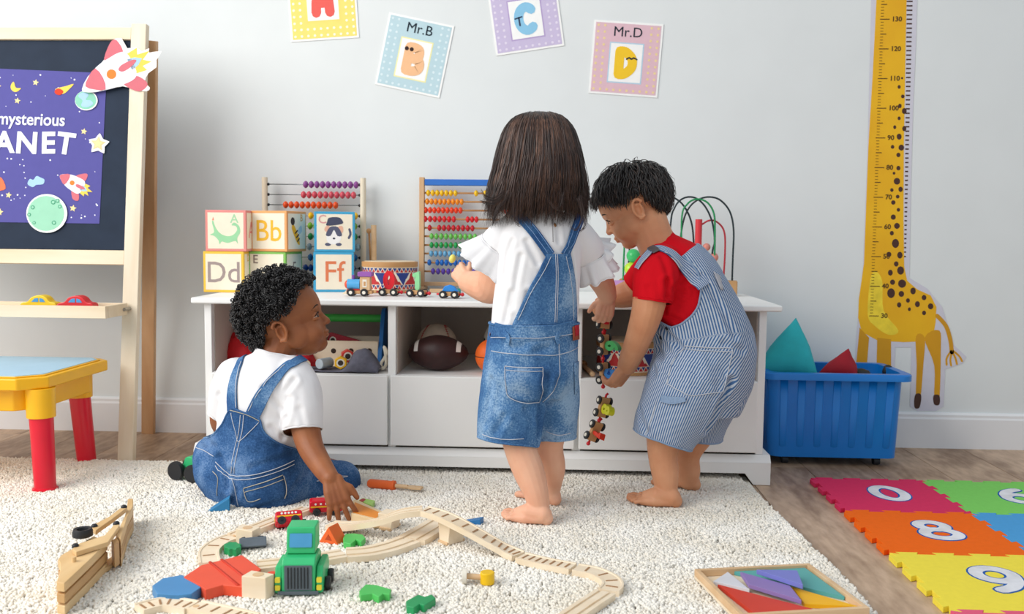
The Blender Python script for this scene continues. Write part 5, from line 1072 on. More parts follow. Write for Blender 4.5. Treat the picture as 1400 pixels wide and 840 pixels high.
def delete_verts(me, mask, smooth_it=6):
    bm = bmesh.new(); bm.from_mesh(me); bm.verts.ensure_lookup_table()
    bmesh.ops.delete(bm, geom=[bm.verts[i] for i in np.nonzero(mask)[0]], context='VERTS')
    # keep the largest pieces only
    seen = set(); parts = []
    for v in bm.verts:
        if v in seen: continue
        st = [v]; seen.add(v); comp = []
        while st:
            w = st.pop(); comp.append(w)
            for e in w.link_edges:
                u = e.other_vert(w)
                if u not in seen: seen.add(u); st.append(u)
        parts.append(comp)
    big = max((len(c) for c in parts), default=0)
    bmesh.ops.delete(bm, geom=[v for c in parts if len(c) < big*.5 for v in c], context='VERTS')
    B = [v for v in bm.verts if v.is_boundary]; nb = {v: [e.other_vert(v) for e in v.link_edges if e.is_boundary] for v in B}
    for _ in range(smooth_it):
        new = {v: (v.co*.4+sum((u.co for u in nb[v]), Vector())*(.6/len(nb[v]))) for v in B if nb[v]}
        for v, c in new.items(): v.co = c
    bm.to_mesh(me); bm.free(); me.update()
def cut_plane(me, co, no, rad):
    v = verts_np(me)-np.array(co); no = np.array(Vector(no).normalized()); delete_verts(me, (v @ no > 0) & (np.linalg.norm(v, axis=1) < rad))
def cut_disc(me, co, no, rad, tol=.007):                      # open the flat end of a sleeve or leg
    v = verts_np(me)-np.array(co); no = np.array(Vector(no).normalized()); h = v @ no; rd = np.linalg.norm(v-h[:, None]*no, axis=1)
    delete_verts(me, (np.abs(h) < tol) & (rd < rad) & (normals_np(me) @ no > .55), 14)
def cut_px(me, poly, cond=None):
    v = verts_np(me); m = inside(poly, to_px(v))
    if cond is not None: m &= cond(v)
    delete_verts(me, m)
def loops_of(me):
    bm = bmesh.new(); bm.from_mesh(me); bd = {}
    for e in bm.edges:
        if e.is_boundary:
            a, b = e.verts; bd.setdefault(a.index, []).append(b.index); bd.setdefault(b.index, []).append(a.index)
    co = {v.index: v.co.copy() for v in bm.verts}; bm.free(); out = []; seen = set()
    for s in bd:
        if s in seen: continue
        L_ = [s]; seen.add(s); cur = s
        while True:
            nx = [u for u in bd[cur] if u not in seen]
            if not nx: break
            cur = nx[0]; seen.add(cur); L_.append(cur)
        if len(L_) > 12: out.append([co[i] for i in L_])
    return out
def hems(me, name, m, parent, r=.0024):
    for L_ in loops_of(me):
        P = [Vector(p) for p in L_]
        for _ in range(10): P = [(P[i-1]+P[i]*2+P[(i+1) % len(P)])/4 for i in range(len(P))]
        MB().tube(P, r, 7, True).build(name, m, parent, smooth=True)
def wrinkle(me, amp, sc, seed, dirs=(1, 1, 1)):
    v = verts_np(me); n = normals_np(me); d = np.empty(len(v))
    for i, p in enumerate(v): q = Vector((p[0]*dirs[0]*sc+seed, p[1]*dirs[1]*sc, p[2]*dirs[2]*sc)); d[i] = noise.noise(q)+.5*noise.noise(q*2.1)
    set_verts(me, v+n*(d*amp)[:, None])
def fold(me, pts, depth, width, bulge=.5):                    # crease along a polyline with raised lips
    v = verts_np(me); n = normals_np(me); best = np.full(len(v), 9.)
    P = [np.array(p) for p in pts]
    for a, b in zip(P[:-1], P[1:]):
        ab = b-a; t = np.clip(((v-a) @ ab)/(ab @ ab), 0, 1); best = np.minimum(best, np.linalg.norm(v-(a+t[:, None]*ab), axis=1))
    x = best/width; set_verts(me, v+n*(depth*(-np.exp(-x*x)+bulge*np.exp(-(x-1.9)**2)))[:, None])
class Surf:
    def __init__(s, *objs):
        s.v = []; f = []
        for me in objs:
            o = len(s.v); s.v += [v.co.copy() for v in me.vertices]; f += [[i+o for i in p.vertices] for p in me.polygons]
        s.t = BVHTree.FromPolygons(s.v, f)
    def hit(s, px, py):
        d = _ray(px, py).normalized(); r = s.t.ray_cast(CAM_POS, d)
        if r[0] is None:
            q = s.t.find_nearest(CAM_POS+d*2.25); return q[0], q[1]
        n = r[1]; n = n if n.dot(d) < 0 else -n
        return r[0], n
    def near(s, p): q = s.t.find_nearest(Vector(p)); return q[0], q[1]
def ribbon(surf, pts, width, thick, name, m, parent, off=.001, sub=6):   # pts: photo pixels or 3-D points; width number or list
    C_ = []
    for p in pts: C_.append(surf.hit(*p) if len(p) == 2 else surf.near(p))
    P = spline([c[0] for c in C_], sub); W = width if hasattr(width, '__len__') else [width]*len(pts); W = [q.x for q in spline([(w, 0, 0) for w in W], sub)]
    out = []
    for p in P: q, n = surf.near(p); out.append((q, n))
    for _ in range(3):
        out = [out[0]]+[((out[i-1][0]+out[i][0]*2+out[i+1][0])/4, (out[i-1][1]+out[i][1]*2+out[i+1][1]).normalized()) for i in range(1, len(out)-1)]+[out[-1]]
    rings = []; sco = []
    for i, (q, n) in enumerate(out):
        t = (out[min(i+1, len(out)-1)][0]-out[max(i-1, 0)][0]).normalized(); sd = t.cross(n).normalized(); w = W[i]/2; b = q+n*off
        e = thick*.35
        sco += [-w, -w*.96, 0, w*.96, w, 0]
        rings.append([b-sd*w, b-sd*w*.96+n*thick, b+n*(thick), b+sd*w*.96+n*thick, b+sd*w, b+n*0])
    o = MB().loft(rings).build(name, m, parent, smooth=.9); o.data.attributes.new('stripe', 'FLOAT', 'POINT').data.foreach_set('value', sco); return o
def seam(surf, pts, name, m, parent, r=.0009, off=.0008, sub=6, closed=False):
    C_ = [(surf.hit(*p) if len(p) == 2 else surf.near(p))[0] for p in pts]; P = []
    for p in spline(C_, sub, closed): q, n = surf.near(p); P.append(q+n*off)
    return MB().tube(P, r, 5, closed).build(name, m, parent, smooth=True)
def patch(surf, quad, name, m, parent, off=.0016, nu=10, nv=10, bottom=0.0):   # cloth patch inside four photo corners (tl,tr,br,bl)
    tl, tr, br, bl = [Vector(q) for q in quad]; vs = []; fs = []
    for j in range(nv+1):
        v = j/nv
        for i in range(nu+1):
            u = i/nu; p = (tl*(1-u)+tr*u)*(1-v)+(bl*(1-u)+br*u)*v; p = p+Vector((0, bottom*4*u*(1-u)*v*v)); q, n = surf.hit(p.x, p.y); vs.append(q+n*off)
    for j in range(nv):
        for i in range(nu): fs.append((j*(nu+1)+i, j*(nu+1)+i+1, (j+1)*(nu+1)+i+1, (j+1)*(nu+1)+i))
    mb = MB(); mb.add(vs, fs); o = mb.build(name, m, parent, smooth=True); s = o.modifiers.new('s', 'SOLIDIFY'); s.thickness = .0016; s.offset = 1
    return o

# ---------------------------------------------------------------- anatomy
def hand(mb, w, d, n, s, k=1.0, curl=(.35, .5, .4), thumb=(.35, .55), spread=.10, r=.0058, fan=None, palm_r=.0105):
    """w wrist, d finger direction, n palm side normal, s thumb side; all unit"""
    w = Vector(w); d = Vector(d).normalized(); n = Vector(n); n = (n-d*n.dot(d)).normalized(); s = Vector(s); s = (s-d*s.dot(d)-n*s.dot(n)).normalized()
    L_ = .043*k; W = .019*k
    for u in (-1, -.33, .33, 1):
        a = w+s*(u*W*.55); b = w+d*L_+s*(u*W*.86); mb.tube([a, (a+b)/2, b], [palm_r*k*.95, palm_r*k*1.05, palm_r*k*.82], 10); mb.sphere(b, palm_r*k*.82, 10, 7); mb.sphere(a, palm_r*k*.95, 10, 7)
    lens = (.0145, .0125, .010)
    for i, (u, fl) in enumerate(((1, .90), (.33, 1.06), (-.33, 1.0), (-1, .78))):
        b = w+d*(L_*.97)+s*(u*W*.86); dd = (d+s*(u*spread)).normalized(); ang = 0; path = [b]; rad = [r*1.12*k]
        for j in range(3):
            c = curl[j]*((fan[i]) if fan else 1); ax = n.cross(dd)
            ang = c; dd = (dd*math.cos(ang)+n*math.sin(ang)).normalized(); nn = n
            n_loc = (n-dd*n.dot(dd))
            n2 = n_loc.normalized() if n_loc.length > .15 else -d
            path.append(path[-1]+dd*(lens[j]*fl*1.12*k)); rad.append(r*k*(1.0, .95, .82)[j])
            # continue bending in the plane of d and n
            n_keep = n
            n = (n*math.cos(ang)-(d*1.0)*math.sin(ang)).normalized() if False else n_keep
            base = math.atan2(dd.dot(n_keep), dd.dot(d)) if True else 0
            if j < 2:
                nxt = base; 
        # rebuild by accumulated angle, which bends cleanly past a right angle
        path = [b]; acc = 0; f0 = (d+s*(u*spread)).normalized()
        for j in range(3):
            acc += curl[j]*((fan[i]) if fan else 1); dd = (f0*math.cos(acc)+n*math.sin(acc)).normalized(); path.append(path[-1]+dd*(lens[j]*fl*1.12*k))
        mb.tube(path, rad, 10); mb.sphere(path[-1], rad[-1], 10, 7); [mb.sphere(p, q*1.02, 10, 7) for p, q in zip(path[1:-1], rad[1:-1])]
    tb = w+d*(L_*.30)+s*(W*.75); t1 = (s*.85+d*.65+n*thumb[0]).normalized(); t2 = (s*.35+d*.9+n*thumb[1]).normalized()
    p1 = tb+t1*.018*k; p2 = p1+t2*.014*k; p3 = p2+(t2+d*.2).normalized()*.010*k
    mb.tube([tb, p1, p2, p3], [r*1.5*k, r*1.28*k, r*1.12*k, r*.92*k], 10); mb.sphere(p3, r*.92*k, 10, 7); mb.sphere(p1, r*1.28*k, 10, 7)
def foot(mb, heel, fwd, side, k=1.0, z=RUG_Z):
    """heel: floor point at the back of the heel, fwd toe direction, side: +1 big toe lies to the left of fwd, -1 to the right"""
    f = Vector((fwd[0], fwd[1], 0)).normalized(); l = Vector((-f.y, f.x, 0))*side; h = Vector((heel[0], heel[1], z))
    def P(a, b, c): return h+f*(a*k)+l*(b*k)+Vector((0, 0, c*k))
    mb.sphere(P(.022, 0, .020), (.0205*k,)*3, 16, 10); mb.sphere(P(.014, 0, .013), (.0155*k,)*3, 14, 9)
    mb.tube([P(.022, 0, .021), P(.055, -.002, .023), P(.085, 0, .015)], [.020*k, .0205*k, .0135*k], 16)
    mb.tube([P(.025, -.006, .013), P(.060, -.015, .011), P(.090, -.014, .009)], [.0125*k, .0115*k, .0085*k], 12); mb.tube([P(.030, .006, .015), P(.065, .013, .015), P(.096, .015, .0105)], [.0125*k, .0135*k, .0105*k], 12)
    mb.sphere(P(.092, .015, .0115), .0115*k, 12, 8); mb.sphere(P(.088, -.012, .0095), .0095*k, 12, 8); mb.sphere(P(.092, .0, .010), .0105*k, 12, 8)
    for b, a, r in ((.0215, .120, .0086), (.0085, .121, .0062), (-.0025, .116, .0057), (-.0125, .109, .0053), (-.0215, .100, .0051)):
        mb.tube([P(a-.026, b*.85, .0095), P(a-.008, b, .0105), P(a, b, .0078)], [r*.95*k, r*k, r*.92*k], 10); mb.sphere(P(a, b, .0078), r*.95*k, 10, 7)
class _Shift:                                               # moves the face forward of the ears
    def __init__(s, mb, d): s.mb = mb; s.d = d
    def sphere(s, c, r, a, b, M=None): s.mb.sphere((c[0], c[1]+(s.d if (M is not None and abs(c[0]) < .06) else 0), c[2]), r, a, b, M=M)
    def tube(s, P, r, n): s.mb.tube(P, r, n)
def head(mb, M, k=1.0):
    S = M @ Matrix.Diagonal((k, k, k, 1))
    def E(c, r): mb.sphere(c, r, 24, 16, M=S)
    mb = _Shift(mb, .008); E = lambda c, r: mb.sphere(c, r, 24, 16, M=S)
    E((0, -.010, .030), (.077, .097, .086)); E((0, .018, .030), (.064, .065, .064)); E((0, .026, -.030), (.058, .053, .064)); E((0, .046, -.074), (.024, .024, .019)); E((0, .020, -.062), (.046, .046, .028))
    for s in (-1, 1):
        E((s*.029, .046, -.041), (.028, .028, .029)); E((s*.024, .064, .014), (.020, .014, .008)); E((s*.050, .010, -.030), (.018, .034, .036)); E((s*.0075, .081, -.0285), (.006, .007, .0055))
        # ear: bowl, rim, lobe, tragus
        mb.mb.sphere((s*.076, -.008, -.012), (.008, .0140, .021), 14, 9, M=S)
        rim = [(s*(.0835+.004*math.sin(a*.5)), -.010+.0165*math.cos(a)*(.95), -.009+.0245*math.sin(a)) for a in [math.radians(-118+30*i) for i in range(10)]]
        mb.tube([S @ Vector(p) for p in spline(rim, 3)], .0040*k, 8); mb.sphere(S @ Vector((s*.080, -.004, -.033)), .0066*k, 10, 7); mb.sphere(S @ Vector((s*.079, .006, -.014)), .0045*k, 8, 6)
        inner = [(s*.0825, -.016, .004), (s*.0835, -.017, -.010), (s*.0825, -.010, -.022)]
        mb.tube([S @ Vector(p) for p in spline(inner, 3)], .0026*k, 7)
    mb.tube([S @ Vector(p) for p in ((0, .082, .004), (0, .089, -.014), (0, .0955, -.0265))], [.0065*k, .0068*k, .0082*k], 12); E((0, .0865, -.0275), (.0082, .0078, .0072))
    E((0, .0745, -.0495), (.0165, .0085, .0052)); E((0, .0725, -.0585), (.0140, .0085, .0052)); E((0, .068, -.042), (.016, .010, .010))
def eyes(parent, M, k, iris, skin_m, lash='2a1a14', look=0, drop=0.0):
    S = M @ Matrix.Diagonal((k, k, k, 1)); W_ = mat('eye_white', 'c9c0b8', .2, spec=.6); I_ = mat('eye_iris_'+iris, iris, .15, spec=.7); L_ = mat('lash', lash, .7)
    for s in (-1, 1):
        S = M @ Matrix.Diagonal((k, k, k, 1)) @ T((0, .009, 0)); c = Vector((s*.0285, .0625, -.003)); e = MB().sphere(c, .0118, 16, 11, M=S).build('eye', W_, parent, smooth=True)
        d = Vector((s*.12+look, 1, -.06)).normalized(); mb = MB(); mb.sphere(c+d*.0092, (.0066, .0036, .0066), 12, 8, M=S); mb.build('iris', I_, e, smooth=True)
        mb = MB(); mb.tube([S @ Vector(p) for p in spline([(s*.0185, .0705, -.0035), (s*.023, .0755, .0028), (s*.0300, .0760, .0040), (s*.0370, .0722, .0005), (s*.0405, .0665, -.0035)], 3)], [.0007*k]+[.0017*k]*11+[.0007*k], 6) if False else mb.tube([S @ Vector(p) for p in spline([(s*.0185, .0705, -.0035), (s*.023, .0755, .0028), (s*.0300, .0760, .0040), (s*.0370, .0722, .0005), (s*.0405, .0665, -.0035)], 3)], .0014*k, 6)
        mb.build('lash_line', L_, parent, smooth=True)
        lid = MB(); lid.sphere(c+Vector((0, -.0002, .0048-drop)), (.0136, .0128, .0098), 14, 9, M=S); lid.build('eyelid', skin_m, parent, smooth=True); MB().sphere(c+Vector((0, -.0004, -.0064)), (.0132, .0124, .0070), 14, 9, M=S).build('eyelid', skin_m, parent, smooth=True)
        mb = MB(); mb.tube([S @ Vector(p) for p in spline([(s*.012, .0775, .0165), (s*.024, .0785, .0215), (s*.036, .0715, .0190), (s*.043, .0630, .0135)], 3)], .0028*k, 6, flat=.6); mb.build('eyebrow', L_, parent, smooth=True)
def carve_ears(me, M, k):                                   # hollow of the ears
    v = verts_np(me); Mi = np.array((M @ Matrix.Diagonal((k, k, k, 1))).inverted()); R3 = np.array((M @ Matrix.Diagonal((k, k, k, 1))).to_3x3())
    l = v @ Mi[:3, :3].T+Mi[:3, 3]
    for s in (-1, 1):
        d = ((l[:, 1]+.0065)/.0075)**2+((l[:, 2]+.0125)/.0125)**2; w = np.exp(-d*d)*((l[:, 0]*s > .062) & (l[:, 0]*s < .1)); l[:, 0] -= s*.0085*w
    M4 = np.array(M @ Matrix.Diagonal((k, k, k, 1))); set_verts(me, l @ M4[:3, :3].T+M4[:3, 3])
def smooth_cheeks(me, M, k, it=16):                         # blend cheeks and jaw, leaving nose, lips and ears crisp
    Mi = np.array((M @ Matrix.Diagonal((k, k, k, 1))).inverted()); v = verts_np(me); l = v @ Mi[:3, :3].T+Mi[:3, 3]; a = np.abs(l[:, 0])
    m = (a > .021) & (a < .0735) & (l[:, 1] > .004) & (l[:, 1] < .09) & (l[:, 2] > -.10) & (l[:, 2] < -.012); m |= (l[:, 2] > .018) & (l[:, 2] < .07) & (l[:, 1] > .02) & (a < .07)
    e = edges_np(me); n = len(v); deg = np.bincount(e.reshape(-1), minlength=n).astype(float)[:, None]
    for _ in range(it):
        s = np.stack([np.bincount(e[:, 0], v[e[:, 1], q], n)+np.bincount(e[:, 1], v[e[:, 0], q], n) for q in range(3)], 1)/deg; v[m] = v[m]*.4+s[m]*.6
    set_verts(me, v)
def skin(name, c, c2): return mat(name, c, .48, scale=16, col2=c2, bump=.03, bscale=700, spec=.35, sss=.12)
def face_frame(fwd, up=(0, 0, 1)):
    f = Vector(fwd).normalized(); u = Vector(up); u = (u-f*u.dot(f)).normalized(); r = f.cross(u); return Matrix(((r.x, f.x, u.x, 0), (r.y, f.y, u.y, 0), (r.z, f.z, u.z, 0), (0, 0, 0, 1)))
def denim(name, c1, c2, c3):
    m = bpy.data.materials.new(name); m.use_nodes = True; nt = m.node_tree; N = nt.nodes; L = nt.links; b = N['Principled BSDF']; b.inputs['Roughness'].default_value = .9; b.inputs['Specular IOR Level'].default_value = .15
    tc = N.new('ShaderNodeTexCoord'); n1 = N.new('ShaderNodeTexNoise'); n1.inputs['Scale'].default_value = 11; n1.inputs['Detail'].default_value = 3; L.new(tc.outputs['Object'], n1.inputs[0])
    n2 = N.new('ShaderNodeTexNoise'); n2.inputs['Scale'].default_value = 260; n2.inputs['Detail'].default_value = 2; L.new(tc.outputs['Object'], n2.inputs[0])
    cr = N.new('ShaderNodeValToRGB'); cr.color_ramp.elements[0].position = .32; cr.color_ramp.elements[0].color = lin(c1); cr.color_ramp.elements[1].position = .72; cr.color_ramp.elements[1].color = lin(c3); e = cr.color_ramp.elements.new(.52); e.color = lin(c2)
    ad = N.new('ShaderNodeMath'); ad.operation = 'MULTIPLY_ADD'; ad.inputs[1].default_value = .55; L.new(n2.outputs[0], ad.inputs[0]); sb_ = N.new('ShaderNodeMath'); sb_.operation = 'SUBTRACT'; sb_.inputs[1].default_value = .27; L.new(n1.outputs[0], sb_.inputs[0]); L.new(sb_.outputs[0], ad.inputs[2])
    L.new(ad.outputs[0], cr.inputs[0]); L.new(cr.outputs[0], b.inputs['Base Color'])
    bp = N.new('ShaderNodeBump'); bp.inputs['Strength'].default_value = .25; bp.inputs['Distance'].default_value = .001; L.new(n2.outputs[0], bp.inputs['Height']); L.new(bp.outputs[0], b.inputs['Normal'])
    return m
M_WHITE_COT = mat('white_cotton', 'e9e8ea', .9, var=.012, scale=14, bump=.12, bscale=500, spec=.1)
M_THREAD = mat('thread_pale', 'c9cdd6', .9); M_THREADG = mat('thread_gold', 'b9b3a2', .9)
def garment(me, name, parent, thick=.0016, off=1):
    o = mesh_obj(name, me, parent); s = o.modifiers.new('cloth', 'SOLIDIFY'); s.thickness = thick; s.offset = -1; return o
def person(label, loc):
    o = thing('person', label, 'person', loc); return o
def adopt(root):                                            # parts were built in world space: keep them there under the moved root
    inv = T(root.location).inverted()
    for c in list(root.children): c.matrix_parent_inverse = inv
VOX = .0024

# ---------------------------------------------------------------- GIRL (standing, seen from behind)
g = person('girl in denim shorts overalls and white blouse seen from behind', (-.02, -.87, RUG_Z))
SK_G = skin('skin_light', 'eebb9c', 'e5a788')
gy = -.86; gl = Vector((.90, .43, 0)).normalized(); gf = Vector((-.43, .90, 0)).normalized()   # lateral (her right) and forward
def grow(px, py, wpx, dep, y=gy): return (on_y(px, py, y), gl, gf, wpx*mpp(y)*1.0, dep)
rows_g = [grow(725, 542, 52, .066), grow(725, 516, 60, .080), grow(727, 480, 58, .075), grow(730, 452, 58, .070), grow(733, 415, 58, .067), grow(737, 375, 57, .064), grow(740, 336, 55, .058), grow(741, 312, 50, .050), grow(741, 298, 38, .042), grow(741, 288, 24, .034)]
mb = MB(); torso(mb, rows_g, -.012)
GH = T(on_y(740, 232, -.845)) @ face_frame((-.50, .85, -.16))
head(mb, GH, .90)
chain(mb, [J(741, 312, -.86, 22), J(740, 285, -.855, 20), J(740, 255, -.845, 22)])
# legs
chain(mb, [J(705, 530, -.87, 29), J(707, 575, -.885, 27), J(711, 612, -.90, 22.5), J(723, 645, -.91, 22), J(733, 675, -.925, 17.5), J(738, 698, -.93, 14.5)])
chain(mb, [J(757, 530, -.84, 28), J(755, 575, -.825, 25), J(751, 610, -.815, 19.5), J(756, 640, -.805, 17.5), J(755, 664, -.79, 13), J(752, 680, -.785, 12)])
h1 = on_z(755, 718, RUG_Z); t1 = on_z(682, 708, RUG_Z); foot(mb, h1, t1-h1, -1, 1.02)
h2 = on_z(765, 692, RUG_Z); t2 = on_z(698, 673, RUG_Z); foot(mb, h2, t2-h2, 1, 1.0)
# left arm bent forward, hand holding a bead
chain(mb, [J(688, 328, -.83, 24), J(684, 350, -.83, 24), J(679, 378, -.82, 24.5), J(672, 394, -.79, 22), J(655, 390, -.745, 20), J(641, 386, -.715, 15.5)], 18)
wl = on_y(638, 385, -.705); hand(mb, wl, (-.50, .40, .52), (.35, .62, -.20), (.15, .55, .78), .92, (.55, .95, .75), (.30, .62), .05, fan=(.75, .95, 1, 1))
# right arm reaching down to the toy train
chain(mb, [J(792, 330, -.80, 22), J(806, 355, -.78, 21), J(820, 380, -.72, 17.5), J(827, 394, -.70, 15), J(830, 405, -.69, 13)], 18)
wr = on_y(830, 406, -.688); hand(mb, wr, (-.12, -.02, -.90), (-.25, .90, .0), (-.95, -.20, 0), 1.0, (.35, .75, .6), (.35, .6), .12)
body = union(mb, 'body', SK_G, VOX, 3); mesh_obj('body', body, g)
eyes(g, GH, .90, '3a2418', SK_G)
# blouse
mb = MB(); torso(mb, [(c, a, b, ra+(.004 if i > 0 else -.006), rb+(.002 if i > 0 else -.004)) for i, (c, a, b, ra, rb) in enumerate(rows_g[2:])], 0)
sl1 = chain(mb, [J(706, 312, -.85, 24), J(696, 324, -.845, 28), J(688, 334, -.842, 30), J(683, 341, -.84, 31)], 20, end=False)
sl2 = chain(mb, [J(778, 313, -.835, 24), J(790, 328, -.81, 26), J(800, 343, -.79, 26), J(805, 352, -.782, 25)], 20, end=False)
mb.sphere(on_y(741, 297, -.855), .036)
bl_ = union(mb, 'blouse', M_WHITE_COT, .0034, 7, 0)
cut_plane(bl_, on_y(741, 287, -.855), (0, 0, 1), .06)
wrinkle(bl_, .0016, 26, 3, (1, 1, .35))
for pts in (((700, 420), (706, 380), (712, 350)), ((690, 440), (698, 400)), ((720, 330), (735, 360)), ((786, 400), (782, 360), (778, 340)), ((760, 300), (764, 330)), ((700, 330), (692, 350), (690, 375)), ((722, 400), (716, 440)), ((790, 440), (788, 410))):
    S_ = Surf(bl_); fold(bl_, [S_.hit(*p)[0] for p in pts], .0034, .006)
garment(bl_, 'blouse', g)
def ruffle(path_c, axis, r0, r1, L_, nwave, name, seed, tilt=0):   # gathered flounce round an arm
    c = Vector(path_c); ax = Vector(axis).normalized(); a = ax.orthogonal().normalized(); b = ax.cross(a); rings = []; n = 96
    for j in range(9):
        v = j/8; ring = []
        for k_ in range(n):
            th = 2*PI*k_/n; wv = math.sin(nwave*th+seed)+.5*math.sin((nwave*1.7)*th+seed*2); amp = .0045*v+.0008
            r = r0+(r1-r0)*v**1.1+amp*wv; ring.append(c+ax*(L_*v+.0015*wv*v)+a*(r*math.cos(th))+b*(r*math.sin(th)))
        rings.append(ring)
    mb = MB(); mb.loft(rings, cap=False); o = mb.build(name, M_WHITE_COT, g, smooth=True); s = o.modifiers.new('s', 'SOLIDIFY'); s.thickness = .0014; s.offset = 0
    MB().tube(rings[-1], .0013, 6, True).build('ruffle_hem', M_WHITE_COT, g, smooth=True); MB().tube(rings[0], .0016, 6, True).build('ruffle_seam', M_WHITE_COT, g, smooth=True)
ruffle(on_y(683, 338, -.841), on_y(665, 363, -.83)-on_y(682, 339, -.842), .049, .074, .052, 9, 'sleeve_ruffle', 1.0)
ruffle(on_y(805, 351, -.782), on_y(815, 378, -.765)-on_y(804, 348, -.785), .043, .056, .050, 9, 'sleeve_ruffle', 2.0)
ruffle(on_y(803, 342, -.775), Vector((.80, .40, -.45)), .034, .046, .042, 8, 'shoulder_ruffle', 3.0)
SB = Surf(bl_)
seam(SB, [(755, 300), (755.5, 315), (756, 331)], 'placket', mat('placket_line', 'a9a6a8', .9), g, .0010, .0004)
q, n = SB.hit(758.5, 308); MB().lathe([(.0, -.0012), (.0042, -.0012), (.0048, 0), (.003, .0012), (0, .0008)], 14, frame(q+n*.0015, n.orthogonal(), n)).build('button', mat('button_gold', '9a6a3a', .35, metal=.5), g, smooth=True)
# overalls: shorts with a back panel and straps
DN_G = denim('denim_mid', '345a8a', '4f79a6', '8fadcb'); DN_GD = denim('denim_strap', '28497a', '38618f', '6284ac')
mb = MB()
torso(mb, [(c, a, b, ra+e, rb+e2) for (c, a, b, ra, rb), e, e2 in zip(rows_g[:5], (.0, .008, .010, .009, .008), (.004, .012, .012, .010, .009))], 0)
lg1 = chain(mb, [J(708, 500, -.865, 48), J(702, 545, -.872, 48), J(696, 590, -.882, 45), J(694, 605, -.885, 44)], 24, end=False); lg2 = chain(mb, [J(752, 500, -.84, 40), J(755, 545, -.825, 38), J(757, 583, -.815, 33), J(757, 598, -.813, 31)], 24, end=False)
sh = union(mb, 'shorts', DN_G, .0034, 7, 0)
cut_disc(sh, *lg1); cut_disc(sh, *lg2); cut_plane(sh, on_y(731, 441, gy), (0, 0, 1), .15)
wrinkle(sh, .0024, 22, 9, (1, 1, .6))
S_ = Surf(sh); 
for pts, dp in ((((736, 600), (737, 575), (741, 545), (748, 515)), .007), (((690, 470), (700, 476), (715, 474)), .003), (((735, 480), (750, 476)), .003), (((672, 520), (668, 550), (664, 580)), .004), (((765, 520), (758, 540), (748, 552)), .004), (((680, 590), (690, 570)), .003), (((720, 560), (730, 575)), .003)):
    fold(sh, [S_.hit(*p)[0] for p in pts], dp, .008)
garment(sh, 'shorts', g, .002); hems(sh, 'hem', DN_G, g, .0030)
SS = Surf(sh)
ribbon(SS, [(677, 450), (700, 456), (735, 457), (766, 452), (783, 447)], .030, .0022, 'waistband', DN_G, g, .0012)
for a_, b_ in (((670, 440), (790, 436)), ((673, 462), (788, 455))): seam(SS, [a_, (735, b_[1]+8), b_], 'stitching', M_THREAD, g, .0008, .0042)
for px in (693, 761): ribbon(SS, [(px, 441), (px+1, 456), (px+2, 470)], .010, .0025, 'belt_loop', DN_G, g, .0035)
seam(SS, [(672, 480), (700, 484), (742, 486), (765, 485), (790, 474)], 'yoke_stitching', M_THREAD, g); seam(SS, [(764, 470), (765, 500), (762, 520), (752, 540), (742, 550)], 'seat_stitching', M_THREAD, g)
patch(SS, ((691, 501), (742, 503), (739, 545), (693, 541)), 'back_pocket', denim('denim_pocket', '335a8b', '4f79a8', '93afcd'), g, .0016, bottom=7); SP = Surf(sh)
seam(SS, [(691, 501), (716, 503), (742, 503)], 'pocket_stitching', M_THREAD, g, .0009, .0038); seam(SS, [(691, 502), (692, 525), (695, 542), (716, 551), (737, 546), (740, 525), (742, 504)], 'pocket_stitching', M_THREAD, g, .0009, .0038); seam(SS, [(692, 506), (716, 508), (741, 508)], 'pocket_stitching', M_THREAD, g, .0008, .0038)
patch(SS, ((784, 497), (790, 494), (789, 536), (785, 540)), 'back_pocket', DN_G, g, .0016, 4, 8)
seam(SS, [(660, 594), (690, 601), (716, 600)], 'hem_stitching', M_THREAD, g, .0009, .0010); seam(SS, [(747, 590), (762, 595), (780, 592)], 'hem_stitching', M_THREAD, g, .0009, .0010)
# back panel draped over the blouse
def drape(surf, left, right, nu, nv, off, name, m, parent, thick=.0022):
    Lp = spl2(left, 8, False); Rp = spl2(right, 8, False); vs = []; fs = []; N_ = nv
    for j in range(N_+1):
        v = j/N_*(len(Lp)-1); i0 = min(int(v), len(Lp)-2); f = v-i0; l = Vector(Lp[i0]).lerp(Vector(Lp[i0+1]), f); v2 = j/N_*(len(Rp)-1); i1 = min(int(v2), len(Rp)-2); f2 = v2-i1; r = Vector(Rp[i1]).lerp(Vector(Rp[i1+1]), f2)
        for i in range(nu+1): p = l.lerp(r, i/nu); q, n = surf.hit(p.x, p.y); vs.append(q+n*off)
    for j in range(N_):
        for i in range(nu): fs.append((j*(nu+1)+i, j*(nu+1)+i+1, (j+1)*(nu+1)+i+1, (j+1)*(nu+1)+i))
    mb = MB(); mb.add(vs, fs); me = mb.mesh(name, m, True)
    if Vector(me.polygons[len(me.polygons)//2].normal).dot(AX_W) > 0: me.flip_normals()
    relax(me, 3); o = mesh_obj(name, me, parent); s = o.modifiers.new('s', 'SOLIDIFY'); s.thickness = thick; s.offset = 1; return o, me
SB2 = Surf(bl_, sh)
bp_o, bp_me = drape(SB2, [(746, 347), (735, 370), (718, 400), (697, 447)], [(779, 347), (785, 375), (788, 405), (789, 445)], 16, 30, .0030, 'back_panel', DN_G, g)
SPN = Surf(bp_me)
for d in (-1.3, 1.3): seam(SPN, [(760+d, 348), (761+d, 380), (760+d, 415), (759+d, 441)], 'stitching', M_THREAD, g, .0008, .0030)
seam(SPN, [(753, 351), (742, 373), (726, 400), (708, 438)], 'stitching', M_THREAD, g, .0007, .0030); seam(SPN, [(773, 351), (778, 375), (782, 405), (783, 438)], 'stitching', M_THREAD, g, .0007, .0030)
p0 = SB.hit(706, 296)[0]; p1 = SB.hit(788, 305)[0]
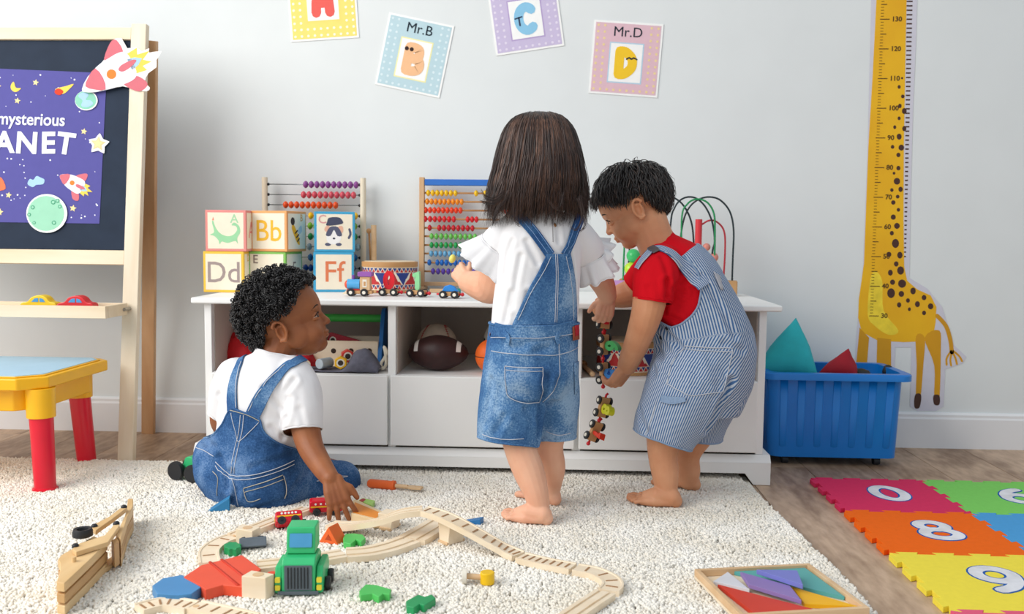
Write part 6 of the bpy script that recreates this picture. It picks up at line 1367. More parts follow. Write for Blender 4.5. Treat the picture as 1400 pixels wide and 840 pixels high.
ribbon(SB, [(752, 349), (735, 325), (716, 302), tuple(p0+Vector((-.008, .02, .012))), tuple(p0+Vector((-.015, .07, -.005)))], .0235, .0028, 'strap', DN_GD, g, .0020)
ribbon(SB, [(772, 349), (782, 325), (790, 305), tuple(p1+Vector((.006, .02, .012))), tuple(p1+Vector((-.01, .07, -.005)))], .0225, .0028, 'strap', DN_GD, g, .0020)
for o_ in (-4, 4): seam(SB, [(752+o_, 347), (735+o_, 323), (718+o_, 302)], 'strap_stitching', mat('thread_blue', '7fa2cf', .9), g, .0008, .0055); seam(SB, [(772+o_*.8, 347), (782+o_*.8, 325), (789+o_*.8, 307)], 'strap_stitching', mat('thread_blue', '7fa2cf', .9), g, .0008, .0055)
patch(SS, ((780, 441), (789, 439), (789, 464), (781, 466)), 'leather_label', mat('label_leather', '9a4a30', .6), g, .0045, 4, 4); patch(SS, ((783, 445), (788, 444), (788, 458), (783.5, 460)), 'label_mark', mat('label_red', 'b3172c', .6), g, .0062, 3, 3)
ribbon(SB2, [(671, 458), (671, 435), (672, 415), (672, 404)], .006, .002, 'side_trim', mat('trim_rose', 'b58f98', .8), g, .002)
# hair
HAIR_G = mat('hair_dark_brown', '46312a', .40, scale=60, col2='201512', stretch=(1, 1, .08), spec=.5)
def hair_mb(strands, m, name, parent, n=4, flat=.45):
    mb = MB()
    for P, r in strands: mb.tube(P, [r*(.55+.45*min(1, 4*t))*(1 if t < .7 else max(.12, (1-t)/.3)) for t in [i/(len(P)-1) for i in range(len(P))]], n, flat=flat)
    me = bpy.data.meshes.new(name); me.from_pydata([tuple(p) for p in mb.v], [], mb.f); me.materials.append(m); me.shade_smooth(); return tag(mesh_obj(name, me, parent), kind='stuff')
prof_px = [(151, 4), (153, 17), (157, 29), (163, 37), (171, 43), (180, 47.5), (199, 53), (219, 57.5), (233, 61), (251, 66), (272, 68.5), (290, 68), (306, 66), (322, 63)]
gz = [(on_y(740, py, -.85).z, w*mpp(-.85)) for py, w in prof_px]; HC = on_y(739.5, 200, -.85)
def hprof(z):
    if z >= gz[0][0]: return gz[0][1]
    for (z0, w0), (z1, w1) in zip(gz[:-1], gz[1:]):
        if z <= z0 and z >= z1: t = (z0-z)/(z0-z1); return w0+(w1-w0)*t
    return gz[-1][1]
HFW = Vector((-.50, .86, 0)).normalized(); HLT = Vector((.86, .50, 0)).normalized()
def hsurf(phi, z, off=0):                                     # phi = 0 at the back, +-pi at the face
    w = hprof(z)+off; dback = .105+.01; top = gz[0][0]
    dep = min(w*1.12, .108+off) if z > top-.16 else min(w*1.0, .108+off)*(1-.32*min(1, max(0, (top-.16-z)/.12)))
    c = HC+HFW*.010; return Vector((c.x, c.y, z))-HFW*(dep*math.cos(phi))+HLT*(w*math.sin(phi)*1.0)
random.seed(11); st = []; top = gz[0][0]; zend = on_y(740, 300, -.85).z
cap = MB(); rings = []
for j in range(22):
    z = top-.004-(top-on_y(740, 285, -.85).z)*(j/21)**1.35; rings.append([hsurf(2*PI*k_/40, z, -.009) if abs(((2*PI*k_/40+PI) % (2*PI))-PI) < 1.95 or z > top-.05 else HC*0+Vector((hsurf(2*PI*k_/40, z, -.03).x, hsurf(2*PI*k_/40, z, -.03).y, z)) for k_ in range(40)])
cap.loft(rings); cap.build('hair_cap', HAIR_G, g, smooth=True)
for i in range(3200):
    phi = random.uniform(-2.15, 2.15); u0 = random.random()**.6*.30; L0 = random.uniform(-.042, .018)
    if abs(phi) > 1.5: L0 += .004
    ze = zend-L0; z0 = top-.002-u0*(top-zend)*.55; off0 = random.uniform(-.008, .003); P = []; dphi = random.uniform(-.16, .16); flip = random.uniform(.0, .020) if random.random() < .45 else random.uniform(-.012, .004); wv = random.uniform(0, 6.28)
    if random.random() < .06: off0 += .006
    for j in range(13):
        t = j/12; z = z0+(ze-z0)*t**1.05; ph = phi+dphi*t+.03*math.sin(5*t+wv)*t
        P.append(hsurf(ph, z, off0*(.3+.7*t)+flip*max(0, (t-.72)/.28)**1.5+(.0035*math.sin(8*t+wv)*t)))
    st.append((P, random.uniform(.0007, .0017)))
hair_mb(st, HAIR_G, 'hair', g)
HAIR_G2 = mat('hair_brown_light', '7a5847', .4, scale=60, col2='4a342a', spec=.5); st = []
for i in range(420):
    phi = random.uniform(-1.6, .5); ze = zend+random.uniform(-.005, .04); z0 = top-.01-random.random()*.05; P = []; dphi = random.uniform(-.12, .12); wv = random.uniform(0, 6.28)
    for j in range(13): t = j/12; z = z0+(ze-z0)*t; P.append(hsurf(phi+dphi*t+.03*math.sin(5*t+wv)*t, z, .0015+.003*math.sin(7*t+wv)*t+.010*max(0, (t-.8)/.2)**2))
    st.append((P, random.uniform(.0006, .0012)))
for (a_, b_, c_, d_) in (((690, 262), (676, 272), (664, 270), (657, 259)), ((688, 268), (674, 278), (662, 276), (656, 274)), ((695, 270), (680, 285), (675, 300), (671, 312)), ((770, 262), (765, 282), (758, 284), (748, 270)), ((790, 270), (800, 300), (798, 312), (790, 318)), ((792, 268), (796, 296), (788, 314), (780, 310)), ((705, 275), (704, 295), (708, 306), (714, 310))):
    for q in range(9): jx, jy = random.uniform(-2.5, 2.5), random.uniform(-2.5, 2.5); st.append((spline([on_y(a_[0]+jx, a_[1]+jy, -.95), on_y(b_[0]+jx, b_[1]+jy, -.955), on_y(c_[0]+jx*.8, c_[1]+jy*.8, -.957), on_y(d_[0]+jx*.6, d_[1]+jy*.6, -.955)], 5), random.uniform(.0006, .0010)))
hair_mb(st[420:], HAIR_G, 'hair_wisps', g); hair_mb(st[:420], HAIR_G2, 'hair_highlights', g)
adopt(g)
# bead in her hand
bd = on_y(618.5, 354, -.66); t = MB().sphere((0, 0, 0), (.0085, .0085, .0115), 14, 9).build('yellow_bead', paint('bead_pale_yellow', 'e6dc6e', .3), None, smooth=True, loc=bd); t.rotation_euler = (0, .3, 0)
tag(t, 'pale yellow bead held in the raised hand', 'bead')

# ---------------------------------------------------------------- SEATED BOY (left)
b1 = person('boy in white t-shirt and blue jean overalls sitting on the rug', (-.70, -.78, RUG_Z))
SK_B = skin('skin_deep', 'a3663f', '8c5233')
fy = -.76; bf = Vector((.50, .86, 0)).normalized(); bls = Vector((.86, -.50, 0)).normalized()      # forward and lateral (his right)
def brow(px, py, wpx, dep, y=fy): return (on_y(px, py, y), bls, bf, wpx*mpp(y), dep)
rows_b = [brow(352, 690, 70, .085), brow(350, 660, 74, .100), brow(350, 630, 68, .094), brow(352, 600, 62, .086), brow(354, 565, 60, .080), brow(356, 530, 62, .074), brow(360, 508, 58, .062), brow(366, 494, 42, .050), brow(370, 484, 27, .040)]
mb = MB(); torso(mb, rows_b, -.012)
ear = on_y(384, 455, -.80); FB = face_frame((.93, .13, .33)); BH = T(ear-(FB.to_3x3() @ Vector((.081, -.008, -.012)))) @ FB
head(mb, BH, 1.0)
chain(mb, [J(370, 498, -.755, 26), J(380, 480, -.745, 25), J(385, 465, -.735, 27)])
# right arm down to the train
chain(mb, [J(405, 520, -.79, 24), J(412, 545, -.80, 24), J(417, 580, -.825, 21), J(424, 610, -.85, 18.5), J(440, 638, -.90, 15.5), J(452, 655, -.94, 13)], 18)
w1 = on_y(455, 657, -.945); hand(mb, w1, (.26, -.26, -.66), (-.15, .85, -.40), (.90, .15, .32), 1.15, (.10, .38, .25), (.10, .30), .36)
# left arm
chain(mb, [J(318, 520, -.74, 22), J(311, 548, -.735, 20), J(304, 575, -.72, 17), J(318, 592, -.66, 16), J(350, 600, -.60, 14), J(405, 612, -.60, 13)], 18)
w2 = on_y(412, 614, -.60); hand(mb, w2, (.9, .1, -.2), (0, .3, -1), (0, 1, .3), .9, (.2, .3, .3))
# legs (crossed forward), feet tucked in front
chain(mb, [J(385, 655, -.74, 36), J(435, 655, -.68, 32), J(470, 658, -.655, 24), J(440, 660, -.60, 20), J(400, 655, -.59, 15)], 18); chain(mb, [J(320, 655, -.76, 34), J(303, 640, -.70, 30), J(300, 622, -.64, 22), J(330, 640, -.60, 20), J(370, 650, -.59, 15)], 18)
body = union(mb, 'body', SK_B, VOX, 3); smooth_cheeks(body, BH, 1.0); carve_ears(body, BH, 1.0); mesh_obj('body', body, b1)
eyes(b1, BH, 1.0, '24140e', SK_B, '1a100c', .0, drop=.002)
# t-shirt
mb = MB(); torso(mb, [(c, a, b, ra+.002, rb+.002) for c, a, b, ra, rb in rows_b[2:]], 0)
sl1 = chain(mb, [J(400, 517, -.785, 31), J(409, 536, -.797, 31), J(413, 562, -.812, 30), J(414, 590, -.83, 28)], 22, end=False); sl2 = chain(mb, [J(322, 516, -.742, 28), J(315, 534, -.740, 28), J(310, 552, -.735, 26), J(308, 567, -.728, 25)], 22, end=False)
mb.sphere(on_y(372, 488, -.755), .047)
ts = union(mb, 'tshirt', M_WHITE_COT, .0034, 7, 0)
cut_disc(ts, *sl1); cut_disc(ts, *sl2); cut_plane(ts, on_y(374, 480, -.752), Vector((.25, .1, 1)), .065)
wrinkle(ts, .0018, 24, 5, (1, 1, .5)); S_ = Surf(ts)
for pts, dp in ((((395, 545), (392, 570), (388, 595)), .0055), (((402, 520), (392, 535), (388, 560)), .0045), (((345, 500), (350, 520)), .003), (((360, 530), (380, 555), (392, 575)), .003), (((335, 520), (345, 545)), .0025), (((300, 540), (308, 556)), .003), (((410, 560), (415, 580)), .002), (((370, 585), (385, 600)), .003)):
    fold(ts, [S_.hit(*p)[0] for p in pts], dp, .007)
garment(ts, 'tshirt', b1, .0018); hems(ts, 'hem', M_WHITE_COT, b1, .0022)
# dungarees
DN_B = denim('denim_blue', '264874', '3a6090', '6988b0'); DN_BL = denim('denim_blue_strap', '35598a', '4c749f', '7b9abd')
mb = MB(); torso(mb, [(c, a, b, ra+e, rb+e) for (c, a, b, ra, rb), e in zip(rows_b[:6], (.008, .012, .012, .010, .009, .008))], 0)
chain(mb, [J(380, 660, -.775, 44), J(420, 662, -.72, 38), J(450, 660, -.68, 33), J(466, 658, -.655, 29), J(455, 656, -.62, 27), J(420, 655, -.595, 24)], 22)
chain(mb, [J(328, 660, -.785, 42), J(307, 645, -.755, 40), J(299, 632, -.72, 35), J(297, 624, -.68, 32), J(308, 628, -.63, 28), J(350, 645, -.595, 24)], 22)
dg = union(mb, 'dungarees', DN_B, .0036, 8, 0)
v = verts_np(dg); v[:, 2] = np.maximum(v[:, 2], RUG_Z-.002); set_verts(dg, v)
cut_px(dg, [(240, 480), (316, 480), (316, 553), (310, 564), (303, 580), (293, 592), (285, 600), (240, 592)], lambda v: v[:, 2] > .14)
cut_px(dg, [(314, 480), (460, 480), (470, 610), (430, 622), (405, 614), (382, 606), (366, 596), (359, 586), (357, 572), (336, 564), (314, 556)], lambda v: v[:, 2] > .14)
wrinkle(dg, .0024, 20, 2, (1, 1, 1)); S_ = Surf(dg)
for pts, dp in ((((300, 625), (310, 645), (312, 668)), .006), (((420, 640), (408, 660), (395, 678)), .006), (((318, 690), (324, 670), (318, 645)), .005), (((440, 660), (470, 658)), .003), (((280, 605), (295, 612)), .004), (((345, 640), (370, 632), (400, 622)), .003), (((340, 600), (380, 612)), .0025)):
    fold(dg, [S_.hit(*p)[0] for p in pts], dp, .008)
garment(dg, 'dungarees', b1, .002); hems(dg, 'hem', DN_BL, b1, .0024)
SD = Surf(dg)
for d in (-2.2, 2.2): seam(SD, [(331+d, 568), (329+d, 590), (323+d, 615), (318+d, 648)], 'stitching', M_THREAD, b1, .0009)
for d in (0, 5): seam(SD, [(295, 632+d), (308, 645+d), (322, 651+d), (350, 649+d), (380, 640+d), (402, 630+d)], 'waist_stitching', M_THREAD, b1, .0010, .0012)
seam(SD, [(317, 655), (322, 675), (326, 692)], 'seat_stitching', M_THREAD, b1); seam(SD, [(314, 561), (336, 567), (356, 577)], 'stitching', M_THREADG, b1, .0010); seam(SD, [(316, 565), (322, 590), (326, 604), (340, 592), (354, 578)], 'stitching', M_THREAD, b1)
patch(SD, ((333, 668), (386, 650), (391, 680), (345, 694)), 'back_pocket', DN_B, b1, .0018, 12, 8)
seam(SD, [(333, 668), (360, 660), (386, 650)], 'pocket_stitching', M_THREADG, b1, .0011, .0040); seam(SD, [(334, 673), (360, 666), (387, 656)], 'pocket_stitching', M_THREADG, b1, .0009, .0040); seam(SD, [(333, 669), (340, 685), (346, 695)], 'pocket_stitching', M_THREADG, b1, .0009, .0040); seam(SD, [(387, 651), (391, 668), (388, 682)], 'pocket_stitching', M_THREADG, b1, .0009, .0040)
seam(SD, [(291, 645), (298, 655), (297, 678)], 'pocket_stitching', M_THREADG, b1, .0010); seam(SD, [(267, 612), (280, 617), (292, 624)], 'knee_stitching', M_THREAD, b1); seam(SD, [(458, 651), (475, 652), (493, 652)], 'knee_stitching', M_THREAD, b1)
ST = Surf(ts)
pL = ST.hit(327, 501)[0]; pR = ST.hit(398, 497)[0]
ribbon(ST, [(319, 562), (318, 540), (321, 518), (326, 503), tuple(pL+Vector((.001, .018, .008))), tuple(pL+Vector((.002, .05, .0)))], [.034, .033, .027, .022, .020, .020], .0028, 'strap', DN_BL, b1, .0022)
ribbon(ST, [(346, 568), (357, 545), (374, 520), (394, 500), (402, 497), tuple(pR+Vector((.012, .04, -.004)))], [.037, .035, .027, .023, .022, .022], .0028, 'strap', DN_BL, b1, .0022)
for o_ in (6,): seam(ST, [(319+o_, 558), (318+o_, 540), (322+o_*.7, 515), (330+o_*.3, 496)], 'strap_stitching', M_THREAD, b1, .0010, .0056); seam(ST, [(341, 562), (351, 543), (368, 519), (390, 500)], 'strap_stitching', M_THREAD, b1, .0010, .0056)
# curly hair
HAIR_C = mat('hair_curly', '1d1a1c', .38, scale=200, col2='100e10', spec=.6)
random.seed(5); BS_ = BH
mbc = MB(); mbc.sphere((0, -.014, .026), (.078, .090, .080), 24, 16, M=BS_); ccap = MB()
def scalp(d, lift): q = Vector((d.x*(.077+lift), d.y*(.097+lift), d.z*(.086+lift))); return Vector((0, -.002, .030))+q
def hairline(p):                                             # local head coordinates: True where hair grows
    return p.z > np.interp(p.y, (-.1, -.075, -.061, -.046, -.030, .0, .022, .038, .061, .085, .1), (-.055, -.050, -.030, -.006, .016, .024, .026, .040, .066, .074, .09)) and p.y < .088
vs = []
for k_, p in enumerate(mbc.v): vs.append(p)
cm = MB(); cm.sphere((0, 0, 0), 1, 40, 26); keep = []; 
P_ = [scalp(p.normalized(), .004) for p in cm.v]; okv = [hairline(p) for p in P_]
cm.v = [BS_ @ p for p in P_]; cm.f = [f for f in cm.f if all(okv[i] for i in f)]; cm.mi = [0]*len(cm.f); o = cm.build('hair_cap', HAIR_C, b1, smooth=True); o.modifiers.new('s', 'SOLIDIFY').thickness = .006
mb = MB(); cnt = 0; i = 0
while cnt < 2500 and i < 9000:
    i += 1; d = Vector((random.gauss(0, 1), random.gauss(0, 1), random.gauss(0, 1))).normalized(); lift = .004+random.random()**.8*(.022+.008*max(0, d.z)); p = scalp(d, 0)
    if not hairline(p): continue
    if p.y > .035: lift *= .8
    c = BS_ @ scalp(d, lift); nrm_ = (BS_.to_3x3() @ d).normalized(); a = nrm_.orthogonal().normalized(); a.rotate(Matrix.Rotation(random.uniform(0, 6.28), 3, nrm_)); ax = (a*.8+nrm_*random.uniform(-.6, .9)).normalized()
    e1 = ax.orthogonal().normalized(); e2 = ax.cross(e1); r = random.uniform(.0032, .0056); ph = random.uniform(0, 6.28); turns = random.uniform(1.0, 1.9); m_ = 11
    P = [c+ax*((t-.5)*.009)+(e1*math.cos(ph+2*PI*turns*t)+e2*math.sin(ph+2*PI*turns*t))*r for t in [q/(m_-1) for q in range(m_)]]
    mb.tube(P, random.uniform(.0009, .0015), 4); cnt += 1
me = bpy.data.meshes.new('hair'); me.from_pydata([tuple(p) for p in mb.v], [], mb.f); me.materials.append(HAIR_C); me.shade_smooth(); tag(mesh_obj('hair', me, b1), kind='stuff')
adopt(b1)

# ---------------------------------------------------------------- STANDING BOY (right)
b2 = person('boy in red t-shirt and striped overalls bending over the toy train', (.33, -.70, RUG_Z))
SK_M = skin('skin_tan', 'd99e78', 'ca8963')
cy2 = -.70; LAT = Vector((.12, 1, 0)).normalized()
def srow(px, py, halfpx, ang, lat, y=cy2):                    # ang: direction of the front-back axis in the picture plane (degrees below horizontal, pointing front-left)
    a = math.radians(ang); fwd = Vector((-math.cos(a), .10, -math.sin(a))).normalized(); l = LAT-fwd*LAT.dot(fwd); l.normalize()
    return (on_y(px, py, y), l, fwd, lat, halfpx*mpp(y))
rows_s = [srow(950, 560, 58, -5, .098), srow(955, 525, 68, 5, .106), srow(960, 488, 68, 15, .105), srow(956, 452, 61, 24, .100), srow(943, 415, 55, 32, .098), srow(928, 382, 50, 36, .097), srow(916, 360, 42, 38, .086), srow(906, 344, 30, 38, .055), srow(898, 332, 22, 36, .040)]
mb = MB(); torso(mb, rows_s, -.012)
FS = face_frame((-.85, .14, -.44)); earL = on_y(874, 287, -.765); SH = T(earL-(FS.to_3x3() @ Vector((-.081, -.008, -.012)))) @ FS
head(mb, SH, .92)
chain(mb, [J(903, 345, -.70, 27), J(893, 322, -.70, 26), J(884, 302, -.70, 28)])
# left arm (near)
chain(mb, [J(896, 372, -.79, 25), J(890, 400, -.80, 24), J(884, 430, -.80, 21.5), J(874, 460, -.775, 18.5), J(864, 485, -.735, 16), J(858, 499, -.71, 14)], 18)
w3 = on_y(858, 501, -.705); hand(mb, w3, (-.42, .05, -.62), (-.55, .55, .38), (-.35, .70, .20), 1.12, (.45, .85, .7), (.55, .85), .05)
# right arm (far) reaching to the train top
chain(mb, [J(880, 380, -.61, 23), J(868, 398, -.595, 20), J(852, 404, -.59, 17.5), J(838, 407, -.585, 14)], 18)
w4_ = on_y(835, 407, -.585); hand(mb, w4_, (-.85, -.10, -.30), (-.25, -.30, -.85), (-.1, -.9, .2), .86, (.5, .7, .5), (.5, .7), .05)
# legs
chain(mb, [J(925, 550, -.745, 38), J(912, 590, -.755, 30), J(906, 618, -.76, 21), J(909, 645, -.765, 19), J(911, 668, -.77, 16), J(911, 677, -.77, 15)], 18)
chain(mb, [J(960, 550, -.66, 36), J(950, 590, -.645, 28), J(941, 622, -.635, 17), J(942, 645, -.632, 15.5), J(941, 658, -.63, 12.5)], 18)
h3 = on_z(932, 694, RUG_Z); t3 = on_z(850, 686, RUG_Z); foot(mb, h3, t3-h3, -1, 1.08); h4 = on_z(957, 671, RUG_Z); t4 = on_z(893, 660, RUG_Z); foot(mb, h4, t4-h4, 1, 1.0)
body = union(mb, 'body', SK_M, VOX, 3); smooth_cheeks(body, SH, .92); carve_ears(body, SH, .92); mesh_obj('body', body, b2)
eyes(b2, SH, .92, '2a1a12', SK_M, '2a1a14', drop=.0042)
# red t-shirt
M_REDT = mat('red_cotton', 'd40f1f', .85, var=.03, scale=14, bump=.12, bscale=500, spec=.12)
mb = MB(); torso(mb, [(c, a, b, ra+.002, rb+.002) for c, a, b, ra, rb in rows_s[1:]], 0)
sl1 = chain(mb, [J(905, 362, -.765, 29), J(897, 376, -.79, 31), J(893, 396, -.80, 28), J(891, 413, -.803, 26)], 22, end=False); sl2 = chain(mb, [J(895, 365, -.63, 26), J(884, 380, -.61, 27), J(876, 390, -.60, 26), J(870, 396, -.595, 25)], 22, end=False)
mb.sphere(on_y(899, 332, -.70), .046)
rt = union(mb, 'tshirt', M_REDT, .0034, 7, 0)
cut_disc(rt, *sl1); cut_disc(rt, *sl2); cut_plane(rt, on_y(894, 325, -.70), Vector((-.45, 0, .9)), .06)
wrinkle(rt, .0016, 24, 15, (1, 1, .6)); S_ = Surf(rt)
for pts, dp in ((((912, 385), (912, 405), (908, 425)), .006), (((918, 395), (935, 385), (950, 378)), .003), (((915, 415), (935, 400)), .0025), (((912, 430), (930, 440)), .003), (((905, 352), (912, 370), (913, 390)), .0035), (((885, 395), (890, 410)), .002)):
    fold(rt, [S_.hit(*p)[0] for p in pts], dp, .007)
garment(rt, 'tshirt', b2, .0018); hems(rt, 'hem', M_REDT, b2, .0022)
# striped overalls
def striped(name):
    m = bpy.data.materials.new(name); m.use_nodes = True; nt = m.node_tree; N = nt.nodes; L = nt.links; b = N['Principled BSDF']; b.inputs['Roughness'].default_value = .9; b.inputs['Specular IOR Level'].default_value = .12
    at = N.new('ShaderNodeAttribute'); at.attribute_name = 'stripe'; sn = N.new('ShaderNodeMath'); sn.operation = 'SINE'; ml = N.new('ShaderNodeMath'); ml.operation = 'MULTIPLY'; ml.inputs[1].default_value = 2*PI/.0052; L.new(at.outputs['Fac'], ml.inputs[0]); L.new(ml.outputs[0], sn.inputs[0])
    cr = N.new('ShaderNodeValToRGB'); cr.color_ramp.elements[0].position = .40; cr.color_ramp.elements[0].color = lin('4a6c98'); cr.color_ramp.elements[1].position = .62; cr.color_ramp.elements[1].color = lin('bcc4d0')
    mr = N.new('ShaderNodeMapRange'); mr.inputs[1].default_value = -1; mr.inputs[2].default_value = 1; L.new(sn.outputs[0], mr.inputs[0])
    tc = N.new('ShaderNodeTexCoord'); nz = N.new('ShaderNodeTexNoise'); nz.inputs['Scale'].default_value = 220; L.new(tc.outputs['Object'], nz.inputs[0]); ad = N.new('ShaderNodeMath'); ad.operation = 'MULTIPLY_ADD'; ad.inputs[1].default_value = .22; L.new(nz.outputs[0], ad.inputs[0])
    sb_ = N.new('ShaderNodeMath'); sb_.operation = 'SUBTRACT'; sb_.inputs[1].default_value = .11; L.new(mr.outputs[0], sb_.inputs[0]); L.new(sb_.outputs[0], ad.inputs[2]); L.new(ad.outputs[0], cr.inputs[0]); L.new(cr.outputs[0], b.inputs['Base Color'])
    bp = N.new('ShaderNodeBump'); bp.inputs['Strength'].default_value = .2; bp.inputs['Distance'].default_value = .001; L.new(nz.outputs[0], bp.inputs['Height']); L.new(bp.outputs[0], b.inputs['Normal']); return m
M_STR = striped('hickory_stripe'); M_STRP = mat('stripe_denim_plain', '8ba1be', .9, var=.06, scale=260, spec=.1)
def stripe_attr(me, axes):                                   # girth coordinate round the nearest body axis
    v = verts_np(me); best = np.full(len(v), 9.); val = np.zeros(len(v))
    for ax_ in axes:
        P = [np.array(p) for p in spline(ax_, 6)]; R0 = .085
        for a, b in zip(P[:-1], P[1:]):
            ab = b-a; t = np.clip(((v-a) @ ab)/(ab @ ab), 0, 1); rel = v-(a+t[:, None]*ab); d = np.linalg.norm(rel, axis=1)
            tg_ = ab/np.linalg.norm(ab); e1 = np.array([0, -1., 0]); e1 = e1-tg_*(e1 @ tg_); e1 /= np.linalg.norm(e1); e2 = np.cross(tg_, e1); ang = np.arctan2(rel @ e2, rel @ e1)
            m = d < best; best[m] = d[m]; val[m] = ang[m]*R0
    at = me.attributes.new('stripe', 'FLOAT', 'POINT'); at.data.foreach_set('value', val)
mb = MB(); torso(mb, [(c, a, b, ra+e, rb+e) for (c, a, b, ra, rb), e in zip(rows_s[:7], (.004, .010, .011, .010, .009, .008, .007))], 0)
lg1 = chain(mb, [J(945, 520, -.745, 58), J(928, 555, -.755, 54), J(912, 585, -.76, 47), J(905, 603, -.762, 43)], 24, end=False); lg2 = chain(mb, [J(965, 520, -.655, 52), J(963, 555, -.65, 43), J(958, 585, -.645, 34), J(956, 598, -.642, 32)], 24, end=False)
ov = union(mb, 'overalls', M_STR, .0034, 7, 0)
cut_disc(ov, *lg1); cut_disc(ov, *lg2)
cut_px(ov, [(800, 300), (905, 335), (925, 345), (945, 362), (955, 378), (957.5, 400), (954, 418), (946, 430), (932, 442), (918, 447), (905, 440), (895, 436), (800, 436)], lambda v: v[:, 2] > .3)
wrinkle(ov, .0022, 22, 31, (1, 1, .7)); S_ = Surf(ov)
for pts, dp in ((((900, 445), (915, 458), (930, 475)), .006), (((885, 465), (900, 478), (905, 490)), .005), (((1000, 520), (985, 550), (965, 590)), .007), (((880, 500), (895, 512)), .004), (((960, 380), (985, 420), (1005, 460)), .004), (((875, 560), (885, 590)), .004), (((990, 470), (1015, 480)), .003)):
    fold(ov, [S_.hit(*p)[0] for p in pts], dp, .008)
stripe_attr(ov, [[on_y(915, 350, -.70), on_y(945, 415, -.70), on_y(962, 490, -.70)], [on_y(962, 490, -.72), on_y(940, 530, -.752), on_y(922, 575, -.758), on_y(908, 620, -.762)], [on_y(968, 500, -.67), on_y(965, 555, -.65), on_y(960, 620, -.642)]])
garment(ov, 'overalls', b2, .002); hems(ov, 'hem', M_STRP, b2, .0026)
SO = Surf(ov)
seam(SO, [(936, 473), (960, 475), (1002, 477)], 'pocket_stitching', M_THREAD, b2, .0012, .001); seam(SO, [(936, 477.5), (960, 479.5), (1001, 481)], 'pocket_stitching', M_THREAD, b2, .0009, .001); seam(SO, [(936, 474), (920, 495), (912, 525)], 'pocket_stitching', M_THREAD, b2, .0012, .001); seam(SO, [(912, 525), (930, 535), (945, 541), (970, 538), (988, 536)], 'pocket_stitching', M_THREAD, b2, .0010, .001); seam(SO, [(1001, 478), (996, 505), (988, 536)], 'pocket_stitching', M_THREAD, b2, .0010, .001)
ribbon(SO, [(905, 545), (920, 548), (937, 546)], [.016, .018, .010], .003, 'tool_loop', M_STRP, b2, .003)
seam(SO, [(870, 600), (905, 613), (938, 617)], 'hem_stitching', M_THREAD, b2, .0009, .001); seam(SO, [(898, 548), (890, 575), (884, 600)], 'side_stitching', M_THREAD, b2, .0010, .001)
SR = Surf(rt, ov)
q0 = SR.hit(905, 342)[0]
ribbon(SR, [(962, 392), (945, 372), (925, 355), (908, 343), (896, 341), (886, 349), (878, 358), (872, 368)], [.046, .038, .029, .024, .022, .021, .020, .020], .0028, 'strap', M_STR, b2, .0030)
ribbon(SR, [(898, 342), (890, 346)], .028, .0045, 'buckle', mat('buckle_metal', '7d8792', .35, metal=.85), b2, .0045)
seam(SR, [(957, 390), (942, 373), (924, 358), (908, 347)], 'strap_stitching', M_THREAD, b2, .0009, .0062)
patch(SO, ((974, 372), (983, 378), (988, 398), (984, 396)), 'fabric_tag', mat('tag_grey', 'b3b3ba', .8), b2, .0025, 4, 5)
for bx_, by_ in ((912, 449), (904, 462)):
    q, n = SO.hit(bx_, by_); MB().lathe([(0, -.001), (.0045, -.001), (.005, .0005), (.003, .0018), (0, .0014)], 14, frame(q+n*.002, n.orthogonal(), n)).build('button', mat('button_dark', '2b2f38', .35, metal=.7), b2, smooth=True)
# short wavy hair
HAIR_S = mat('hair_black_brown', '241c1a', .36, scale=80, col2='140f0e', spec=.6)
def hairline2(p):
    return p.z > np.interp(p.y, (-.1, -.086, -.045, -.033, -.026, .0, .020, .05, .085), (-.058, -.054, -.045, -.012, .020, .022, .008, .024, .047))
def scalp2(d, lift): return Vector((0, -.002, .030))+Vector((d.x*(.0775+lift), d.y*(.0975+lift), d.z*(.0865+lift)))
cm = MB(); cm.sphere((0, 0, 0), 1, 40, 26); P_ = [scalp2(p.normalized(), .003) for p in cm.v]; okv = [hairline2(p) for p in P_]; SHk = SH @ Matrix.Diagonal((.92, .92, .92, 1))
cm.v = [SHk @ p for p in P_]; cm.f = [f for f in cm.f if all(okv[i] for i in f)]; cm.mi = [0]*len(cm.f); o = cm.build('hair_cap', HAIR_S, b2, smooth=True); o.modifiers.new('s', 'SOLIDIFY').thickness = .005
random.seed(9); st = []; crown = Vector((.15, -.45, .88)).normalized(); i = 0
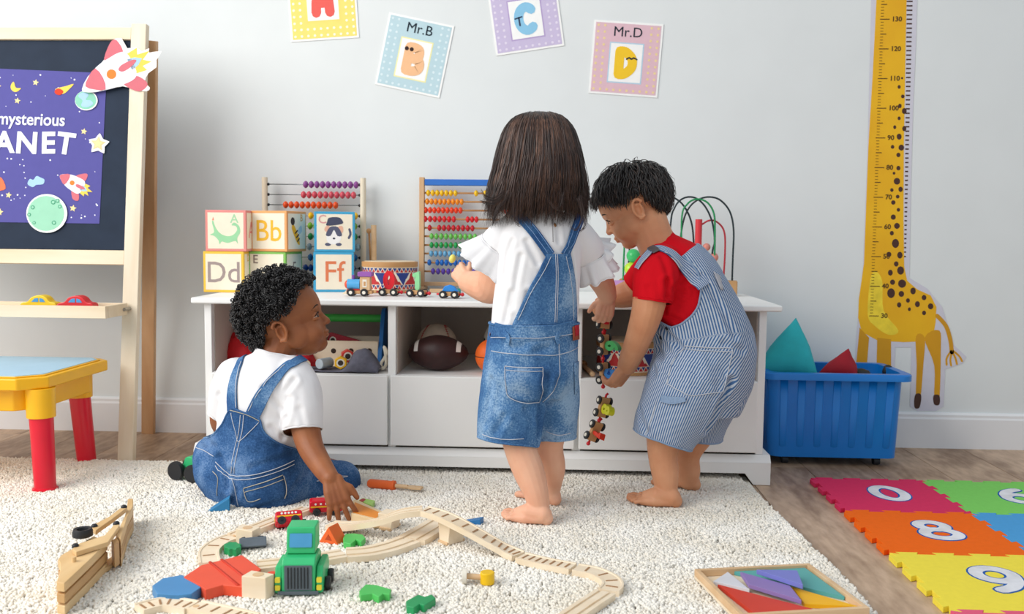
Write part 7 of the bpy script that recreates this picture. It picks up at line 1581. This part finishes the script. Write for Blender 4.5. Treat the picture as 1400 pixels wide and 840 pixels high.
while len(st) < 2100 and i < 9000:
    i += 1; d = Vector((random.gauss(0, 1), random.gauss(0, 1), random.gauss(0, 1))).normalized(); p = scalp2(d, 0)
    if not hairline2(p): continue
    flow = (d-crown*d.dot(crown)); flow = flow.normalized() if flow.length > .05 else Vector((random.uniform(-1, 1), random.uniform(-1, 1), 0)).normalized()
    sw = random.uniform(-.25, .65); L_ = random.uniform(.5, .85)*(1 if d.y < .3 else .9); wv = random.uniform(0, 6.28); lift0 = random.uniform(.001, .015); P = []; cur = d.copy(); ax = crown.cross(flow).normalized() if crown.cross(flow).length > .01 else Vector((1, 0, 0))
    for j in range(9):
        t = j/8; q = Matrix.Rotation(L_*t, 3, ax) @ d; q = Matrix.Rotation(sw*t*.5+.12*math.sin(5*t+wv), 3, d) @ q
        P.append(SHk @ scalp2(q, .002+lift0*math.sin(min(1, t*1.3)*PI*.6)+.004*math.sin(6*t+wv)*t+(.005*t*t if random.random() < .3 else 0)))
    Q = [p for p in P[:4]]; mg = random.uniform(-.004, .014)
    for p in P[4:]:
        l = SHk.inverted() @ p
        if not hairline2(Vector((l.x, l.y, l.z+mg))): break
        Q.append(p)
    if len(Q) > 4: st.append((Q, random.uniform(.0010, .0021)))
random.shuffle(st); nh = 300; hair_mb(st[nh:], HAIR_S, 'hair', b2); hair_mb([(P, r*.7) for P, r in st[:nh]], mat('hair_brown_shine', '4d3b33', .35, scale=80, col2='33261f', spec=.6), 'hair_highlights', b2)
adopt(b2)

# ---------------------------------------------------------------- TRAIN HANGING FROM THE HANDS
TYH = -.635
def hang_M(pa, pb, zdir, y0=TYH, y1=TYH):
    a, b = on_y(*pa, y0), on_y(*pb, y1); return frame((a+b)/2, b-a, zdir)
for pa, pb, zd, dg_, col, lab in (((829, 422), (826, 449), (.3, -1, 0), None, 'd8202c', 'wooden wagon with red shape pinched by both hands'),
                                  ((827, 456), (825, 487), (.8, -.6, .1), '6', '4fc26a', 'hanging wooden wagon with a green numeral'),
                                  ((825, 494), (825, 526), (.8, -.6, .1), '5', '3d8fe0', 'hanging wooden wagon with blue shape in the fist'),
                                  ((829, 541), (820, 573), (.45, -.85, .1), '8', 'dede2a', 'hanging wooden wagon with a yellow numeral'),
                                  ((820, 576), (806, 604), (.25, -.85, -.45), '1', 'e23a22', 'lowest hanging wagon with an orange red numeral')):
    M = hang_M(pa, pb, zd) @ T((0, 0, -.012)); t = wagon(M, dg_, col, lab, dsz=.056, th=.016)
    if dg_ is None: MB().box(-.010, .014, -.006, .006, .019, .030).build('numeral', paint('digit_'+col, col, .35), t, bevel=.002)
bpy.data.scenes.remove(_tmp)
